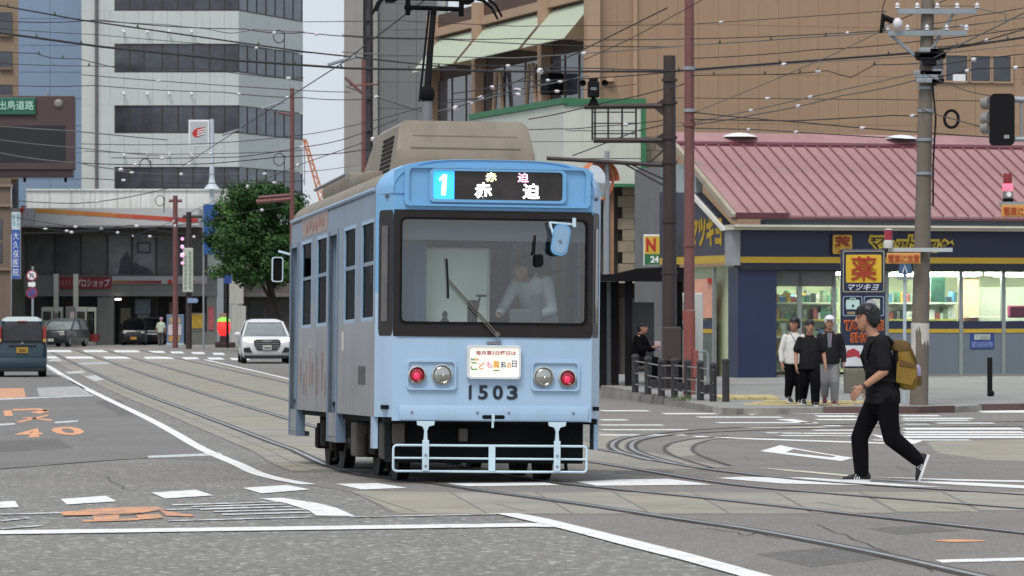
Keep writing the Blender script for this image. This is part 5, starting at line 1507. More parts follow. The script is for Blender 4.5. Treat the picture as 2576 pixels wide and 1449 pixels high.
# gable side
gy1 = 5.2
MB().prism([(0.0, dz(648)), (gy1, dz(648)), (gy1, dz(478) + 0.1), (2.4, dz(478)), (0.0, dz(575))], -0.22, -0.02, 'x').build('side_fascia', mat('navy_side', '#343848', 0.5, var=0.06), drug)
MB().box(-0.25, -0.221, 0.1, gy1, dz(661), dz(642)).build('side_stripe', M_YEL, drug)
MB().prism([(-0.05, dz(580)), (0.25, dz(580)), (2.75, dz(480)), (2.45, dz(480))], -0.3, -0.221, 'x').build('side_barge_white', mat('barge_white', '#d7d5ce', 0.6), drug)
MB().box(-0.2, -0.03, 2.4, gy1, dz(480), dz(400)).build('side_wall', mat('side_pale_blue', '#98a3a6', 0.7), drug)
text('マツキヨ', mat('logo_yellow', '#e2c23e', 0.5, var=0.06), drug, 0, 1, 0, 1, 0, offset=0.05)
lg = [o for o in COL.objects if o.name.startswith('lettering')][-1]
me = lg.data
for v in me.vertices:
    a, b = v.co.x, v.co.z
    v.co = Vector((-0.235 - 0.01 * (v.co.y == 0), 2.75 - a * 2.35, dz(620) + b * 0.78))
lg.name = 'side_logo'
# roof: pans between standing seams
RY0, RY1 = -0.75, 3.7
rz0, rz1 = dz(543), EYE - (362 - HORIZON) / F * (DY + RY1) - dc.z
npan = 38
pw = (LW + 0.2) / npan
def roof_pt(x, f, up=0.0): return (x, RY0 + (RY1 - RY0) * f, rz0 + (rz1 - rz0) * f + up)
pan = MB().hexa([roof_pt(0.0, 0, -0.05), roof_pt(pw - 0.03, 0, -0.05), roof_pt(pw - 0.03, 1, -0.05), roof_pt(0, 1, -0.05), roof_pt(0, 0), roof_pt(pw - 0.03, 0), roof_pt(pw - 0.03, 1), roof_pt(0, 1)]).mesh('roof_pan', M_ROOF)
seam = MB().hexa([roof_pt(-0.03, 0, -0.05), roof_pt(0.0, 0, -0.05), roof_pt(0, 1, -0.05), roof_pt(-0.03, 1, -0.05), roof_pt(-0.03, 0, 0.05), roof_pt(0.0, 0, 0.05), roof_pt(0.0, 1, 0.05), roof_pt(-0.03, 1, 0.05)]).mesh('roof_seam', M_SEAM)
roof = thing('roof', None, None)
roof.parent = drug
for i in range(npan):
    put('roof_pan', pan, roof, loc=(-0.2 + i * pw, 0, 0))
    put('roof_seam', seam, roof, loc=(-0.2 + (i + 1) * pw, 0, 0))
MB().hexa([roof_pt(-0.3, 1, -0.12), roof_pt(LW - 1.2, 1, -0.12), roof_pt(LW - 1.2, 1.1, -0.1), roof_pt(-0.3, 1.1, -0.1), roof_pt(-0.3, 1, 0.07), roof_pt(LW - 1.2, 1, 0.07), roof_pt(LW - 1.2, 1.1, 0.12), roof_pt(-0.3, 1.1, 0.12)]).build('ridge_cap', M_ROOF, roof)
MB().hexa([roof_pt(-0.26, 0.97, -0.1), roof_pt(LW - 1.2, 0.97, -0.1), roof_pt(LW - 1.2, 0.998, -0.1), roof_pt(-0.26, 0.998, -0.1), roof_pt(-0.26, 0.97, 0.06), roof_pt(LW - 1.2, 0.97, 0.06), roof_pt(LW - 1.2, 0.998, 0.065), roof_pt(-0.26, 0.998, 0.065)]).build('ridge_shadow_gap', mat('ridge_dark_red', '#5c2b34', 0.6), roof)  # dark red strip just below the ridge cap
MB().hexa([roof_pt(-0.36, 0, -0.14), roof_pt(-0.24, 0, -0.14), roof_pt(-0.24, 1.02, -0.14), roof_pt(-0.36, 1.02, -0.14), roof_pt(-0.36, 0, 0.02), roof_pt(-0.24, 0, 0.02), roof_pt(-0.24, 1.02, 0.02), roof_pt(-0.36, 1.02, 0.02)]).build('verge_board', mat('verge_dull', '#9a917f', 0.8, var=0.15), roof)
MB().box(-0.4, LW, RY0 - 0.04, RY0 + 0.05, rz0 - 0.09, rz0 - 0.052).build('drip_edge', mat('drip_maroon', '#5a3038', 0.6), roof)
MB().box(-0.3, 1.05, RY0 - 0.1, RY0 - 0.045, rz0 - 0.08, rz0 + 0.06).build('edge_flashing', mat('drip_maroon', '#5a3038', 0.6), roof)
MB().box(0.5, LW, RY0 + 0.05, RY0 + 0.4, dz(566), rz0 - 0.095).build('gutter', M_GUT, roof)
MB().box(-0.3, LW, RY0 - 0.03, 0.0, dz(572), dz(566) - 0.004).build('eave_board', M_CRE, roof)
MB().box(-0.3, LW, RY0 + 0.1, 0.0, dz(579), dz(572) - 0.004).build('eave_board', M_CRE, roof)
MB().box(-0.15, LW, 0.0, 4.5, fz1 - 0.1, fz1 + 0.1).build('attic_floor', M_GUT, roof)
for u in (1887, 2310):
    c = roof_pt(du(u) + 1.15, 1.06, 0.08)
    MB().lathe([(0.46, 0), (0.38, 0.05), (0.2, 0.1), (0.0, 0.12)], c, 'z', 18).build('roof_ventilator', mat('vent_white', '#d5d8da', 0.4), roof, smooth=50)
# fascia lettering
M_LY = MATS['logo_yellow']
M_LD = mat('logo_ink', '#141420', 0.5)
ys_ = -0.252
pl1 = MB().prism(rrect(du(2080), du(2134), dz(641), dz(587), 0.06), ys_ - 0.07, ys_ - 0.001).build('medicine_sign', mat('sign_rim_dark', '#2a2a30', 0.5), drug)
MB().prism(rrect(du(2083), du(2131), dz(638), dz(590), 0.05), ys_ - 0.078, ys_ - 0.071).build('sign_face', mat('medicine_yellow', '#d6ad3c', 0.5), pl1)
text('薬', mat('medicine_red', '#9c2f1c', 0.5), pl1, du(2087), du(2127), dz(635), dz(593), ys_ - 0.085, offset=0.025)
for ch, a, b, v0, v1 in (('マ', 2176, 2222, 630, 592), ('ツ', 2206, 2240, 632, 602), ('モ', 2240, 2274, 630, 602), ('ト', 2268, 2296, 630, 590), ('キ', 2290, 2322, 631, 600), ('ヨ', 2322, 2352, 632, 602), ('シ', 2350, 2388, 632, 600)):
    text(ch, M_LY, drug, du(a - 2), du(b + 2), dz(v0 + 2), dz(v1 - 3), ys_ - 0.01, name='fascia_logo', offset=0.18, shear=0.25, extrude=0.008)
    text(ch, M_LD, drug, du(a + 4), du(b - 4), dz(v0 - 4), dz(v1 + 4), ys_ - 0.03, name='fascia_logo', offset=0.0, shear=0.25, extrude=0.008)
# shop front: glass panes in grey frames, pillar, shelves and lamps inside
M_ALU = mat('aluminium_frame', '#8a9190', 0.45, metal=0.3, var=0.08)
G_SHOP = glass('shop_glass', (0.9, 0.93, 0.92), 0.02)
pil = MB().box(du(1849), du(1946), -0.22, 0.5, -0.3, dz(672)).build('corner_pillar', mat('pillar_navy', '#1c2748', 0.45, var=0.07, coat=0.1), drug)
GZ0, GZ1 = 0.05, dz(681)
mull = [1948, 2013, 2100, 2232, 2330, 2419, 2526, 2650, 2780]
for i, (a, b) in enumerate(zip(mull, mull[1:])):
    MB().box(du(a) + 0.05, du(b) - 0.05, 0.06, 0.075, GZ0, GZ1).build('shop_pane', G_SHOP, drug)
    MB().box(du(b) - 0.05, du(b) + 0.05, 0.02, 0.12, GZ0, GZ1).build('mullion', M_ALU, drug)
    if a >= 2232:
        MB().box(du(a) + 0.05, du(b) - 0.05, 0.045, 0.058, GZ0, dz(838)).build('frosted_lower_pane', mat('frosted_grey', '#66707a', 0.5, var=0.04), drug)
        MB().box(du(a) + 0.05, du(b) - 0.05, 0.03, 0.044, dz(828), dz(808)).build('navy_band', M_NAVY, drug)
        MB().box(du(a) + 0.05, du(b) - 0.05, 0.03, 0.044, dz(838), dz(828) - 0.003).build('yellow_band', M_YEL, drug)
MB().box(du(1946), LW, -0.02, 0.12, GZ1, dz(672)).build('head_frame', mat('head_dark', '#2a2b2e', 0.6), drug)
MB().box(du(1946), LW, 0.0, 0.14, -0.05, GZ0).build('plinth', mat('plinth_grey', '#84837d', 0.8), drug)
MB().box(du(1948), du(2100), 0.02, 0.05, dz(720), dz(681)).build('transom_panel', mat('transom_grey', '#70726f', 0.7), drug)
stk = MB().box(du(2442), du(2502), 0.03, 0.044, dz(880), dz(838) - 0.01).build('blue_sticker', mat('sticker_blue', '#28407e', 0.5), drug)
MB().box(du(2452), du(2492), 0.02, 0.029, dz(856), dz(842)).build('sticker_print', mat('sticker_print', '#9fa6a0', 0.5, var=0.5, scale=8), stk)
MB().box(du(2445), du(2498), 0.02, 0.029, dz(876), dz(861)).build('sticker_print', mat('sticker_print2', '#5d6fa0', 0.5, var=0.5, scale=8), stk)
# interior
M_INT = mat('store_inside_pale', '#c6cfae', 0.7, var=0.04)
DEEP = 7.0
MB().box(0.2, LW + 3, DEEP, DEEP + 0.1, 0, dz(670)).build('back_wall', M_INT, drug)
MB().box(0.1, LW + 3, 0.13, DEEP, dz(672), dz(668)).build('ceiling', M_INT, drug)
MB().box(0.1, LW + 3, 0.15, DEEP, -0.04, 0.0).build('floor', mat('store_floor', '#a9ab9f', 0.4), drug)
for x in (0.1, LW + 2.95): MB().box(x, x + 0.05, 0.16, DEEP, 0.0, dz(672)).build('inner_wall', M_INT, drug)
TUBE = mat('shop_tube', (0.98, 1.0, 0.92), 0.5, emit=30.0, var=0.0)
for x0, x1, y in ((2.6, 4.3, 1.2), (4.6, 6.3, 1.2), (5.2, 6.9, 1.0), (7.1, 8.3, 1.1), (8.7, 10.5, 1.2), (1.0, 4.0, 3.8), (4.5, 8.0, 3.8), (8.5, 12.0, 3.8)):
    MB().box(x0, x1, y, y + 0.14, dz(690), dz(683)).build('tube_light', TUBE, drug)
SH = mat('shelf_cream', '#cfd2bb', 0.6)
SHY = mat('shelf_edge_yellow', '#c5bd55', 0.6)
GOODS = [mat('goods_%d' % i, c, 0.5, var=0.3, scale=9) for i, c in enumerate(('#b9c2bc', '#4f7a62', '#2e3840', '#7a8a6f', '#a7853a', '#4f7fa0', '#98504a', '#d0d2ca', '#37605a', '#6b6f66'))]
def shelf(x0, x1, y, label):
    sh = thing('shelf_unit', label, 'shelf', drug.matrix_world @ Vector((0, 0, 0)), 0)
    x0, x1 = dui(x0, y), dui(x1, y)
    sh.location = dc + E1 * x0 + E2 * y
    sh.rotation_euler = (0, 0, PHI)
    L = x1 - x0
    MB().box(0, L, 0.35, 0.4, 0, 1.95).build('back_board', SH, sh)
    for k in range(5):
        z = 0.12 + k * 0.42
        MB().box(0, L, 0, 0.35, z, z + 0.03).build('shelf_board', SH, sh)
        MB().box(0, L, -0.012, -0.001, z - 0.01, z + 0.035).build('price_edge', SHY if k % 2 else SH, sh)
        x = 0.03
        while x < L - 0.12:
            wd = random.uniform(0.05, 0.16)
            h = random.uniform(0.16, 0.36)
            if random.random() < 0.9: MB().box(x, min(x + wd, L - 0.02), 0.03, 0.28, z + 0.031, z + h).build('goods_row', random.choice(GOODS), sh)
            x += wd + 0.015
shelf(1950, 2112, 1.5, 'stocked shelf behind the door glass left of the pylon sign')
shelf(2236, 2334, 1.4, 'stocked shelf seen just right of the pylon sign')
shelf(2338, 2416, 1.3, 'stocked shelf right of the concrete pole')
shelf(1960, 2110, 4.6, 'stocked shelf deep inside the drugstore left of the pylon sign')
MB().box(dui(2420, 2), dui(2462, 2), 2.0, 2.3, 0, dz(700)).build('salmon_column', mat('salmon', '#d39a84', 0.7), drug)
MB().box(dui(2462, 2.4), dui(2640, 2.4), 2.4, 2.5, 0, dz(720)).build('pale_screen', mat('screen_pale', '#aab0a4', 0.7), drug)
MB().box(dui(2440, 1.6), dui(2520, 1.6), 1.6, 2.2, dz(800), dz(795)).build('counter_top', SH, drug)
MB().bbox(dui(2540, .9), dui(2600, .9), 0.9, 1.1, dz(800), dz(768), 0.05).build('magenta_cushion', mat('magenta', '#8a2c55', 0.6), drug)
MB().box(dui(2342, 1.0), dui(2378, 1.0), 1.0, 1.04, dz(760), dz(695)).build('hanging_poster', mat('poster_aqua', '#7ab5ab', 0.6, var=0.3, scale=4), drug)
MB().box(-0.2, -0.02, 4.21, 7.3, -0.3, dz(400)).build('rear_side_wall', mat('side_rear_grey', '#6a6d6f', 0.8, var=0.1, streak=0.2), drug)
# side window bay beyond the pillar
sb = MB()
MB().box(-0.2, -0.12, 1.1, 1.2, 0, dz(672)).build('side_mullion', M_ALU, drug)
MB().box(-0.2, -0.12, 3.9, 4.2, 0, dz(672)).build('side_mullion', M_ALU, drug)
MB().box(-0.2, -0.12, 1.2, 3.9, 0, dz(840)).build('side_low_panel', mat('side_dim', '#59605a', 0.6, var=0.4, scale=1.5), drug)
MB().box(-0.2, -0.12, 1.2, 3.9, dz(828), dz(806)).build('navy_band', M_NAVY, drug)
MB().box(-0.21, -0.12, 1.2, 3.9, dz(839), dz(828) - 0.002).build('yellow_band', M_YEL, drug)
MB().box(-0.19, -0.15, 1.2, 2.6, dz(800), dz(700)).build('salmon_panel', mat('salmon', '#d39a84', 0.7), drug)
MB().box(-0.19, -0.15, 2.6, 3.9, dz(800), dz(690)).build('side_pane', G_SHOP, drug)
MB().box(-0.24, -0.2, 1.25, 1.45, dz(712), dz(698)).build('alarm_box', M_RED, drug)
# ---- pylon sign in front of the shop
PYL = 84.0
sP = F / PYL
pyl = thing('pylon_sign', 'navy pylon sign with a big red medicine character on yellow behind the walking man', 'sign', Vector(((2170 - 1288) / F * PYL, PYL, zp(PYL))))
def pu_(u): return (u - 2170) / sP
def pz_(v): return EYE - (v - HORIZON) / sP - zp(PYL)
MB().bbox(pu_(2115), pu_(2226), -0.12, 0.12, pz_(926), pz_(627), 0.02).build('sign_case', M_NAVY, pyl)
MB().bbox(pu_(2124), pu_(2190), -0.16, 0.2, -0.02, pz_(927), 0.04).build('stone_base', mat('base_stone', '#6f6b60', 0.9, var=0.2, bump=0.3), pyl)
def pface(u0, u1, v0, v1, m, name, d, parent=pyl, r=0.03): return MB().prism(rrect(pu_(u0), pu_(u1), pz_(v1), pz_(v0), r), -0.12 - d, -0.121 - d + 0.006).build(name, m, parent)
M_RIM = mat('sign_rim_pale', '#a9a690', 0.5)
def pframe(u0, u1, v0, v1, t=2.0, m=M_RIM):
    f = MB()
    ringframe(f, rrect(pu_(u0), pu_(u1), pz_(v1), pz_(v0), 0.04), rrect(pu_(u0 + t), pu_(u1 - t), pz_(v1 - t), pz_(v0 + t), 0.03), -0.135, -0.1205)
    f.build('sign_frame', m, pyl)
pframe(2119, 2223, 631, 735)
pface(2127, 2216, 641, 711, mat('pylon_yellow', '#d0ab2a', 0.5, var=0.04), 'yellow_face', 0.008)
text('薬', mat('medicine_red', '#9c2f1c', 0.5), pyl, pu_(2139), pu_(2204), pz_(706), pz_(645), -0.14, offset=0.012)
text('マツキヨ', mat('pylon_script', '#c4c8d4', 0.5), pyl, pu_(2132), pu_(2210), pz_(731), pz_(714), -0.135, offset=0.02, shear=0.35)
M_RB = mat('pylon_pale_rim', '#9fb3c9', 0.5)
pframe(2119, 2168, 745, 795, 1.6, M_RB)
pframe(2172, 2222, 745, 795, 1.6, M_RB)
M_IC = mat('icon_pale', '#b5d3cf', 0.5)
pface(2127, 2161, 754, 778, M_IC, 'first_aid_case', 0.008)
fi = MB()
ringframe(fi, rrect(pu_(2137), pu_(2151), pz_(755), pz_(749), 0.02), rrect(pu_(2139), pu_(2149), pz_(755), pz_(751), 0.015), -0.135, -0.1205)
fi.build('case_handle', M_IC, pyl)
pface(2142, 2147, 766, 773, M_LD, 'case_clasp', 0.012, r=0.01)
pface(2130, 2150, 784, 791, mat('icon_tan', '#8f7f62', 0.5), 'icon_caption', 0.008, r=0.01)
pface(2192, 2212, 752, 780, mat('icon_cream', '#c6c9b8', 0.5, var=0.3, scale=20), 'card_icon', 0.008, r=0.01)
MB().lathe([(0.13, 0), (0.13, 0.012)], (pu_(2190), -0.121, pz_(768)), 'y', 16).build('round_icon', mat('icon_grey', '#a7acb3', 0.5), pyl)
M_OR = mat('neon_orange', '#d0702c', 0.5)
M_NM = mat('neon_maroon', '#6a2016', 0.5)
for body, a, b, v0, v1 in (('TAX', 2122, 2172, 832, 805), ('-FREE', 2174, 2222, 832, 805), ('SHOP', 2138, 2206, 862, 836)):
    text(body, M_OR, pyl, pu_(a), pu_(b), pz_(v0), pz_(v1), -0.124, offset=0.07, extrude=0.003)
    text(body, M_NM, pyl, pu_(a + 2.5), pu_(b - 2.5), pz_(v0 - 2.5), pz_(v1 + 2.5), -0.134, offset=0.015, extrude=0.003)
pface(2119, 2170, 869, 921, mat('panel_white', '#c9cdd2', 0.5), 'white_panel', 0.008, r=0.01)
MB().prism([(pu_(2126), pz_(900)), (pu_(2130), pz_(882)), (pu_(2146), pz_(876)), (pu_(2160), pz_(884)), (pu_(2164), pz_(902)), (pu_(2152), pz_(896)), (pu_(2140), pz_(898))], -0.135, -0.129).build('red_print', mat('disc_red', '#a5303a', 0.5), pyl)
# ================================================================== poles, signals, signs, shelter, fence
M_POLE = mat('pole_dark_brown', '#342a2b', 0.6, var=0.15, scale=2)
M_RPOLE = mat('pole_red_brown', '#6e4544', 0.6, var=0.15, scale=1.2)
M_RPOLE2 = mat('pole_red_low', '#824741', 0.6, var=0.15, scale=1.2)
M_CONC = mat('pole_concrete', '#6c645b', 0.9, var=0.12, scale=1.5, streak=0.3, bump=0.2)
M_GALV = mat('galvanised', '#8d959b', 0.5, metal=0.3, var=0.12)
M_BLK = mat('signal_black', '#121114', 0.75, var=0.15, spec=0.2)
M_INS = mat('insulator_white', '#c7c4ca', 0.35, var=0.1)
M_WIRE = mat('cable_black', '#2b2a2c', 0.7)
M_WIREG = mat('cable_grey', '#5b5d5e', 0.6)
def base(u, Y, zf=zp): return Vector(((u - 1288) / F * Y, Y, zf(Y)))
class PF:        # local picture frame of a thing standing at column u, depth Y
    def __init__(s, u, Y, z=None):
        s.u, s.Y, s.s = u, Y, F / Y
        s.o = Vector(((u - 1288) / F * Y, Y, zp(Y) if z is None else z))
    def x(s, u): return (u - s.u) / s.s
    def z(s, v): return EYE - (v - HORIZON) / s.s - s.o.z
# ---- dark catenary pole with arms, empty sign frame and siren
f = PF(1684, 86)
p = thing('catenary_pole', 'thick dark brown tram pole with bracket arms and an electric box', 'pole', f.o)
MB().tube([(0, 0, -0.1), (0, 0, f.z(600)), (0, 0, f.z(140))], [0.17, 0.155, 0.135], 14).build('post', M_POLE, p, smooth=50)
for v in (205, 262, 350, 412, 560, 690): MB().tube([(0, 0, f.z(v)), (0, 0, f.z(v - 7))], 0.175, 14).build('band', M_POLE, p, smooth=50)
MB().tube([(f.x(1470), 0, f.z(268)), (0, 0, f.z(266))], 0.06, 8).build('arm', M_POLE, p)
MB().tube([(f.x(1493), 0, f.z(353)), (0, 0, f.z(353))], 0.06, 8).build('arm', M_POLE, p)
for a, b in ((268, 1), (353, -1)):
    MB().prism([(f.x(1640), f.z(a)), (f.x(1672), f.z(a + 26)), (f.x(1672), f.z(a - 22))], -0.03, 0.03).build('gusset', M_POLE, p)
fr = thing('sign_frame', None, None)
fr.parent = p
for u in (1490, 1497, 1530, 1565, 1600): MB().tube([(f.x(u), 0, f.z(268)), (f.x(u), 0, f.z(353))], 0.022, 6).build('frame_bar', M_POLE, fr)
for v in (282, 310, 336): MB().tube([(f.x(1490), 0.03, f.z(v)), (f.x(1602), 0.03, f.z(v))], 0.014, 6).build('frame_bar', M_POLE, fr)
sr = MB().bbox(f.x(1478), f.x(1508), -0.14, 0.14, f.z(245), f.z(205), 0.03).bbox(f.x(1482), f.x(1504), -0.1, 0.1, f.z(205), f.z(196), 0.02).build('siren_box', M_BLK, p)
MB().box(f.x(1486), f.x(1500), -0.15, -0.141, f.z(227), f.z(221)).build('siren_grille', M_GALV, sr)
MB().prism([(f.x(1478), f.z(266)), (f.x(1508), f.z(266)), (f.x(1498), f.z(245)), (f.x(1488), f.z(245))], -0.06, 0.06).build('siren_foot', M_BLK, sr)
for u in (1466, 1521): MB().lathe([(0.02, -0.08), (0.05, 0.0), (0.075, 0.08), (0.07, 0.08), (0.03, 0.02), (0.0, 0.01)], (f.x(u), -0.05, f.z(210)), 'y', 14).build('siren_horn', M_BLK, sr, smooth=40)
MB().tube([(f.x(1375), 0, f.z(398)), (f.x(1672), 0, f.z(416))], 0.045, 8).build('lower_arm', M_POLE, p)
for a, b, c, d in ((1565, 409, 1672, 468), (1580, 410, 1672, 452), (1630, 412, 1672, 375)): MB().tube([(f.x(a), 0, f.z(b)), (f.x(c), 0, f.z(d))], 0.02, 6).build('stay', M_POLE, p)
MB().bbox(f.x(1666), f.x(1712), -0.4, -0.17, f.z(909), f.z(822), 0.03).build('electric_box', mat('box_brown', '#3d3130', 0.6, var=0.1), p)
for u in (1672, 1690): MB().tube([(f.x(u), -0.3, f.z(908)), (f.x(u), -0.3, 0)], 0.03, 6).build('conduit', M_POLE, p)
# ---- slender red brown pole beside it
f = PF(1734, 83)
p = thing('catenary_pole', 'slender red brown pole standing in front of the drugstore corner', 'pole', f.o)
MB().tube([(0, 0, f.z(780)), (0, 0, f.z(-60))], [0.115, 0.10], 14).build('post', M_RPOLE, p, smooth=50)
MB().tube([(0, 0, -0.1), (0, 0, f.z(781))], [0.135, 0.125], 14).build('lower_post', M_RPOLE2, p, smooth=50)
for v in (176, 282, 318, 620): MB().tube([(0, 0, f.z(v)), (0, 0, f.z(v - 8))], 0.135, 12).build('band', M_GALV if v < 300 else M_RPOLE, p)
MB().bbox(0.07, 0.19, -0.16, 0.0, 0.35, 0.95, 0.02).build('side_box', M_RPOLE2, p)
# ---- concrete utility pole
f = PF(2311, 77)
p = thing('utility_pole', 'grey concrete utility pole with cross arms, signal arm and torn white paper', 'utility pole', f.o)
lean = 24 / f.s
MB().tube([(0, 0, -0.2), (lean * 0.3, 0, f.z(700)), (lean, 0, f.z(-40))], [0.185, 0.165, 0.125], 16).build('post', M_CONC, p, smooth=50)
def ux(v): return lean * (1022 - v) / 1000.0
for v in (282, 355, 440, 130, 195, 225): MB().tube([(ux(v), 0, f.z(v)), (ux(v), 0, f.z(v - 7))], 0.185 - 0.03 * (600 - v) / 600, 14).build('band', M_GALV, p, smooth=50)
M_PAP = mat('paper_white', '#b9b5ae', 0.9, var=0.1)
for a0, a1, va, vb in ((-175, -125, 900, 812), (-126, -88, 828, 812.5), (-89, -20, 862, 813)):
    n_ = 6
    outl = [[(ux(860) + 0.184 * math.cos(R(a0 + (a1 - a0) * k / n_)), 0.184 * math.sin(R(a0 + (a1 - a0) * k / n_)), f.z(vv + (rndp if vv == va else 0))) for k, rndp in zip(range(n_ + 1), (0, 6, -5, 9, -8, 4, 12))] for vv in (va, vb)]
    MB().loft(outl, cap=False, closed=False).build('torn_paper', M_PAP, p, smooth=60, fix=False)
for v, a, b in ((30, -0.62, 0.95), (85, -0.8, 0.75)):
    MB().box(ux(v) + a, ux(v) + b, -0.2, -0.1, f.z(v) - 0.05, f.z(v) + 0.05).build('cross_arm', M_GALV, p)
    for k in range(5):
        x = ux(v) + a + (b - a) * k / 4
        MB().lathe([(0.02, 0.05), (0.055, 0.07), (0.03, 0.1), (0.05, 0.12), (0.02, 0.17)], (x, -0.15, f.z(v)), 'z', 10).build('insulator', M_INS, p, smooth=40)
MB().tube([(ux(150) - 0.02, -0.1, f.z(165)), (ux(85) - 0.75, -0.1, f.z(88))], 0.035, 6).build('arm_brace', M_GALV, p)
MB().tube([(ux(150) + 0.1, -0.1, f.z(120)), (ux(85) + 0.5, -0.1, f.z(36))], 0.03, 6).build('arm_brace', M_GALV, p)
for k in range(16):
    v = random.uniform(125, 215)
    MB().bbox(ux(v) + random.uniform(-0.28, 0.1), ux(v) + random.uniform(0.12, 0.36), -0.3, -0.15, f.z(v) - 0.04, f.z(v) + 0.05, 0.012).build('fitting', M_GALV if k % 3 == 0 else M_BLK, p)
MB().ball((ux(70) - 0.62, -0.25, f.z(62)), 0.1, 12, sz=1.2).build('street_lamp_globe', M_INS, p, smooth=60)
MB().tube([(ux(60) - 0.95, -0.2, f.z(85)), (ux(60) - 0.9, -0.2, f.z(45)), (ux(60) - 0.55, -0.2, f.z(62))], [0.03, 0.09, 0.05], 8).build('cable_splice', M_BLK, p)
lc = [(ux(300) + 0.5 + 0.14 * math.cos(2 * PI * i / 16), -0.1, f.z(300) + 0.17 * math.sin(2 * PI * i / 16)) for i in range(17)]
MB().tube(lc, 0.03, 6, cap=False).build('cable_loop', M_BLK, p, smooth=50)
MB().tube([(ux(400) + 0.14, -0.15, f.z(210)), (ux(400) + 0.2, -0.18, f.z(300)), (ux(400) + 0.15, -0.16, f.z(420)), (ux(500) + 0.17, -0.16, f.z(520))], 0.018, 6).build('down_cable', M_BLK, p)
# white arm with lamp and warning board
wa = MB().box(f.x(2232), f.x(2392), -0.3, -0.2, f.z(634), f.z(624)).build('signal_arm', mat('arm_white', '#aab3b5', 0.5, var=0.1), p)
M_WOR = mat('warning_orange', '#c78f4a', 0.6, var=0.08)
M_WRED = mat('warning_red', '#b4512f', 0.6, var=0.1)
wb = MB().bbox(f.x(2226), f.x(2310), -0.42, -0.34, f.z(664), f.z(637), 0.01).build('warning_board', M_WOR, p, label='orange tram warning board on the pole arm')
text('電車に注意', M_WRED, wb, f.x(2229), f.x(2307), f.z(661), f.z(641), -0.43, offset=0.004)
lm = MB().lathe([(0.09, f.z(625)), (0.1, f.z(612)), (0.08, f.z(604))], (f.x(2231), -0.3, 0), 'z', 12).build('lamp_base', mat('lamp_base_white', '#b9b9b4', 0.5), p, smooth=40)
MB().lathe([(0.085, f.z(604)), (0.08, f.z(584)), (0.07, f.z(579))], (f.x(2231), -0.3, 0), 'z', 12).build('unlit_red_lamp', mat('lamp_dull_red', '#8f2434', 0.3), lm, smooth=40)
MB().lathe([(0.085, f.z(579)), (0.04, f.z(576))], (f.x(2231), -0.3, 0), 'z', 12).build('lamp_cap', M_INS, lm)
# ---- pedestrian crossing sign on a pale blue post
f = PF(2276, 78.5)
p = thing('pedestrian_sign', 'blue pedestrian crossing sign seen on a pale blue post by the concrete pole', 'sign', f.o)
MB().tube([(0, 0, -0.1), (0, 0, f.z(668))], 0.035, 10).build('post', mat('post_pale_blue', '#a9b9c4', 0.5), p, smooth=50)
MB().prism([(f.x(2258), f.z(690)), (f.x(2295), f.z(690)), (f.x(2290), f.z(662)), (f.x(2263), f.z(662))], -0.08, -0.05).build('sign_plate', mat('sign_deep_blue', '#3f5d7d', 0.5), p)
MB().tube([(f.x(2270), -0.09, f.z(686)), (f.x(2275), -0.09, f.z(668)), (f.x(2281), -0.09, f.z(686))], 0.014, 5).build('sign_mark', SW, p)
MB().box(f.x(2258), f.x(2295), -0.09, 0.03, f.z(703), f.z(696)).build('sign_bracket', M_GALV, p)
# ---- traffic signal seen from behind, on an arm from a mast outside the frame
f = PF(2700, 60, zg(60))
p = thing('traffic_signal', 'black vertical traffic signal seen from behind at the right edge', 'traffic light', f.o)
MB().prism(rrect(f.x(2490), f.x(2551), f.z(366), f.z(236), 0.07), -0.08, 0.1).build('housing', M_BLK, p, smooth=30)
MB().box(f.x(2524), f.x(2537), -0.088, -0.081, f.z(349), f.z(340)).build('label_plate', M_GALV, p)
for v in (258, 296, 320): MB().tube([(f.x(2492), 0.02, f.z(v)), (f.x(2476), 0.12, f.z(v + 2))], [0.1, 0.09], 12).build('visor', mat('visor_grey', '#7d7a78', 0.6), p, smooth=50)
MB().tube([(f.x(2551), 0, f.z(250)), (f.x(2700), 0, f.z(258))], 0.05, 8).build('arm', M_GALV, p)
MB().tube([(f.x(2551), 0, f.z(350)), (f.x(2700), 0, f.z(352))], 0.04, 8).build('arm', M_GALV, p)
MB().tube([(0, 0, -0.1), (0, 0, f.z(200))], [0.13, 0.1], 12).build('mast', M_GALV, p)
MB().tube([(f.x(2568), 0, f.z(245)), (f.x(2570), 0, f.z(356))], 0.02, 6).build('arm_stay', M_GALV, p)
# ---- lit warning lamp with board
f = PF(2720, 66, zg(66))
p = thing('warning_lamp', 'lit red warning lamp above an orange board at the right edge', 'warning light', f.o)
MB().tube([(0, 0, -0.1), (0, 0, f.z(480))], 0.1, 10).build('mast', M_GALV, p)
MB().box(f.x(2516), 0, -0.12, 0.12, f.z(520), f.z(508)).build('arm', M_GALV, p)
wb = MB().bbox(f.x(2516), f.x(2612), -0.2, -0.12, f.z(546), f.z(516), 0.01).build('warning_board', M_WOR, p)
text('電車に注意', M_WRED, wb, f.x(2521), f.x(2606), f.z(542), f.z(521), -0.21, offset=0.004)
lb = MB().bbox(f.x(2524), f.x(2547), -0.12, 0.1, f.z(500), f.z(481), 0.015).build('lamp_box', mat('lamp_box_grey', '#77736e', 0.5), p)
MB().lathe([(0.045, 0), (0.04, 0.02)], (f.x(2536), -0.12, f.z(490)), 'y', 12).build('buzzer', SW, lb)
MB().lathe([(0.1, f.z(500) - 0.09), (0.09, f.z(500))], (f.x(2536), 0, 0), 'z', 12).build('lamp_foot', M_BLK, lb)
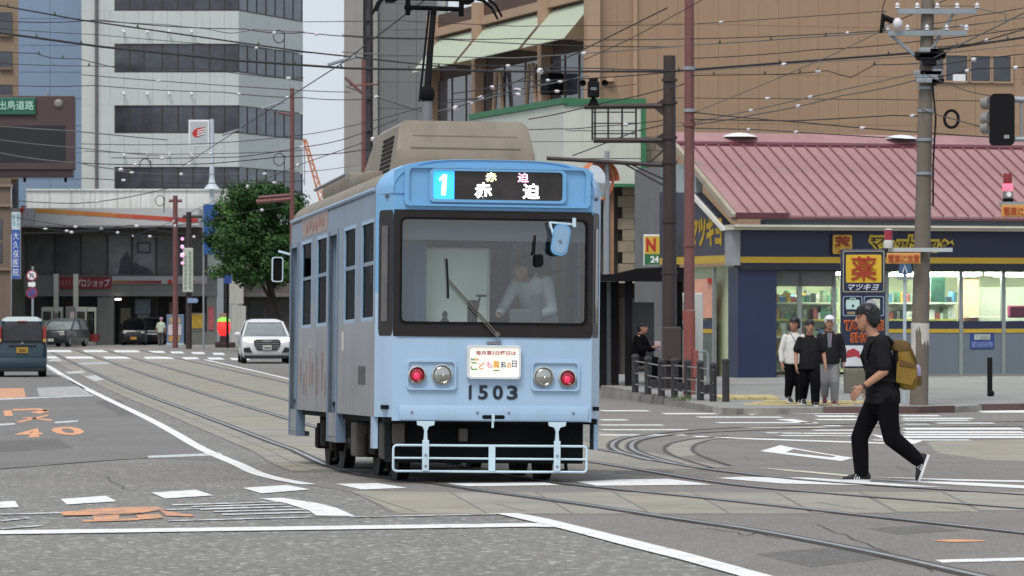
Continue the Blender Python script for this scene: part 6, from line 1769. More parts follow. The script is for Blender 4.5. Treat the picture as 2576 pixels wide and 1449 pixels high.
MB().lathe([(0.085, f.z(479)), (0.09, f.z(470)), (0.075, f.z(462))], (f.x(2535), 0, 0), 'z', 14).build('lit_lamp', mat('warning_glow', (1.0, 0.06, 0.1), 0.3, emit=2.0, var=0.05), lb, smooth=60)
MB().lathe([(0.076, f.z(462)), (0.078, f.z(438)), (0.07, f.z(436))], (f.x(2535), 0, 0), 'z', 14).build('lamp_hood', mat('hood_red', '#7d1f25', 0.35), lb, smooth=40)
# ---- small post by the right kerb
f = PF(2490, 82)
p = thing('bollard', 'single dark post standing on the pavement by the right kerb', 'bollard', f.o)
MB().tube([(0, 0, -0.05), (0, 0, f.z(902)), (0, 0, f.z(899))], [0.055, 0.055, 0.04], 12).build('post', M_BLK, p, smooth=40)
MB().ball((0.02, -0.08, 0.06), 0.07, 12).build('foot_ball', M_BLK, p, smooth=60)
# ---- convex mirror half hidden by the tram
f = PF(1527, 92)
p = thing('traffic_mirror', 'round orange rimmed traffic mirror beside the tram roof', 'traffic mirror', f.o)
MB().tube([(0, 0, -0.1), (0, 0, f.z(380))], 0.06, 12).build('post', M_GALV, p, smooth=50)
nx = Vector((0.55, -0.82, 0)).normalized()
tx_ = Vector((-nx.y, nx.x, 0))
c = Vector((f.x(1500), -0.12, f.z(455)))
def disc(r0, dz, n=28): return [c + nx * dz + (tx_ * math.cos(2 * PI * i / n) + Vector((0, 0, 1)) * math.sin(2 * PI * i / n)) * r0 for i in range(n)]
MB().loft([disc(0.45, -0.06), disc(0.48, 0.0), disc(0.48, 0.05), disc(0.45, 0.05), disc(0.44, 0.02)]).build('orange_rim', mat('mirror_orange', '#b8673f', 0.5), p, smooth=40)
MB().loft([disc(0.445, 0.021), disc(0.34, 0.05), disc(0.15, 0.07), disc(0.02, 0.075)]).build('mirror_face', mat('mirror_chrome', (0.75, 0.77, 0.78), 0.03, metal=1.0, var=0.02), p, smooth=60)
hood = []
for k in (0.0, 0.22): hood.append([c + nx * (0.05 + k) + (tx_ * math.cos(a) + Vector((0, 0, 1)) * math.sin(a)) * 0.485 for a in [PI * i / 14 for i in range(15)]])
MB().loft(hood, cap=False, closed=False).build('mirror_hood', mat('mirror_orange', '#b8673f', 0.5), p, smooth=60)
# ---- bollard fence at the corner
xs_b = [1598, 1630, 1664, 1697, 1730, 1762, 1794]
yb = [987, 992, 996, 1001, 1003, 1007, 1010]
yt = [890, 895, 901, 900, 903, 906, 911]
g0 = G(1598, 987, zp)
fence = thing('bollard_fence', 'low fence of dark round-topped bollards joined by three thin rails', 'fence', g0)
M_BOL = mat('bollard_charcoal', '#2c2a2e', 0.5, var=0.12, scale=3)
tops = []
for u, b_, t_ in zip(xs_b, yb, yt):
    g = G(u, b_, zp) - g0
    h = (b_ - t_) * (G(u, b_, zp).y) / F
    MB().lathe([(0.075, 0), (0.075, h - 0.12), (0.062, h - 0.11), (0.062, h - 0.09), (0.085, h - 0.085), (0.08, h - 0.04), (0.045, h - 0.008), (0.0, h)], g, 'z', 14).build('bollard', M_BOL, fence, smooth=40)
    tops.append((g, h))
for k in (0.14, 0.40, 0.64):
    MB().tube([g + Vector((0, -0.08, h - 0.02 - k)) for g, h in tops], 0.014, 6).build('rail', mat('rail_pale', '#8f8f8c', 0.4, metal=0.4), fence)
for a in (1, 3, 5):
    g = (tops[a][0] + tops[a + 1][0]) / 2
    MB().lathe([(0.09, -0.02), (0.1, 0.0), (0.09, 0.02)], g + Vector((0, -0.09, 0.24)), 'y', 14).build('roundel', M_BOL, fence, smooth=40)
g = G(1826, 1011, zp)
MB().lathe([(0.075, -0.03), (0.075, 0.8), (0.09, 0.81), (0.085, 0.86), (0.0, 0.88)], (0, 0, 0), 'z', 14).build('bollard', M_BOL, None, 40, 'tall solitary bollard at the right end of the bollard fence', 'bollard', loc=g)
# ---- tram stop shelter
f = PF(1550, 89)
sh = thing('bus_shelter', 'black framed waiting shelter beside the tram with a low roof', 'shelter', f.o)
for u, w2, m, d in ((1517, 0.085, M_BLK, 0), (1530, 0.075, M_GALV, 0.3), (1547, 0.09, M_BLK, 0.1), (1580, 0.085, M_BLK, -0.4), (1712, 0.07, M_BLK, 0.6)):
    MB().box(f.x(u) - w2, f.x(u) + w2, d - 0.05, d + 0.05, -0.05, f.z(708)).build('post', m, sh)
MB().prism([(f.x(1440), f.z(706)), (f.x(1722), f.z(708)), (f.x(1722), f.z(676)), (f.x(1690), f.z(672)), (f.x(1600), f.z(676)), (f.x(1540), f.z(690)), (f.x(1440), f.z(694))], -0.8, 1.4).build('roof', M_BLK, sh)
MB().box(f.x(1552), f.x(1573), 0.2, 0.26, 0.25, f.z(750)).build('side_panel', mat('shelter_panel', '#5c554d', 0.6, var=0.2), sh)
MB().box(f.x(1590), f.x(1650), 1.1, 1.16, 0.3, f.z(760)).build('rear_panel', mat('shelter_rear', '#59585a', 0.6, var=0.1), sh)
MB().bbox(f.x(1590), f.x(1660), 0.6, 1.0, 0.36, 0.42, 0.02).build('seat', mat('shelter_seat', '#7a7066', 0.7), sh)
for u in (1600, 1650): MB().box(f.x(u), f.x(u) + 0.05, 0.7, 0.9, 0, 0.36).build('seat_leg', M_BLK, sh)
f = PF(1730, 91)
ad = thing('poster_panel', 'white freestanding poster panel behind the red brown pole', 'poster', f.o)
MB().bbox(f.x(1692), f.x(1768), -0.06, 0.06, 0.1, f.z(737), 0.03).build('panel', mat('panel_white2', '#b9bdb9', 0.5, var=0.04), ad)
for pts, c in (([(1712, 800), (1722, 770), (1728, 790), (1724, 812)], '#c06a45'), ([(1722, 795), (1730, 780), (1730, 815), (1720, 822)], '#b54a78'), ([(1696, 836), (1716, 815), (1728, 822), (1706, 842)], '#5a628c'), ([(1718, 760), (1728, 752), (1728, 775), (1720, 780)], '#4f8a55')):
    MB().prism([(f.x(a), f.z(b)) for a, b in pts], -0.068, -0.061).build('print', mat('print_' + c[1:], c, 0.6), ad)
f = PF(1770, 88)
rk = thing('bicycle_rack', 'low grey steel barrier behind the bollard fence', 'barrier', f.o)
MB().tube([(f.x(1742), 0, 0), (f.x(1742), 0, f.z(884)), (f.x(1775), 0, f.z(884)), (f.x(1780), 0, f.z(892)), (f.x(1780), 0, 0)], 0.03, 8).build('hoop', M_GALV, rk, smooth=50)
# ---- LED road board at the left
f = PF(60, 140, 0)
lb = thing('led_road_sign', 'big brown electronic road information board with a green plate at the left edge', 'road sign', f.o)
M_LB = mat('board_brown', '#4a383b', 0.6, var=0.06)
MB().bbox(f.x(-120), f.x(188), -0.35, 0.35, f.z(428), f.z(242), 0.03).build('case', M_LB, lb)
MB().box(f.x(-110), f.x(168), -0.36, -0.352, f.z(409), f.z(317)).build('screen', mat('led_off', '#1e2024', 0.4, var=0.1), lb)
MB().box(f.x(-120), f.x(184), -0.3, 0.3, f.z(447), f.z(428) - 0.003).build('lower_box', mat('board_brown_dark', '#33272a', 0.6), lb)
gp = MB().bbox(f.x(-120), f.x(93), -0.46, -0.36, f.z(290), f.z(247), 0.02).build('green_plate', mat('plate_green', '#1f5f4d', 0.5), lb)
text('出島道路', mat('plate_mint', '#a5cdbd', 0.5), gp, f.x(1), f.x(89), f.z(278), f.z(255), -0.475, offset=0.012)
MB().ball((f.x(150), -0.36, f.z(262)), 0.17, 12, sy=0.5).build('sensor_dome', mat('dome_grey', '#7b7776', 0.5), lb, smooth=60)
for u in (62, 165): MB().tube([(f.x(u), 0, f.z(447)), (f.x(u), 0, f.z(458))], 0.05, 6).build('lug', M_BLK, lb)
MB().tube([(f.x(118), 0, f.z(243)), (f.x(118), 0, f.z(232))], 0.07, 8).build('eye_bolt', M_GALV, lb)
MB().tube([(f.x(-130), 0.5, 0), (f.x(-130), 0.5, f.z(200))], 0.2, 12).build('mast', M_LB, lb)
MB().box(f.x(-135), f.x(-60), 0.2, 0.5, f.z(360), f.z(330)).build('mast_arm', M_LB, lb)
# ---- more poles on the left
def pole(u, Y, vb, vt, r, m, name, label, zf=None, arms=()):
    f = PF(u, Y, 0.0 if zf is None else zf)
    q = thing(name, label, 'pole', f.o)
    MB().tube([(0, 0, -0.1), (0, 0, f.z(vt))], [r, r * 0.85], 12).build('post', m, q, smooth=50)
    for a, b, c, d, rr in arms: MB().tube([(f.x(a), 0, f.z(b)), (f.x(c), 0, f.z(d))], rr, 8).build('arm', m, q)
    return q, f
pole(735, 150, 870, 222, 0.1, M_RPOLE, 'catenary_pole', 'red brown tram pole rising behind the tram beside the street tree', None, ((645, 508, 735, 500, 0.09), (650, 497, 735, 490, 0.06), (700, 283, 735, 290, 0.05)))
pole(915, 160, 870, 150, 0.11, M_RPOLE, 'catenary_pole', 'red brown tram pole in front of the grey tower', None, ((868, 195, 915, 238, 0.06), (878, 215, 950, 212, 0.04)))
q, f = pole(441, 205, 870, 492, 0.15, M_RPOLE, 'catenary_pole', 'brown pole with a round knob at the filling station forecourt', None, ((425, 505, 458, 505, 0.08),))
q, f = pole(475, 200, 868, 533, 0.16, M_POLE, 'lamp_post', 'dark brown pole carrying a white vertical sign and pink lights', None, ((460, 545, 512, 545, 0.08),))
vs_ = MB().bbox(f.x(461), f.x(487), -0.3, -0.17, f.z(735), f.z(624), 0.03).build('vertical_sign', mat('vsign_pale', '#b3bcb0', 0.5, var=0.05), q)
strokes(mat('vsign_green', '#4d6b5c', 0.5), vs_, f.x(475), f.x(484), f.z(728), f.z(632), -0.302, 9, True)
strokes(mat('vsign_green', '#4d6b5c', 0.5), vs_, f.x(464), f.x(472), f.z(730), f.z(640), -0.302, 8, True)
for v, r_ in ((601, 0.09), (621, 0.1), (642, 0.12), (662, 0.08)): MB().ball((f.x(460), -0.3, f.z(v)), r_, 10).build('pink_lamp', mat('pink_lamp', (0.95, 0.4, 0.75), 0.4, emit=0.7), q, smooth=60)
MB().prism([(f.x(473), f.z(762)), (f.x(496), f.z(762)), (f.x(500), f.z(756)), (f.x(496), f.z(750)), (f.x(473), f.z(750))], -0.25, -0.2).build('arrow_plate', mat('plate_blue', '#7c93b5', 0.5), q)
pole(38, 225, 870, -40, 0.22, mat('pole_slate', '#3a4048', 0.6), 'utility_pole', 'dark slate pole at the top left in front of the brown building')
# round prohibition signs
f = PF(82, 170, 0)
q = thing('road_signs', 'two round traffic signs with a white plate between them on one post', 'road sign', f.o)
MB().tube([(0, 0.04, 0), (0, 0.04, f.z(670))], 0.05, 8).build('post', M_GALV, q)
def roundsign(v, rim, face, d=0.0):
    o = MB().lathe([(0.24, 0), (0.24, 0.02)], (f.x(80), 0, f.z(v)), 'y', 20).build('sign_rim', rim, q)
    MB().lathe([(0.185, 0.021), (0.185, 0.026)], (f.x(80), 0, f.z(v)), 'y', 20).build('sign_face', face, o)
    return o
M_SR = mat('sign_rim_red', '#93303c', 0.5)
a = roundsign(693, M_SR, SW)
MB().tube([(f.x(76), -0.035, f.z(699)), (f.x(77), -0.035, f.z(688)), (f.x(83), -0.035, f.z(688)), (f.x(84), -0.035, f.z(698))], 0.02, 5).build('turn_mark', mat('mark_slate', '#4b5570', 0.5), a)
MB().tube([(f.x(73), -0.04, f.z(686)), (f.x(87), -0.04, f.z(700))], 0.018, 5).build('slash', M_SR, a)
a = roundsign(737, M_SR, mat('sign_royal', '#3a4787', 0.5))
MB().tube([(f.x(73), -0.04, f.z(730)), (f.x(87), -0.04, f.z(744))], 0.022, 5).build('slash', M_SR, a)
MB().box(f.x(71), f.x(89), -0.02, 0.0, f.z(721), f.z(710)).build('plate', SW, q)
# blue banner beside the tree
f = PF(525, 196, 0)
q = thing('banner', 'tall blue shop banner half hidden by the street tree', 'banner', f.o)
MB().tube([(f.x(512), 0.05, 0), (f.x(512), 0.05, f.z(512))], 0.05, 8).build('post', M_GALV, q)
MB().box(f.x(512), f.x(548), -0.05, 0.0, f.z(640), f.z(514)).build('cloth', mat('banner_blue', '#24508f', 0.7, var=0.15, scale=1), q)
f = PF(572, 205, 0)
q = thing('road_sign', 'small blue sign on a post under the street tree', 'road sign', f.o)
MB().tube([(0, 0.05, 0), (0, 0.05, f.z(690))], 0.06, 8).build('post', M_BLK, q)
MB().box(f.x(562), f.x(583), -0.05, 0.0, f.z(713), f.z(690)).build('plate', mat('plate_deep_blue', '#27468f', 0.5), q)
# red lantern on a dark stand
f = PF(563, 208, 0)
q = thing('lantern', 'glowing red round lantern on a dark stand at the station exit', 'lantern', f.o)
rings = []
MB().lathe([(0.12, f.z(846)), (0.3, f.z(840)), (0.36, f.z(825)), (0.34, f.z(812)), (0.22, f.z(804))], (0, 0, 0), 'z', 18).build('shade', mat('lantern_red', (0.85, 0.03, 0.03), 0.5, emit=0.7, var=0.2, scale=4), q, smooth=60)
MB().lathe([(0.24, f.z(804)), (0.36, f.z(809)), (0.33, f.z(803)), (0.12, f.z(798))], (0, 0, 0), 'z', 18).build('leaf_cap', mat('lantern_green', (0.2, 0.55, 0.05), 0.5, emit=0.5, var=0.4, scale=6), q, smooth=60)
MB().bbox(-0.45, 0.6, -0.4, 0.4, 0, 0.28, 0.05).bbox(-0.2, 0.2, -0.2, 0.2, 0.28, f.z(845), 0.03).build('stand', mat('stand_maroon', '#3a2326', 0.7), q)
MB().bbox(f.x(551), f.x(575), 0.3, 0.36, f.z(812), f.z(788), 0.02).build('back_board', mat('board_rose', '#8d6a66', 0.7), q)

# ================================================================== overhead wires
def wire(pts, r=0.012, m=M_WIRE, sag=0.0, ins=(), clips=(), label='thin overhead cable crossing the street', group='overhead cables', n=5):
    P = [W(u, v, Y) for u, v, Y in pts]
    out = []
    for a, b in zip(P, P[1:]):
        for i in range(n):
            t = i / n
            q = a.lerp(b, t)
            q.z -= sag * 4 * t * (1 - t)
            out.append(q)
    out.append(P[-1])
    o = thing('overhead_wire', label, 'cable', P[0], 0, group)
    loc = [q - P[0] for q in out]
    MB().tube(loc, r, 5).build('cable', m, o)
    def at(t):
        k = t * (len(loc) - 1)
        i = min(int(k), len(loc) - 2)
        return loc[i].lerp(loc[i + 1], k - i)
    for t in ins:
        p = at(t)
        MB().ball(p, 0.043, 8, sx=random.uniform(1.1, 1.7), sz=random.uniform(0.7, 1.1)).build('insulator', M_INS, o, smooth=60)
    for t in clips:
        p = at(t)
        MB().prism([(p.x - 0.035, p.z), (p.x + 0.035, p.z), (p.x, p.z + 0.09)], p.y - 0.02, p.y + 0.02).build('clip', mat('clip_green', '#3a4636', 0.6), o)
def fr_(n, a=0.06, b=0.96): return [a + (b - a) * i / (n - 1) for i in range(n)]
# heavy feeders
wire([(-20, 80, 80), (247, 117, 80), (600, 153, 80), (875, 172, 80), (1300, 180, 80), (1684, 180, 84), (2317, 132, 77), (2620, 88, 77)], 0.026, label='thick black feeder cable running the whole width of the street', group='thick feeder cables', clips=fr_(16))
wire([(-20, 10, 84), (200, 50, 84), (763, 130, 84), (1150, 172, 84)], 0.018, label='thick black cable descending from the upper left corner', group='descending cable', clips=fr_(6))
wire([(0, 52, 90), (247, 50, 90), (617, 73, 90), (763, 82, 90), (1100, 98, 90), (1684, 118, 84)], 0.012, ins=(0.5, 0.62), sag=0.05)
W2 = [
    ([(205, 50, 95), (420, 62, 95), (520, 72, 95), (580, 84, 95), (640, 74, 95), (765, 80, 95)], (0.4,), ()),
    ([(0, 130, 92), (90, 134, 92), (130, 146, 92), (200, 148, 92), (290, 170, 92)], (), (0.3, 0.6)),
    ([(0, 160, 92), (280, 167, 92), (500, 172, 92), (700, 196, 92), (765, 195, 92)], (0.85,), (0.2, 0.4, 0.6)),
    ([(0, 72, 100), (240, 87, 100), (620, 118, 100), (870, 140, 100)], (0.7,), ()),
    ([(205, 188, 100), (420, 205, 100), (765, 228, 100), (880, 232, 100)], (0.3,), ()),
    ([(0, 214, 96), (240, 215, 96), (560, 232, 96), (765, 246, 96), (915, 250, 96)], (0.55, 0.7), ()),
    ([(0, 318, 70), (188, 330, 70), (420, 352, 70)], (), ()), ([(0, 352, 70), (200, 372, 70), (400, 392, 70)], (), ()), ([(0, 385, 72), (200, 410, 72), (330, 428, 72)], (0.9,), ()),
    ([(205, 362, 90), (500, 362, 90), (727, 343, 90), (860, 322, 90), (1060, 270, 88)], (), ()),
    ([(280, 397, 94), (600, 395, 94), (760, 370, 94), (860, 352, 94), (1000, 300, 94)], (0.1, 0.5), ()),
    ([(205, 410, 96), (340, 414, 96), (520, 412, 96), (700, 395, 96), (860, 385, 96), (960, 368, 96)], (0.2, 0.35), ()),
    ([(210, 380, 98), (420, 388, 98), (640, 384, 98), (765, 378, 98)], (0.5,), ()),
    ([(290, 430, 98), (420, 437, 98), (600, 437, 98), (765, 432, 98), (900, 415, 98)], (0.08, 0.3, 0.6), ()),
    ([(205, 448, 100), (440, 460, 100), (640, 462, 100), (765, 455, 100)], (0.15, 0.8), ()),
    ([(30, 545, 110), (230, 575, 110), (440, 568, 110), (640, 530, 110), (735, 515, 110)], (0.2, 0.5, 0.8), ()),
    ([(60, 568, 112), (180, 582, 112), (330, 566, 112), (470, 590, 112)], (0.15, 0.3, 0.5, 0.7), ()), ([(60, 586, 112), (260, 580, 112), (440, 600, 112), (560, 585, 112)], (0.2, 0.4, 0.55, 0.8), ()),
    ([(40, 505, 112), (190, 512, 112), (300, 500, 112), (440, 470, 112)], (0.5,), ()),
    ([(765, 55, 88), (1000, 52, 88), (1300, 66, 88), (1720, 62, 88), (2230, 28, 80)], (0.8,), ()),
    ([(860, 88, 86), (1080, 96, 86), (1300, 97, 86), (1733, 98, 83), (2240, 76, 77)], (0.95,), ()),
    ([(860, 131, 86), (1050, 140, 86), (1300, 146, 86), (1733, 114, 83), (2000, 96, 80), (2400, 68, 77), (2600, 40, 77)], (0.4, 0.85), (0.55, 0.63, 0.7, 0.76)),
    ([(1733, 147, 83), (2050, 125, 80), (2317, 103, 77), (2600, 66, 77)], (), ()),
    ([(1080, 160, 90), (1300, 166, 90), (1500, 172, 90), (1684, 176, 86)], (0.3,), ()),
    ([(1733, 190, 83), (1990, 186, 80), (2080, 178, 80), (2140, 195, 80), (2200, 163, 80), (2310, 160, 77)], (0.35,), (0.05, 0.15, 0.25, 0.35, 0.8)),
    ([(1733, 180, 83), (2000, 160, 80), (2315, 140, 77), (2600, 110, 77)], (0.3,), ()),
    ([(1747, 283, 83), (1950, 200, 81), (2100, 135, 79), (2230, 72, 77)], (), ()),
    ([(1747, 283, 83), (2030, 309, 80), (2317, 333, 77), (2600, 350, 77)], (0.5,), ()),
    ([(1717, 313, 84), (1880, 280, 82), (2080, 235, 80), (2300, 185, 77)], (0.35, 0.6), ()), ([(1700, 318, 84), (1900, 288, 82), (2120, 240, 80), (2310, 200, 77)], (0.5,), ()),
    ([(1684, 246, 86), (1960, 248, 82), (2200, 250, 80), (2600, 255, 77)], (0.3,), ()),
    ([(1733, 322, 83), (1900, 326, 82), (2060, 336, 80), (2317, 352, 77)], (0.3, 0.55), ()),
    ([(1733, 300, 83), (2000, 304, 80), (2250, 290, 78), (2317, 292, 77)], (0.9,), ()),
    ([(1684, 300, 86), (1500, 318, 86), (1400, 324, 86), (1250, 322, 88)], (0.2,), ()), ([(1684, 336, 86), (1560, 352, 86), (1400, 356, 86), (1270, 352, 88)], (0.4,), ()),
    ([(1330, 300, 88), (1500, 262, 87), (1684, 220, 86), (1733, 205, 83)], (), ()), ([(1684, 310, 86), (1600, 330, 86), (1440, 392, 86)], (), ()),
    ([(2317, 180, 77), (2400, 216, 72), (2490, 240, 62)], (), ()), ([(2317, 275, 77), (2400, 300, 72), (2490, 322, 62)], (), ()),
    ([(2340, 60, 77), (2450, 40, 74), (2620, 10, 72)], (), ()), ([(2340, 150, 77), (2440, 100, 74), (2600, 20, 70)], (), ()), ([(2340, 120, 77), (2450, 110, 74), (2620, 60, 70)], (0.6,), ()),
    ([(2320, 12, 77), (2440, 14, 77), (2530, 35, 76), (2530, 60, 76)], (), ()),
    ([(2330, 168, 77), (2450, 150, 76), (2620, 130, 75)], (0.5,), ()), ([(2330, 200, 77), (2460, 172, 76), (2620, 168, 75)], (0.4, 0.8), ()),
    ([(2225, 75, 77), (2220, 20, 77), (2235, -30, 77)], (), ()), ([(2235, 60, 77), (2320, 25, 77), (2420, -20, 77)], (), ()),
    ([(1470, 150, 84), (1600, 90, 80), (1800, -20, 76)], (), ()), ([(1140, 235, 80), (1300, 205, 84), (1684, 182, 86)], (0.3, 0.6), ()),
    ([(1090, 262, 78), (1240, 238, 80), (1400, 200, 84)], (0.4, 0.7), ()), ([(870, 218, 84), (1000, 262, 80), (1060, 280, 78)], (0.3,), ()),
    ([(1100, 280, 80), (1300, 225, 84), (1480, 190, 86)], (0.2, 0.5, 0.8), ()), ([(1110, 252, 82), (1350, 232, 84), (1600, 212, 86)], (0.2, 0.4, 0.6), ()),
]
def region(u, v):
    if v > 495: return 'in front of the filling station'
    for lim, nm in ((210, 'in front of the blue-grey building'), (600, 'in front of the white office tower'), (860, 'across the strip of sky'), (1090, 'in front of the grey tower'), (1500, 'in front of the green awnings'), (2240, 'in front of the tan building')):
        if u < lim: return nm
    return 'beside the concrete utility pole'
ORD = ['topmost', 'second', 'third', 'fourth', 'fifth', 'sixth', 'seventh', 'eighth', 'ninth', 'tenth', 'eleventh', 'twelfth', 'thirteenth', 'fourteenth', 'fifteenth', 'sixteenth']
mids = []
for i, (pts, ins, cl) in enumerate(W2):
    u, v = sum(p[0] for p in pts) / len(pts), sum(p[1] for p in pts) / len(pts)
    mids.append((region(u, v), v, i))
WL = {}
for nm in set(m_[0] for m_ in mids):
    for k, (_, v, i) in enumerate(sorted(m_ for m_ in mids if m_[0] == nm)):
        p0, p1 = W2[i][0][0], W2[i][0][-1]
        sl = (p1[1] - p0[1]) / (abs(p1[0] - p0[0]) + 1)
        WL[i] = 'thin %s cable %s, %s from the top' % ('level' if abs(sl) < 0.05 else 'falling' if sl > 0 else 'rising', nm, ORD[k])
for i, (pts, ins, cl) in enumerate(W2):
    wire(pts, random.choice((0.009, 0.011, 0.013)), M_WIRE if random.random() < 0.7 else M_WIREG, sag=random.uniform(0, 0.03), ins=ins, clips=cl, label=WL[i].replace('topmost from the top', 'topmost there'))
# short coils of spare cable hanging from the lines
for u, v, Y, wh in ((702, 92, 92, 'high on the right of the office tower'), (702, 401, 94, 'beside the red brown pole behind the tree'), (365, 415, 94, 'low in front of the office tower'), (402, 505, 112, 'in front of the station parapet')):
    f_ = W(u, v, Y)
    lp = [(0.13 * math.cos(2 * PI * i / 18), 0.02 * i / 18, 0.15 * math.sin(2 * PI * i / 18)) for i in range(19)]
    MB().tube(lp + [(0.13, 0.03, 0.1), (0.12, 0.03, -0.35)], 0.012, 5, cap=False).build('cable_coil', M_WIRE, None, 50, 'loop of spare cable ' + wh, 'cable', 'hanging cable loops', loc=f_)
# contact wires over both tracks
for ra, rb, lb_ in ((RAILS[2], RAILS[3], 'contact wire over the far tram track'),):
    pts = []
    for y in (46, 56, 66, 78, 92, 108, 128, 150, 180):
        pts.append(Vector(((xat(ra, y) + xat(rb, y)) / 2 + (0.15 if y % 4 else -0.1), y, zg(y) + 5.42)))
    o = thing('contact_wire', lb_, 'cable', pts[0])
    MB().tube([q - pts[0] for q in pts], 0.009, 5).build('cable', M_WIRE, o)
    for q in pts[1:]: MB().ball(q - pts[0], 0.05, 8).build('insulator', M_INS, o, smooth=60)
o = thing('contact_wire', 'contact wire running down to the tram from the upper left', 'cable', W(460, 417, 100))
pts = [W(460, 417, 100), W(583, 337, 82), W(687, 270, 70), W(859, 160, 56), W(1019, 37, 46.5), W(1075, -5, 44.6)]
MB().tube([q - pts[0] for q in pts], 0.009, 5).build('cable', M_WIRE, o)
for k in (1, 2, 3): MB().tube([pts[k] - pts[0] + Vector((-0.2, 0, -0.02)), pts[k] - pts[0] + Vector((0.2, 0, 0.1))], 0.025, 6).build('hanger', M_GALV, o)
# ================================================================== vehicles
M_TYRE = mat('tyre', '#161516', 0.85, var=0.15)
M_RIM = mat('wheel_rim', '#8b8d90', 0.35, metal=0.6)
M_CGL = mat('car_glass', (0.02, 0.022, 0.026), 0.05, var=0.5, scale=2, spec=0.7)
M_TRIMB = mat('car_trim_black', '#18181a', 0.6)
def ring(hw, y0, y1, z, r=0.18, n=4):
    return [(x, y, z) for x, y in rrect(-hw, hw, y0, y1, min(r, hw * 0.9, (y1 - y0) / 2.2), n)]
def car(name, label, loc, rz, L, Wd, H, paint_m, roof_m, belt=0.56, hood=1.0, hoodz=0.55, front=True, glassm=None, rake=0.75, rear_rake=0.25, tum=0.80):
    """origin under the end that faces us; y runs away from it. front: the nose is at y=0"""
    c = thing(name, label, 'car', loc, rz)
    hw = Wd / 2
    zb = H * belt
    body = MB()
    # side silhouette as a stack of rounded rings
    body.loft([ring(hw * 0.90, 0.10, L - 0.1, 0.20), ring(hw * 0.97, 0.03, L - 0.03, 0.30), ring(hw, 0.0, L, 0.48), ring(hw, 0.02, L - 0.01, zb * 0.82), ring(hw * 0.975, 0.06, L - 0.04, zb * 0.94 if front else zb), ring(hw * 0.93, 0.14 if front else 0.05, L - 0.1, zb)])
    body.build('body', paint_m, c, smooth=50)
    a0 = hood if front else 0.07
    a1 = L - 0.12 if front else L - hood
    t0 = a0 + (rake if front else rear_rake)
    t1 = a1 - (rear_rake if front else rake)
    gm = glassm or M_CGL
    MB().loft([ring(hw * 0.92, a0, a1, zb + 0.002, 0.12), ring(hw * tum, t0, t1, H * 0.93, 0.14)]).build('cabin_glass', gm, c, smooth=40)
    MB().loft([ring(hw * (tum + 0.01), t0 - 0.03, t1 + 0.03, H * 0.925, 0.14), ring(hw * (tum - 0.03), t0 + 0.02, t1 - 0.02, H * 0.965, 0.16), ring(hw * (tum - 0.22), t0 + 0.25, t1 - 0.2, H, 0.2)]).build('roof', roof_m, c, smooth=50)
    for s in (-1, 1):
        for (ya, yb_) in ((a0 + 0.02, t0 + 0.03), (a1 - 0.02, t1 - 0.03)):
            MB().tube([(s * hw * 0.905, ya, zb), (s * hw * tum, yb_, H * 0.93)], 0.045, 6).build('pillar', paint_m, c)
        my = (a0 + a1) / 2 + 0.1
        MB().tube([(s * hw * 0.925, my, zb), (s * hw * (tum + 0.005), my, H * 0.93)], 0.04, 6).build('pillar', M_TRIMB, c)
        for wy in (0.72, L - 0.72):
            wh = MB().lathe([(0.18, -0.11), (0.30, -0.11), (0.325, -0.07), (0.325, 0.07), (0.30, 0.1), (0.18, 0.1)], (s * (hw - 0.11), wy, 0.325), 'x', 20).build('wheel', M_TYRE, c, smooth=40)
            MB().lathe([(0.19, -0.112 if s < 0 else 0.0), (0.19, 0.0 if s < 0 else 0.104), (0.05, 0.0 if s < 0 else 0.107)], (s * (hw - 0.11), wy, 0.325), 'x', 16).build('rim', M_RIM, wh)
    return c
# --- teal kei van, seen from behind
g = G(56, 949)
M_TEAL = mat('paint_teal', '#1d3742', 0.3, var=0.06, coat=0.4)
M_PALE = mat('roof_pale', '#a7b3b5', 0.35, var=0.05, coat=0.3)
van = car('parked_van', 'dark teal boxy van with pale roof seen from behind at the left edge', g, R(8), 3.4, 1.475, 1.80, M_TEAL, M_PALE, belt=0.58, hood=0.7, front=False, rear_rake=0.12)
MB().prism(rrect(-0.58, 0.58, 1.07, 1.56, 0.05), -0.0, 0.05).build('rear_window', M_CGL, van)
for s in (-1, 1):
    MB().bbox(s * 0.66 - 0.055, s * 0.66 + 0.055, -0.02, 0.2, 1.16, 1.52, 0.02).build('tail_lamp', mat('tail_red', '#8a2522', 0.2, coat=0.5), van)
    MB().bbox(s * 0.66 - 0.05, s * 0.66 + 0.05, -0.02, 0.2, 1.04, 1.15, 0.02).build('turn_lamp', mat('turn_amber', '#b9915c', 0.2), van)
    MB().bbox(s * 0.5 - 0.12, s * 0.5 + 0.12, -0.035, 0.05, 0.42, 0.47, 0.01).build('reflector', mat('reflector_red', '#5c1d22', 0.3), van)
pl_ = MB().bbox(-0.17, 0.17, -0.035, 0.0, 0.72, 0.89, 0.008).build('number_plate', mat('plate_yellow', '#b0882a', 0.5), van)
MB().box(-0.12, 0.12, -0.037, -0.0355, 0.83, 0.85).build('plate_mark', M_TRIMB, pl_)
MB().box(-0.1, 0.12, -0.037, -0.0355, 0.75, 0.81).build('plate_mark', mat('plate_ink', '#6b5220', 0.6, var=0.4, scale=30), pl_)
MB().bbox(-0.42, 0.42, -0.03, 0.02, 0.93, 0.97, 0.012).build('tailgate_handle', mat('paint_teal_dark', '#16262d', 0.4), van)
MB().bbox(-0.72, 0.72, -0.05, 0.1, 0.26, 0.58, 0.05).build('bumper', M_TEAL, van, smooth=40)
MB().bbox(-0.68, 0.68, -0.03, 0.1, 0.17, 0.27, 0.03).build('valance', M_TRIMB, van)
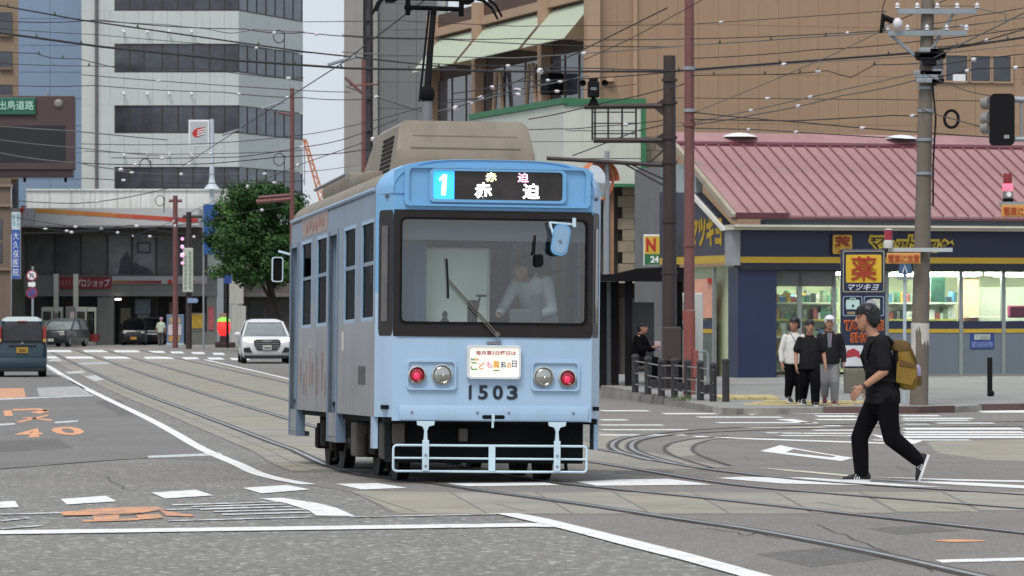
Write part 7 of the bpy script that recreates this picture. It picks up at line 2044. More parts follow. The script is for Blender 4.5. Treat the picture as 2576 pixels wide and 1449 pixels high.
MB().bbox(-0.14, 0.14, 0.1, 0.14, 1.64, 1.68, 0.01).build('brake_lamp', mat('tail_red', '#8a2522', 0.2), van)
MB().lathe([(0.035, 0), (0.03, 0.012)], (0.0, -0.005, 1.02), 'y', 10).build('emblem', CHROME, van)
# --- white SUV coming towards us
g = G(672, 915)
M_WHITE = mat('paint_white', '#c9cdcf', 0.25, var=0.03, coat=0.5)
suv = car('suv', 'white sport utility car with headlight on, driving towards the camera beside the tram', g, R(6), 4.65, 1.90, 1.66, M_WHITE, M_WHITE, belt=0.61, hood=1.3, front=True, tum=0.70, glassm=mat('windscreen_hazy', (0.16, 0.18, 0.18), 0.06, var=0.2, scale=2, spec=0.8), rake=0.95)
M_GRL = mat('grille_dark', '#26272a', 0.4, var=0.2)
gr = MB().prism([(-0.36, 0.50), (0.36, 0.50), (0.47, 0.66), (0.50, 0.84), (0.42, 0.90), (-0.42, 0.90), (-0.50, 0.84), (-0.47, 0.66)], -0.03, 0.1).build('grille', M_GRL, suv)
for z in (0.58, 0.66, 0.74, 0.82): MB().box(-0.44, 0.44, -0.042, -0.03, z, z + 0.02).build('grille_bar', CHROME, gr)
for k in range(4): MB().lathe([(0.05, 0), (0.05, 0.01), (0.035, 0.01), (0.035, 0)], (-0.105 + k * 0.07, -0.035, 0.85), 'y', 14).build('ring_emblem', CHROME, gr)
npl = MB().bbox(-0.165, 0.165, -0.06, -0.043, 0.52, 0.69, 0.006).build('number_plate', mat('plate_white', '#b7bdb9', 0.5), suv)
MB().box(-0.12, 0.13, -0.062, -0.0605, 0.56, 0.62).build('plate_mark', mat('plate_green_ink', '#56695e', 0.6, var=0.5, scale=30), npl)
for s in (-1, 1):
    MB().prism([(s * 0.52, 0.80), (s * 0.86, 0.86), (s * 0.88, 0.97), (s * 0.56, 0.92)], -0.01, 0.2).build('headlight', mat('headlight_on', (1.0, 0.95, 0.98), 0.3, emit=2.5, var=0.0), suv)
    MB().prism([(s * 0.55, 0.42), (s * 0.86, 0.42), (s * 0.88, 0.58), (s * 0.66, 0.62)], -0.02, 0.15).build('air_intake', M_GRL, suv)
    m_ = MB().ball((s * 1.04, 1.55, 1.09), 0.12, 10, sx=1.1, sy=0.6, sz=0.75).build('door_mirror', M_WHITE, suv, smooth=60)
MB().bbox(-0.85, 0.85, -0.04, 0.1, 0.19, 0.32, 0.03).build('lower_bumper', M_TRIMB, suv)
# --- dark car waiting at the station entry
g = G(128, 873)
M_DK = mat('paint_dark_green', '#23292a', 0.3, var=0.08, coat=0.4)
dk = car('car', 'dark saloon car with pale windscreen half hidden behind the teal van', g, R(-12), 4.2, 1.72, 1.55, M_DK, mat('roof_silver', '#4d5556', 0.3), belt=0.60, hood=1.1, glassm=mat('windscreen_pale', (0.2, 0.22, 0.22), 0.08, var=0.25, scale=2))  # whitish reflection on the windscreen is put into the glass colour
for s in (-1, 1): MB().bbox(s * 0.62 - 0.16, s * 0.62 + 0.16, -0.02, 0.2, 0.62, 0.76, 0.03).build('headlight', LENS, dk)
MB().bbox(-0.35, 0.35, -0.03, 0.05, 0.45, 0.6, 0.02).build('grille', M_GRL, dk)
MB().bbox(-0.17, 0.17, -0.05, -0.03, 0.3, 0.45, 0.005).build('number_plate', mat('plate_white', '#b7bdb9', 0.5), dk)
# --- black small car being refuelled
g = G(336, 869)
M_BK = mat('paint_black', '#15161a', 0.3, var=0.1, coat=0.4)
bk_ = car('car', 'small black car with a yellow plate standing on the station forecourt', g, R(4), 3.3, 1.45, 1.5, M_BK, M_BK, belt=0.6, hood=0.8)
for s in (-1, 1): MB().bbox(s * 0.5 - 0.12, s * 0.5 + 0.12, -0.02, 0.2, 0.66, 0.80, 0.03).build('headlight', LENS, bk_)
MB().bbox(-0.17, 0.17, -0.04, 0.0, 0.33, 0.48, 0.006).build('number_plate', mat('plate_amber', '#b5822f', 0.5), bk_)
MB().hexa([(-0.6, 0.75, 0.9), (0.6, 0.75, 0.9), (0.6, 0.78, 0.88), (-0.6, 0.78, 0.88), (-0.5, 0.35, 1.55), (0.5, 0.35, 1.55), (0.5, 0.38, 1.57), (-0.5, 0.38, 1.57)]).build('raised_bonnet', M_BK, bk_)
g = G(378, 868)
b2 = car('car', 'dark grey van beside the station attendant', g + Vector((0, 1.5, 0)), R(0), 3.3, 1.4, 1.62, mat('paint_charcoal', '#202124', 0.35, coat=0.3), mat('roof_grey', '#6d6f71', 0.4), belt=0.55, hood=0.5)
MB().box(-0.3, 0.3, -0.02, 0.0, 0.6, 0.66).build('trim_bar', SW, b2)

# ================================================================== street tree
g = W(698, 870, 190) * Vector((1, 1, 0))
tree = thing('street_tree', 'leafy dark green street tree standing left of the tram', 'tree', g)
M_BARK = mat('bark', '#2a2320', 0.9, var=0.3, scale=4, bump=0.5)
M_LEAF = [mat('leaf_a', (0.024, 0.06, 0.02), 0.75, var=0.4, scale=1.5, spec=0.15), mat('leaf_b', (0.04, 0.095, 0.028), 0.75, var=0.4, scale=1.5, spec=0.15), mat('leaf_c', (0.07, 0.15, 0.042), 0.75, var=0.3, scale=1.5, spec=0.15)]
MB().tube([(0, 0, -0.1), (-0.05, 0, 1.2), (-0.25, 0.1, 2.6), (-0.6, 0, 4.2)], [0.26, 0.22, 0.18, 0.11], 10).build('trunk', M_BARK, tree, smooth=60)
rnd = random.Random(5)
for i in range(9):
    a = rnd.uniform(0, 2 * PI)
    e = Vector((-1.0 + math.cos(a) * 1.6, math.sin(a) * 1.5, rnd.uniform(4.2, 7.0)))
    s_ = Vector((-0.15 - 0.05 * i, 0.05, 2.2 + 0.22 * i))
    m_ = s_.lerp(e, 0.5) + Vector((0, 0, -0.3))
    MB().tube([s_, m_, e], [0.1, 0.06, 0.02], 6).build('limb', M_BARK, tree, smooth=60)
cl = []
def tx2(u): return (u - 698) / (F / 190)
def tz2(v): return EYE - (v - HORIZON) / (F / 190)
for i in range(125):
    while True:
        u, v = rnd.uniform(520, 780), rnd.uniform(470, 715)
        if ((u - 655) / 118) ** 2 + ((v - 588) / 122) ** 2 < 1 and not (u < 560 and v > 650): break
    cl.append((Vector((tx2(u), rnd.uniform(-1.8, 1.8), tz2(v))), rnd.uniform(0.42, 0.75)))
cl += [(Vector((tx2(u), 0, tz2(v))), 0.5) for u, v in ((545, 685), (530, 600), (560, 520), (600, 485), (660, 470), (700, 480))]
cr_ = MB()
for c, r_ in cl:
    base_m = min(2, max(0, int(rnd.gauss(0.9, 0.8) + 0.5)))
    for k in range(190):
        d = Vector((rnd.gauss(0, 1), rnd.gauss(0, 1), rnd.gauss(0, 1))).normalized() * r_ * rnd.random() ** 0.45
        p = c + d * Vector((1.1, 1, 0.8))
        n_ = (d.normalized() + Vector((rnd.gauss(0, .5), rnd.gauss(0, .5), rnd.gauss(0.3, .5)))).normalized()
        t = n_.cross(Vector((rnd.random(), rnd.random(), rnd.random()))).normalized()
        b = n_.cross(t)
        sz = rnd.uniform(0.07, 0.13)
        cr_.add([p - t * sz, p + b * sz * 0.55, p + t * sz, p - b * sz * 0.55], [(0, 1, 2, 3)], base_m if rnd.random() < 0.86 else rnd.randrange(3))
tag(cr_.build('crown', M_LEAF, tree, fix=False), kind='stuff')
# ================================================================== people
def meld(mb, voxel, it=4, fac=0.5):
    """fuse overlapping shapes into one continuous surface"""
    me = mb.mesh('fuse', M_BLK)
    o = bpy.data.objects.new('fuse', me)
    COL.objects.link(o)
    r = o.modifiers.new('r', 'REMESH')
    r.mode = 'VOXEL'
    r.voxel_size = voxel
    s = o.modifiers.new('s', 'SMOOTH')
    s.iterations = it
    s.factor = fac
    bpy.context.view_layer.update()
    out = bpy.data.meshes.new_from_object(o.evaluated_get(bpy.context.evaluated_depsgraph_get()))
    bpy.data.objects.remove(o)
    bpy.data.meshes.remove(me)
    out.materials.clear()
    out.polygons.foreach_set('use_smooth', [True] * len(out.polygons))
    return out
def cap_(mb, a, b, ra, rb, n=12):
    a, b = Vector(a), Vector(b)
    d = (b - a)
    L = d.length or 1e-4
    d = d / L
    pts, rs = [], []
    for i in range(4):
        t = PI / 2 * i / 4
        pts.append(a - d * ra * math.cos(t)); rs.append(max(0.001, ra * math.sin(t)))
    pts.append(a); rs.append(ra)
    pts.append(b); rs.append(rb)
    for i in range(1, 5):
        t = PI / 2 * i / 4
        pts.append(b + d * rb * math.sin(t)); rs.append(max(0.001, rb * math.cos(t)))
    mb.tube(pts, rs, n)
def chain(mb, pts, rs, n=12):
    for i in range(len(pts) - 1): cap_(mb, pts[i], pts[i + 1], rs[i], rs[i + 1], n)
def stack(mb, secs, n=20):
    """secs: (centre, half width along a, half width along b, a axis, b axis)"""
    rings = [[Vector(c) + A * (ra * math.cos(2 * PI * i / n)) + B * (rb * math.sin(2 * PI * i / n)) for i in range(n)] for c, ra, rb, A, B in secs]
    mb.loft(rings)
SKIN = mat('skin', '#a97c63', 0.55, var=0.08, scale=6)
SKIN2 = mat('skin_tan', '#a0745c', 0.55, var=0.08, scale=6)
HAIR = mat('hair_black', '#17151a', 0.55, var=0.3, scale=20)
HAIRS = {}
def hand(mb, wrist, dirv, palm_n, side, r=0.0085, curl=0.6):
    """palm, four bent fingers and a thumb; dirv points along the hand, palm_n out of the palm, side towards the thumb"""
    d, nn, s = dirv.normalized(), palm_n.normalized(), side.normalized()
    k = wrist + d * 0.085
    for o in (-0.026, -0.009, 0.009, 0.026): cap_(mb, wrist + s * o * 0.7, k + s * o, 0.018, 0.0125, 8)
    ln = [0.030, 0.036, 0.039, 0.034]
    for o, l in zip((-0.031, -0.0105, 0.0105, 0.031), ln):
        a = k + s * o
        d1 = (d + nn * curl * 0.6).normalized()
        d2 = (d + nn * curl * 1.5).normalized()
        d3 = (d * 0.6 + nn * curl * 2.2).normalized()
        b = a + d1 * l * 1.15
        c = b + d2 * l * 0.8
        chain(mb, [a, b, c, c + d3 * l * 0.5], [r * 1.1, r, r * 0.95, r * 0.85], 8)
    t0 = wrist + d * 0.025 + s * 0.028
    t1 = t0 + (d * 0.6 + s * 0.7 + nn * 0.3).normalized() * 0.045
    t2 = t1 + (d + nn * 0.5 + s * 0.1).normalized() * 0.032
    chain(mb, [t0, t1, t2], [0.015, r * 1.25, r], 8)
def head(mb, c, fwd, up, sc=1.0):
    f, u = fwd.normalized(), up.normalized()
    r = f.cross(u).normalized()
    def P(a, b, z): return c + f * a * sc + r * b * sc + u * z * sc
    # cranium, cheeks, jaw, chin, nose, brow, ears
    secs = []
    for z, a, b, off in ((-0.115, 0.02, 0.02, 0.055), (-0.105, 0.045, 0.04, 0.045), (-0.07, 0.075, 0.058, 0.02), (-0.03, 0.09, 0.069, 0.008), (0.01, 0.097, 0.074, 0.0), (0.05, 0.098, 0.075, -0.003), (0.085, 0.085, 0.066, -0.006), (0.11, 0.055, 0.045, -0.008), (0.122, 0.02, 0.018, -0.008)):
        secs.append((P(off, 0, z), a * sc, b * sc, f, r))
    stack(mb, secs, 18)
    chain(mb, [P(0.092, 0, 0.022), P(0.115, 0, -0.022), P(0.10, 0, -0.032)], [0.009 * sc, 0.014 * sc, 0.012 * sc], 8)
    for s in (-1, 1):
        cap_(mb, P(0.088, s * 0.012, 0.030), P(0.078, s * 0.045, 0.030), 0.012 * sc, 0.012 * sc, 8)
        cap_(mb, P(0.0, s * 0.074, 0.02), P(-0.004, s * 0.076, -0.03), 0.016 * sc, 0.011 * sc, 8)
    cap_(mb, P(0.088, -0.018, -0.062), P(0.088, 0.018, -0.062), 0.011 * sc, 0.011 * sc, 8)
    return P
def face_parts(P, root, sc=1.0, glasses=False):
    for s in (-1, 1):
        MB().ball(P(0.083, s * 0.031, 0.006), 0.009 * sc, 8).build('eye', mat('eye_dark', '#1e1613', 0.3), root, smooth=60)
        b = MB()
        cap_(b, P(0.098, s * 0.014, 0.034), P(0.086, s * 0.046, 0.032), 0.005 * sc, 0.004 * sc, 6)
        b.build('eyebrow', HAIR, root)
    m = MB()
    cap_(m, P(0.0985, -0.02, -0.064), P(0.0985, 0.02, -0.064), 0.004 * sc, 0.004 * sc, 6)
    m.build('mouth', mat('lip', '#8a5148', 0.5), root)
def hair_cap(P, sc=1.0, back=0.0, full=1.0):
    h = MB()
    O = P(0, 0, 0)
    f, r = (P(1, 0, 0) - O).normalized(), (P(0, 1, 0) - O).normalized()
    secs = []
    for z, off, a, b in ((-0.085 - back, -0.06, 0.025, 0.045), (-0.065 - back, -0.055, 0.044, 0.062), (-0.02, -0.045, 0.062, 0.077), (0.02, -0.03, 0.08, 0.082), (0.052, -0.014, 0.1, 0.085), (0.085, -0.004, 0.104, 0.083), (0.112, -0.004, 0.088, 0.072), (0.134, -0.008, 0.055, 0.048), (0.142, -0.008, 0.02, 0.02)):
        secs.append((P(off, 0, z), a * sc * full, b * sc * full, f, r))
    stack(h, secs, 18)
    rr = random.Random(3)
    for k in range(60):      # hanging locks round the sides and back
        a = R(rr.uniform(75, 285))
        z = rr.uniform(-0.01, 0.09)
        q = 1.0 + 0.06 * rr.random()
        o_ = -0.02
        x0, y0 = o_ + 0.095 * math.cos(a) * q, 0.08 * math.sin(a) * q
        cap_(h, P(x0, y0, z), P(x0 * 1.0 + rr.uniform(-0.008, 0.008), y0 * 1.0, z - rr.uniform(0.03, 0.065) - back), 0.013 * sc, 0.006 * sc, 8)
    for k in range(22):      # fringe
        w_ = rr.uniform(-1, 1)
        cap_(h, P(0.06 * math.cos(w_), 0.07 * w_, 0.105), P(0.108 * math.cos(w_ * 0.95), 0.082 * math.sin(w_ * 1.1), rr.uniform(0.03, 0.06)), 0.016 * sc, 0.006 * sc, 8)
    for k in range(34):      # uneven locks on the crown, fringe and sides
        t, w_ = rr.uniform(0, 1), rr.uniform(-1, 1)
        z = 0.045 + 0.085 * t
        a = (0.085 - 0.07 * t) * math.cos(w_ * 1.2)
        cap_(h, P(a, 0.07 * w_ * (1 - 0.4 * t), z), P(a + rr.uniform(-0.01, 0.012), 0.075 * w_, z + rr.uniform(-0.04, 0.022)), 0.016 * sc, 0.007 * sc, 8)
    return h
def shoe(heel, toe, upm, parent, sole=SW, w=0.045, upper=None, name='shoe'):
    heel, toe = Vector(heel), Vector(toe)
    d = (toe - heel).normalized()
    up = Vector((0, 0, 1))
    s = d.cross(up).normalized()
    if s.length < 0.1: s = Vector((0, 1, 0))
    up = s.cross(d).normalized()
    L = (toe - heel).length
    def sec(t, hw, z0, z1, n=14):
        c = heel + d * L * t
        out = []
        for i in range(n):
            a = 2 * PI * i / n
            q = math.sin(a)
            out.append(c + s * hw * math.cos(a) + up * ((z0 + z1) / 2 + (z1 - z0) / 2 * q))
        return out
    o = MB().loft([sec(0.0, 0.025, 0.02, 0.07), sec(0.04, 0.036, 0.018, 0.10), sec(0.2, 0.04, 0.016, 0.115), sec(0.42, 0.041, 0.016, 0.10), sec(0.65, w, 0.016, 0.075), sec(0.88, w * 0.95, 0.016, 0.058), sec(0.98, w * 0.6, 0.018, 0.045)]).build(name, upm, parent, smooth=60)
    def sl(t, hw): return [heel + d * L * t + s * hw + up * 0.0, heel + d * L * t + s * hw + up * 0.026, heel + d * L * t - s * hw + up * 0.026, heel + d * L * t - s * hw]
    MB().loft([sl(-0.01, 0.022), sl(0.05, 0.039), sl(0.4, 0.041), sl(0.68, w + 0.004), sl(0.92, w * 0.9), sl(1.01, w * 0.45)]).build('sole', sole, o, smooth=40)
    for k in (0.42, 0.5, 0.58):
        for sg in (-1, 1):
            a = heel + d * L * k + s * sg * 0.043 + up * 0.03
            MB().tube([a, a - d * 0.02 + up * 0.05 - s * sg * 0.012], 0.006, 5).build('shoe_stripe', sole, o)
    return o
V = Vector
# ---------------------------------------------------------------- the walking man
mY = 39.5
man = thing('person', 'man in black T-shirt and trousers walking left over the crosswalk', 'person', V(((2225 - 1288) / F * mY, mY, zg(mY))))
FW_, UP_ = V((-1, 0.05, 0)).normalized(), V((0.06, 0, 1)).normalized()
hc = V((-0.175, 0, 1.672))
body_ = MB()
P = head(body_, hc, V((-1, 0.05, -0.08)).normalized(), V((-0.06, 0, 1)), 1.04)
chain(body_, [hc + V((0.02, 0, -0.08)), V((-0.12, 0, 1.50)), V((-0.085, 0, 1.43))], [0.058, 0.06, 0.085], 14)
X_, Y_ = V((1, 0, 0)), V((0, 1, 0))
stack(body_, [(V((-0.03, 0, 0.80)), 0.10, 0.14, X_, Y_), (V((-0.03, 0, 0.95)), 0.12, 0.145, X_, Y_), (V((-0.05, 0, 1.10)), 0.115, 0.14, X_, Y_), (V((-0.07, 0, 1.30)), 0.115, 0.165, X_, Y_), (V((-0.075, 0, 1.42)), 0.08, 0.16, X_, Y_), (V((-0.09, 0, 1.46)), 0.05, 0.08, X_, Y_)])
# near (left) arm swung forward, far arm held in front
SHN, ELN, WRN = V((-0.045, -0.185, 1.415)), V((-0.022, -0.235, 1.130)), V((-0.245, -0.20, 0.965))
SHF, ELF, WRF = V((-0.075, 0.185, 1.415)), V((-0.03, 0.23, 1.13)), V((-0.13, 0.2, 0.90))
for a, b, c in ((SHN, ELN, WRN), (SHF, ELF, WRF)):
    chain(body_, [a, a.lerp(b, 0.5), b], [0.056, 0.05, 0.042], 14)
    chain(body_, [b, b.lerp(c, 0.3), c], [0.042, 0.042, 0.028], 14)
hand(body_, WRN, (WRN - ELN).normalized() + V((-0.1, 0, -0.25)), V((0.2, 0.75, -0.5)), V((-0.5, 0, 0.7)), 0.009, 0.7)
hand(body_, WRF, V((-0.4, -0.1, -0.9)), V((0.2, -0.75, -0.5)), V((-0.5, 0, 0.7)), 0.009, 0.7)
HF, KF, AF = V((-0.07, 0.085, 0.85)), V((-0.245, 0.085, 0.455)), V((-0.225, 0.085, 0.09))
HB, KB, AB = V((0.0, -0.085, 0.85)), V((0.065, -0.095, 0.455)), V((0.345, -0.09, 0.225))
for h_, k_, a_ in ((HF, KF, AF), (HB, KB, AB)):
    chain(body_, [h_, k_], [0.08, 0.052], 14)
    chain(body_, [k_, k_.lerp(a_, 0.35), a_], [0.052, 0.052, 0.036], 14)
me = meld(body_, 0.0065, 3)
me.materials.append(SKIN)
put('body', me, man)
face_parts(P, man, 1.04)
me = meld(hair_cap(P, 1.04, 0.02, 1.05), 0.007, 1)
me.materials.append(HAIR)
put('hair', me, man)
# T-shirt
M_TEE = mat('tee_black', '#1f1e22', 0.95, spec=0.15, var=0.18, scale=5, bump=0.25, bscale=14)
M_TRO = mat('trousers_black', '#0c0c11', 0.95, spec=0.12, var=0.2, scale=5, bump=0.35, bscale=9)
t = MB()
stack(t, [(V((-0.015, 0, 0.80)), 0.180, 0.195, X_, Y_), (V((-0.015, 0, 0.90)), 0.178, 0.19, X_, Y_), (V((-0.03, 0, 1.02)), 0.165, 0.183, X_, Y_), (V((-0.05, 0, 1.18)), 0.15, 0.185, X_, Y_), (V((-0.07, 0, 1.32)), 0.145, 0.2, X_, Y_), (V((-0.08, 0, 1.41)), 0.115, 0.195, X_, Y_), (V((-0.095, 0, 1.465)), 0.08, 0.115, X_, Y_), (V((-0.10, 0, 1.485)), 0.072, 0.078, X_, Y_)], 28)
for a, b in ((SHN, ELN), (SHF, ELF)): chain(t, [a, a.lerp(b, 0.45), a.lerp(b, 0.80)], [0.078, 0.078, 0.073], 16)
rr = random.Random(11)
for k in range(16):      # folds
    z = rr.uniform(0.85, 1.3)
    y = rr.uniform(-0.2, -0.12)
    cap_(t, V((rr.uniform(-0.15, 0.1), y, z)), V((rr.uniform(-0.1, 0.14), y + 0.02, z - rr.uniform(0.03, 0.14))), 0.012, 0.008, 8)
me = meld(t, 0.011, 3)
me.materials.append(M_TEE)
put('t_shirt', me, man)
t = MB()
stack(t, [(V((-0.03, 0, 0.70)), 0.07, 0.10, X_, Y_), (V((-0.03, 0, 0.76)), 0.14, 0.165, X_, Y_), (V((-0.02, 0, 0.84)), 0.155, 0.17, X_, Y_), (V((-0.02, 0, 0.92)), 0.15, 0.165, X_, Y_)], 24)
chain(t, [HF + V((0.0, 0, -0.03)), HF.lerp(KF, 0.55), KF, KF.lerp(AF, 0.5), AF + V((0, 0, 0.02))], [0.118, 0.102, 0.088, 0.084, 0.074], 18)
chain(t, [HB + V((0.02, 0, -0.03)), HB.lerp(KB, 0.55), KB, KB.lerp(AB, 0.5), AB + V((-0.02, 0, 0.01))], [0.122, 0.104, 0.092, 0.083, 0.07], 18)
for k in range(26):
    f_ = rr.random()
    A, B = rr.choice(((KF, AF), (KB, AB), (HF, KF), (HB, KB)))
    p0 = A.lerp(B, f_)
    cap_(t, p0 + V((-0.07, -0.05, 0.015)), p0 + V((0.05, -0.065, -0.03)), 0.014, 0.009, 8)
me = meld(t, 0.011, 3)
me.materials.append(M_TRO)
put('trousers', me, man)
M_SHOE = mat('shoe_black', '#1c1b20', 0.7, var=0.15)
SOLE = mat('sole_white', '#c9cdd0', 0.6, var=0.05)
shoe((-0.135, 0.085, 0.002), (-0.425, 0.08, 0.002), M_SHOE, man, SOLE)
shoe((0.445, -0.09, 0.278), (0.345, -0.09, 0.004), M_SHOE, man, SOLE)
wd = (WRN - ELN).normalized()
MB().tube([WRN - wd * 0.045, WRN - wd * 0.012], 0.034, 14).build('watch_strap', mat('watch_maroon', '#4a2b30', 0.5), man, smooth=50)
# backpack
bpk = thing('backpack', 'mustard yellow backpack on the walking man', 'backpack', man.location)
M_MUS = mat('mustard_canvas', '#7d6424', 0.85, var=0.2, scale=6, bump=0.3, bscale=16)
M_MUS2 = mat('mustard_dark', '#5c4522', 0.85, var=0.25, scale=6, bump=0.3, bscale=16)
b = MB()
B1, B2 = X_, Y_
def bsec(x, z, a, w_): return [V((x + p, q, z)) for p, q in rrect(-a, a, -w_, w_, min(a, w_) * 0.7, 5)]
b.loft([bsec(0.235, 0.94, 0.04, 0.10), bsec(0.235, 0.96, 0.085, 0.14), bsec(0.225, 1.06, 0.105, 0.15), bsec(0.215, 1.18, 0.105, 0.15), bsec(0.19, 1.30, 0.095, 0.145), bsec(0.165, 1.36, 0.08, 0.14)])
b.build('bag', M_MUS, bpk, smooth=60)
b = MB()
b.loft([bsec(0.165, 1.34, 0.095, 0.15), bsec(0.155, 1.40, 0.105, 0.15), bsec(0.14, 1.435, 0.085, 0.135), bsec(0.13, 1.445, 0.05, 0.10)])
b.build('lid', M_MUS2, bpk, smooth=60)
MB().prism([(0.10, 1.02), (0.26, 0.99), (0.31, 1.10), (0.29, 1.22), (0.14, 1.27), (0.11, 1.2)], -0.172, -0.145).build('side_pocket', M_MUS, bpk)
MB().prism([(0.13, 1.19), (0.29, 1.165), (0.292, 1.2), (0.14, 1.25)], -0.18, -0.1725).build('pocket_flap', M_MUS2, bpk)
MB().tube([(0.25, -0.15, 1.36), (0.29, -0.16, 1.27), (0.31, -0.15, 1.2)], 0.012, 6).build('strap_tail', M_MUS2, bpk)
b = MB()
for s in (-1, 1):
    b.tube([(0.09, s * 0.11, 1.40), (0.02, s * 0.13, 1.47), (-0.06, s * 0.14, 1.487), (-0.16, s * 0.155, 1.41), (-0.215, s * 0.15, 1.28), (-0.17, s * 0.185, 1.14), (-0.02, s * 0.205, 1.04), (0.13, s * 0.14, 1.02)], 0.022, 8)
b.build('shoulder_straps', M_BLK, bpk, smooth=60)
MB().bbox(0.095, 0.125, -0.14, 0.14, 0.97, 1.38, 0.01).build('back_pad', M_BLK, bpk)
MB().lathe([(0.034, 0), (0.036, 0.16), (0.02, 0.19), (0.0, 0.2)], (0.335, 0.02, 1.0), 'z', 12).build('bottle', mat('bottle_lilac', '#8d86a8', 0.4), bpk, smooth=50)
MB().loft([bsec(0.335, 0.98, 0.04, 0.06), bsec(0.335, 1.08, 0.042, 0.06)]).build('bottle_pocket', M_MUS2, bpk, smooth=50)
# ---------------------------------------------------------------- generic standing figure facing -y
def figure(label, loc, H, rz, top, legs, shoes_m, hairc='black', step=0.0, arms=((0.03, 0.0), (0.03, 0.0)), sleeve=0.5, loose=1.0, capc=None, skin=SKIN, lean=0.0, wide=1.0, look=0.0, name='person', voxel=0.014, hem=0.80, openj=None, group=None, seat=False, armpose=None):
    k = H / 1.72
    r_ = thing(name, label, 'person', loc, rz, group)
    r_.scale = (k, k, k)
    XX, YY = V((1, 0, 0)), V((0, 1, 0))
    b = MB()
    hc = V((0, -0.03 - lean * 0.75, 1.59 - abs(lean) * 0.25))
    fw = V((math.sin(look), -math.cos(look), 0))
    P = head(b, hc, fw, V((0, 0, 1)), 1.08)
    chain(b, [hc + V((0, 0.01, -0.08)), V((0, -lean * 0.5, 1.40))], [0.055, 0.075])
    def T(z, y=0.0): return V((0, y - lean * max(0, z - 0.9), z))
    stack(b, [(T(0.80), 0.14, 0.10, XX, YY), (T(1.0), 0.135, 0.10, XX, YY), (T(1.25), 0.165, 0.11, XX, YY), (T(1.38), 0.15, 0.08, XX, YY), (T(1.42), 0.07, 0.05, XX, YY)])
    sh, tr = MB(), MB()
    w = wide
    stack(sh, [(T(hem), 0.185 * w, 0.15 * loose, XX, YY), (T(0.95), 0.18 * w, 0.15 * loose, XX, YY), (T(1.1), 0.175 * w, 0.145 * loose, XX, YY), (T(1.26), 0.19 * w, 0.14, XX, YY), (T(1.345), 0.165 * w, 0.11, XX, YY), (T(1.405), 0.095, 0.08, XX, YY), (T(1.44), 0.07, 0.065, XX, YY)], 24)
    for i, s in enumerate((-1, 1)):
        out, fwd = arms[i]
        S = T(1.33) + V((s * 0.17 * w, 0, 0))
        if armpose and armpose[i]: E, Wr = [V(q) for q in armpose[i]]
        else:
            E = S + V((s * (0.05 + out), 0.02 - fwd * 0.3, -0.28))
            Wr = E + V((s * out * 0.3, -0.06 - fwd, -0.24 + fwd * 0.25))
        chain(b, [S, E, Wr], [0.056, 0.044, 0.031])
        hand(b, Wr, (Wr - E), V((-s * 0.8, 0, 0)), V((0, -1, 0)), 0.011, 0.5)
        q = [S, S.lerp(E, min(1, sleeve * 1.5))]
        rs = [0.07, 0.066 * loose]
        if sleeve > 0.7: q, rs = [S, E, E.lerp(Wr, (sleeve - 0.5) * 1.9)], [0.07, 0.06, 0.05]
        chain(sh, q, rs)
    stack(tr, [(V((0, 0, 0.70)), 0.12, 0.09, XX, YY), (V((0, 0, 0.78)), 0.165, 0.12, XX, YY), (V((0, 0, 0.90)), 0.16, 0.12, XX, YY)], 20)
    feet = []
    for s in (-1, 1):
        st = step * s
        Hh = V((s * 0.085, 0, 0.84))
        K = V((s * 0.095, -0.05 - st * 0.6, 0.46 if st >= 0 else 0.45))
        A = V((s * 0.095, 0.02 - st, 0.08 + (0.10 if st < 0 else 0)))
        if seat: K, A = V((s * 0.12, -0.42, 0.80)), V((s * 0.12, -0.36, 0.40))
        chain(b, [Hh, K, A], [0.075, 0.05, 0.036])
        chain(tr, [Hh, K, A + V((0, 0, 0.01))], [0.10 * loose, 0.085 * loose, 0.066 * loose])
        feet.append(A)
    me = meld(b, voxel * 0.8, 2)
    me.materials.append(skin)
    put('body', me, r_)
    face_parts(P, r_)
    for mbq, mm, nm in ((sh, top, 'top'), (tr, legs, 'trousers')):
        me = meld(mbq, voxel, 3)
        me.materials.append(mm)
        put(nm, me, r_)
    if capc:
        h = MB()
        h.ball(P(-0.005, 0, 0.05), 0.108, 14, sz=0.95)
        h.loft([[P(a, bb, 0.062) for a, bb in ((0.06, -0.07), (0.15, -0.05), (0.165, 0), (0.15, 0.05), (0.06, 0.07))], [P(a, bb, 0.075) for a, bb in ((0.06, -0.07), (0.15, -0.05), (0.165, 0), (0.15, 0.05), (0.06, 0.07))]])
        me = meld(h, 0.01, 2)
        me.materials.append(capc)
        put('cap', me, r_)
    else:
        me = meld(hair_cap(P, 1.08, 0, 1.07), 0.01, 1)
        me.materials.append(HAIR)
        put('hair', me, r_)
    for A in feet:
        d = V((0, -1, 0 if A.z < 0.1 else -0.35)).normalized()
        shoe(A + V((0, 0.06, -0.078)), A + V((0, 0.06, -0.078)) + d * 0.26, shoes_m, r_, SOLE)
    return r_, P
M_WTEE = mat('sweater_white', '#c6c6c2', 0.9, var=0.06, scale=5, bump=0.3, bscale=12)
M_JKT = mat('jacket_dark', '#1e1e24', 0.85, spec=0.2, var=0.2, scale=6, bump=0.3, bscale=12)
M_GPT = mat('trousers_grey', '#7f7f82', 0.9, var=0.1, scale=6, bump=0.3, bscale=12)
g = base(1997, 77.5)
p1, _ = figure('man in a loose white sweater and black trousers beside two others at the corner', g, 1.72, R(18), M_WTEE, M_TRO, M_SHOE, step=0.05, sleeve=0.9, loose=1.16, wide=1.08, look=-1.1, skin=SKIN2)
g = base(2036, 76.2)
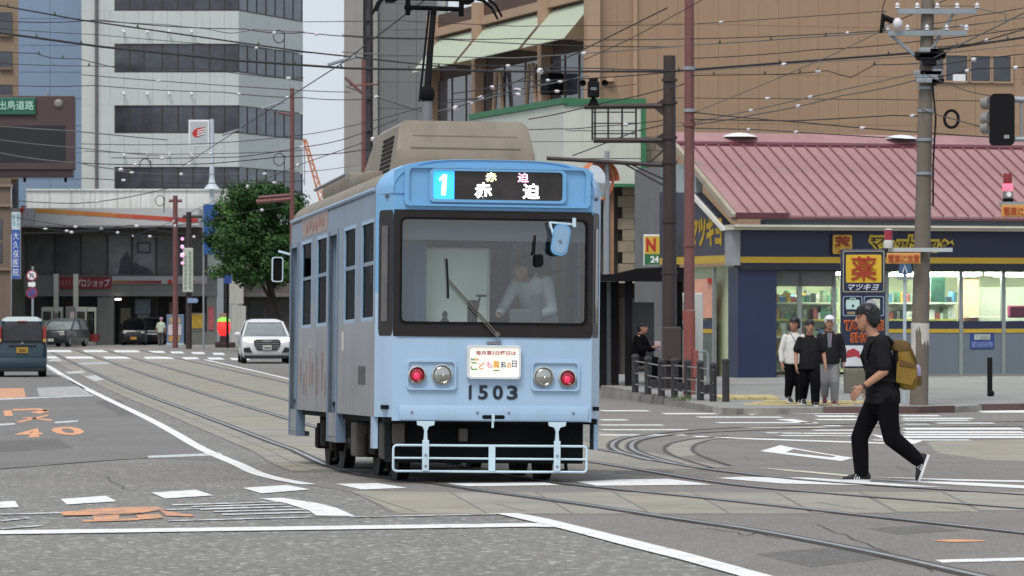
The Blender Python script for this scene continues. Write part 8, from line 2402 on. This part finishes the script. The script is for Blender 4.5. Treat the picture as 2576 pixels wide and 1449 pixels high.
p2, _ = figure('man in loose black T-shirt and wide black trousers stepping off the corner', g, 1.68, R(6), mat('tee_charcoal', '#1d1d22', 0.95, spec=0.15, var=0.2, scale=5, bump=0.4, bscale=10), M_TRO, M_SHOE, step=0.16, sleeve=0.45, loose=1.3, wide=1.12, arms=((0.03, 0.02), (0.05, 0.05)), hem=0.74, skin=SKIN2)
g = base(2087, 77.0)
p3, P = figure('man in white cap, dark jacket and grey trousers at the corner', g, 1.76, R(-4), M_JKT, M_GPT, mat('shoe_red', '#5a2328', 0.7), step=0.03, sleeve=0.93, loose=1.12, wide=1.1, capc=mat('cap_white', '#c9c9cf', 0.7), arms=((0.03, 0.05), (0.03, 0.02)))
MB().prism([(-0.05, 1.40), (0.05, 1.40), (0.03, 1.12), (-0.03, 1.12)], -0.16, -0.13).build('shirt_front', mat('shirt_grey', '#6d7077', 0.8), p3)
MB().tube([(0.04, -0.165, 1.38), (0.02, -0.17, 1.25), (0.0, -0.172, 1.18)], 0.008, 5).build('lanyard', mat('lanyard_pink', '#b07f96', 0.7), p3)
# strap bag of the first man
MB().tube([(-0.1, -0.03, 1.44), (-0.03, -0.165, 1.25), (0.1, -0.185, 1.02), (0.19, -0.1, 0.92)], 0.014, 6).build('bag_strap', mat('strap_grey', '#8a8a90', 0.7), p1)
# ---------------------------------------------------------------- person waiting in the shelter
f = PF(1606, 88.2)
pw, _ = figure('person in dark clothes sitting in the shelter and holding something pale', f.o + V((0, 0.3, -0.22)), 1.7, R(62), mat('coat_black', '#0d0c10', 0.95, spec=0.1, var=0.2), M_TRO, M_SHOE, sleeve=0.95, loose=1.15, wide=1.1, lean=0.12, seat=True, armpose=(((-0.2, -0.2, 1.06), (-0.12, -0.42, 1.12)), ((0.2, -0.2, 1.06), (0.1, -0.42, 1.1))), skin=SKIN2)
q = pw.matrix_basis @ V((0, -0.5, 1.16))
o = MB().bbox(-0.07, 0.07, -0.05, 0.05, -0.1, 0.1, 0.02).build('drink_cup', mat('cup_rose', '#b59aa0', 0.6, var=0.3, scale=20), None, 40, 'pale pink cup held by the person in the shelter', 'cup', loc=q)
# ---------------------------------------------------------------- station attendant
g = G(404, 871)
pa, _ = figure('station attendant in a pale green shirt and pink cap seen from behind', g, 1.62, R(170), mat('shirt_mint', '#a9b8a4', 0.8), mat('slacks_grey', '#4b464a', 0.9), M_SHOE, capc=mat('cap_pink', '#a9899c', 0.7), lean=0.15, sleeve=0.5, voxel=0.02)
# ---------------------------------------------------------------- tram driver and passengers
R_T = TM.to_3x3()
def tpos(x, y, z): return TM @ V((x, y, z))
M_UNI = mat('driver_shirt', '#d3d7da', 0.8, var=0.04)
dr, _ = figure('tram driver in a white shirt leaning over the controls', tpos(0.66, 0.98, 0.80), 1.62, th + R(-38), M_UNI, mat('slacks_navy', '#22242f', 0.9), M_SHOE, sleeve=0.95, lean=0.5, loose=1.15, wide=1.1, armpose=(((-0.26, -0.40, 1.04), (-0.16, -0.66, 0.98)), ((0.30, -0.30, 1.02), (0.20, -0.56, 0.95))), skin=SKIN2, voxel=0.013, look=-0.5)
pr, _ = figure('passenger in red seen through the side windows of the tram', tpos(-0.72, 2.75, 0.80), 1.66, th + R(-60), mat('shirt_red', '#8c1d2a', 0.8), M_TRO, M_SHOE, sleeve=0.9, voxel=0.02)
pq, _ = figure('passenger in dark grey standing inside the tram near its middle', tpos(-0.55, 5.6, 0.80), 1.66, th + R(80), mat('coat_grey', '#3d3d42', 0.8), M_TRO, M_SHOE, sleeve=0.9, voxel=0.02)
# black bag by the station wall
mb = MB()
mb.ball((0, 0, 0.16), 0.24, 12, sz=0.75, sx=1.3)
mb.ball((0.3, 0, 0.3), 0.16, 12, sz=1.3)
me = meld(mb, 0.03, 3)
me.materials.append(M_BLK)
put('rubbish_bag', me, None, 'lumpy black bag lying by the station wall', 'bag', loc=G(500, 867))
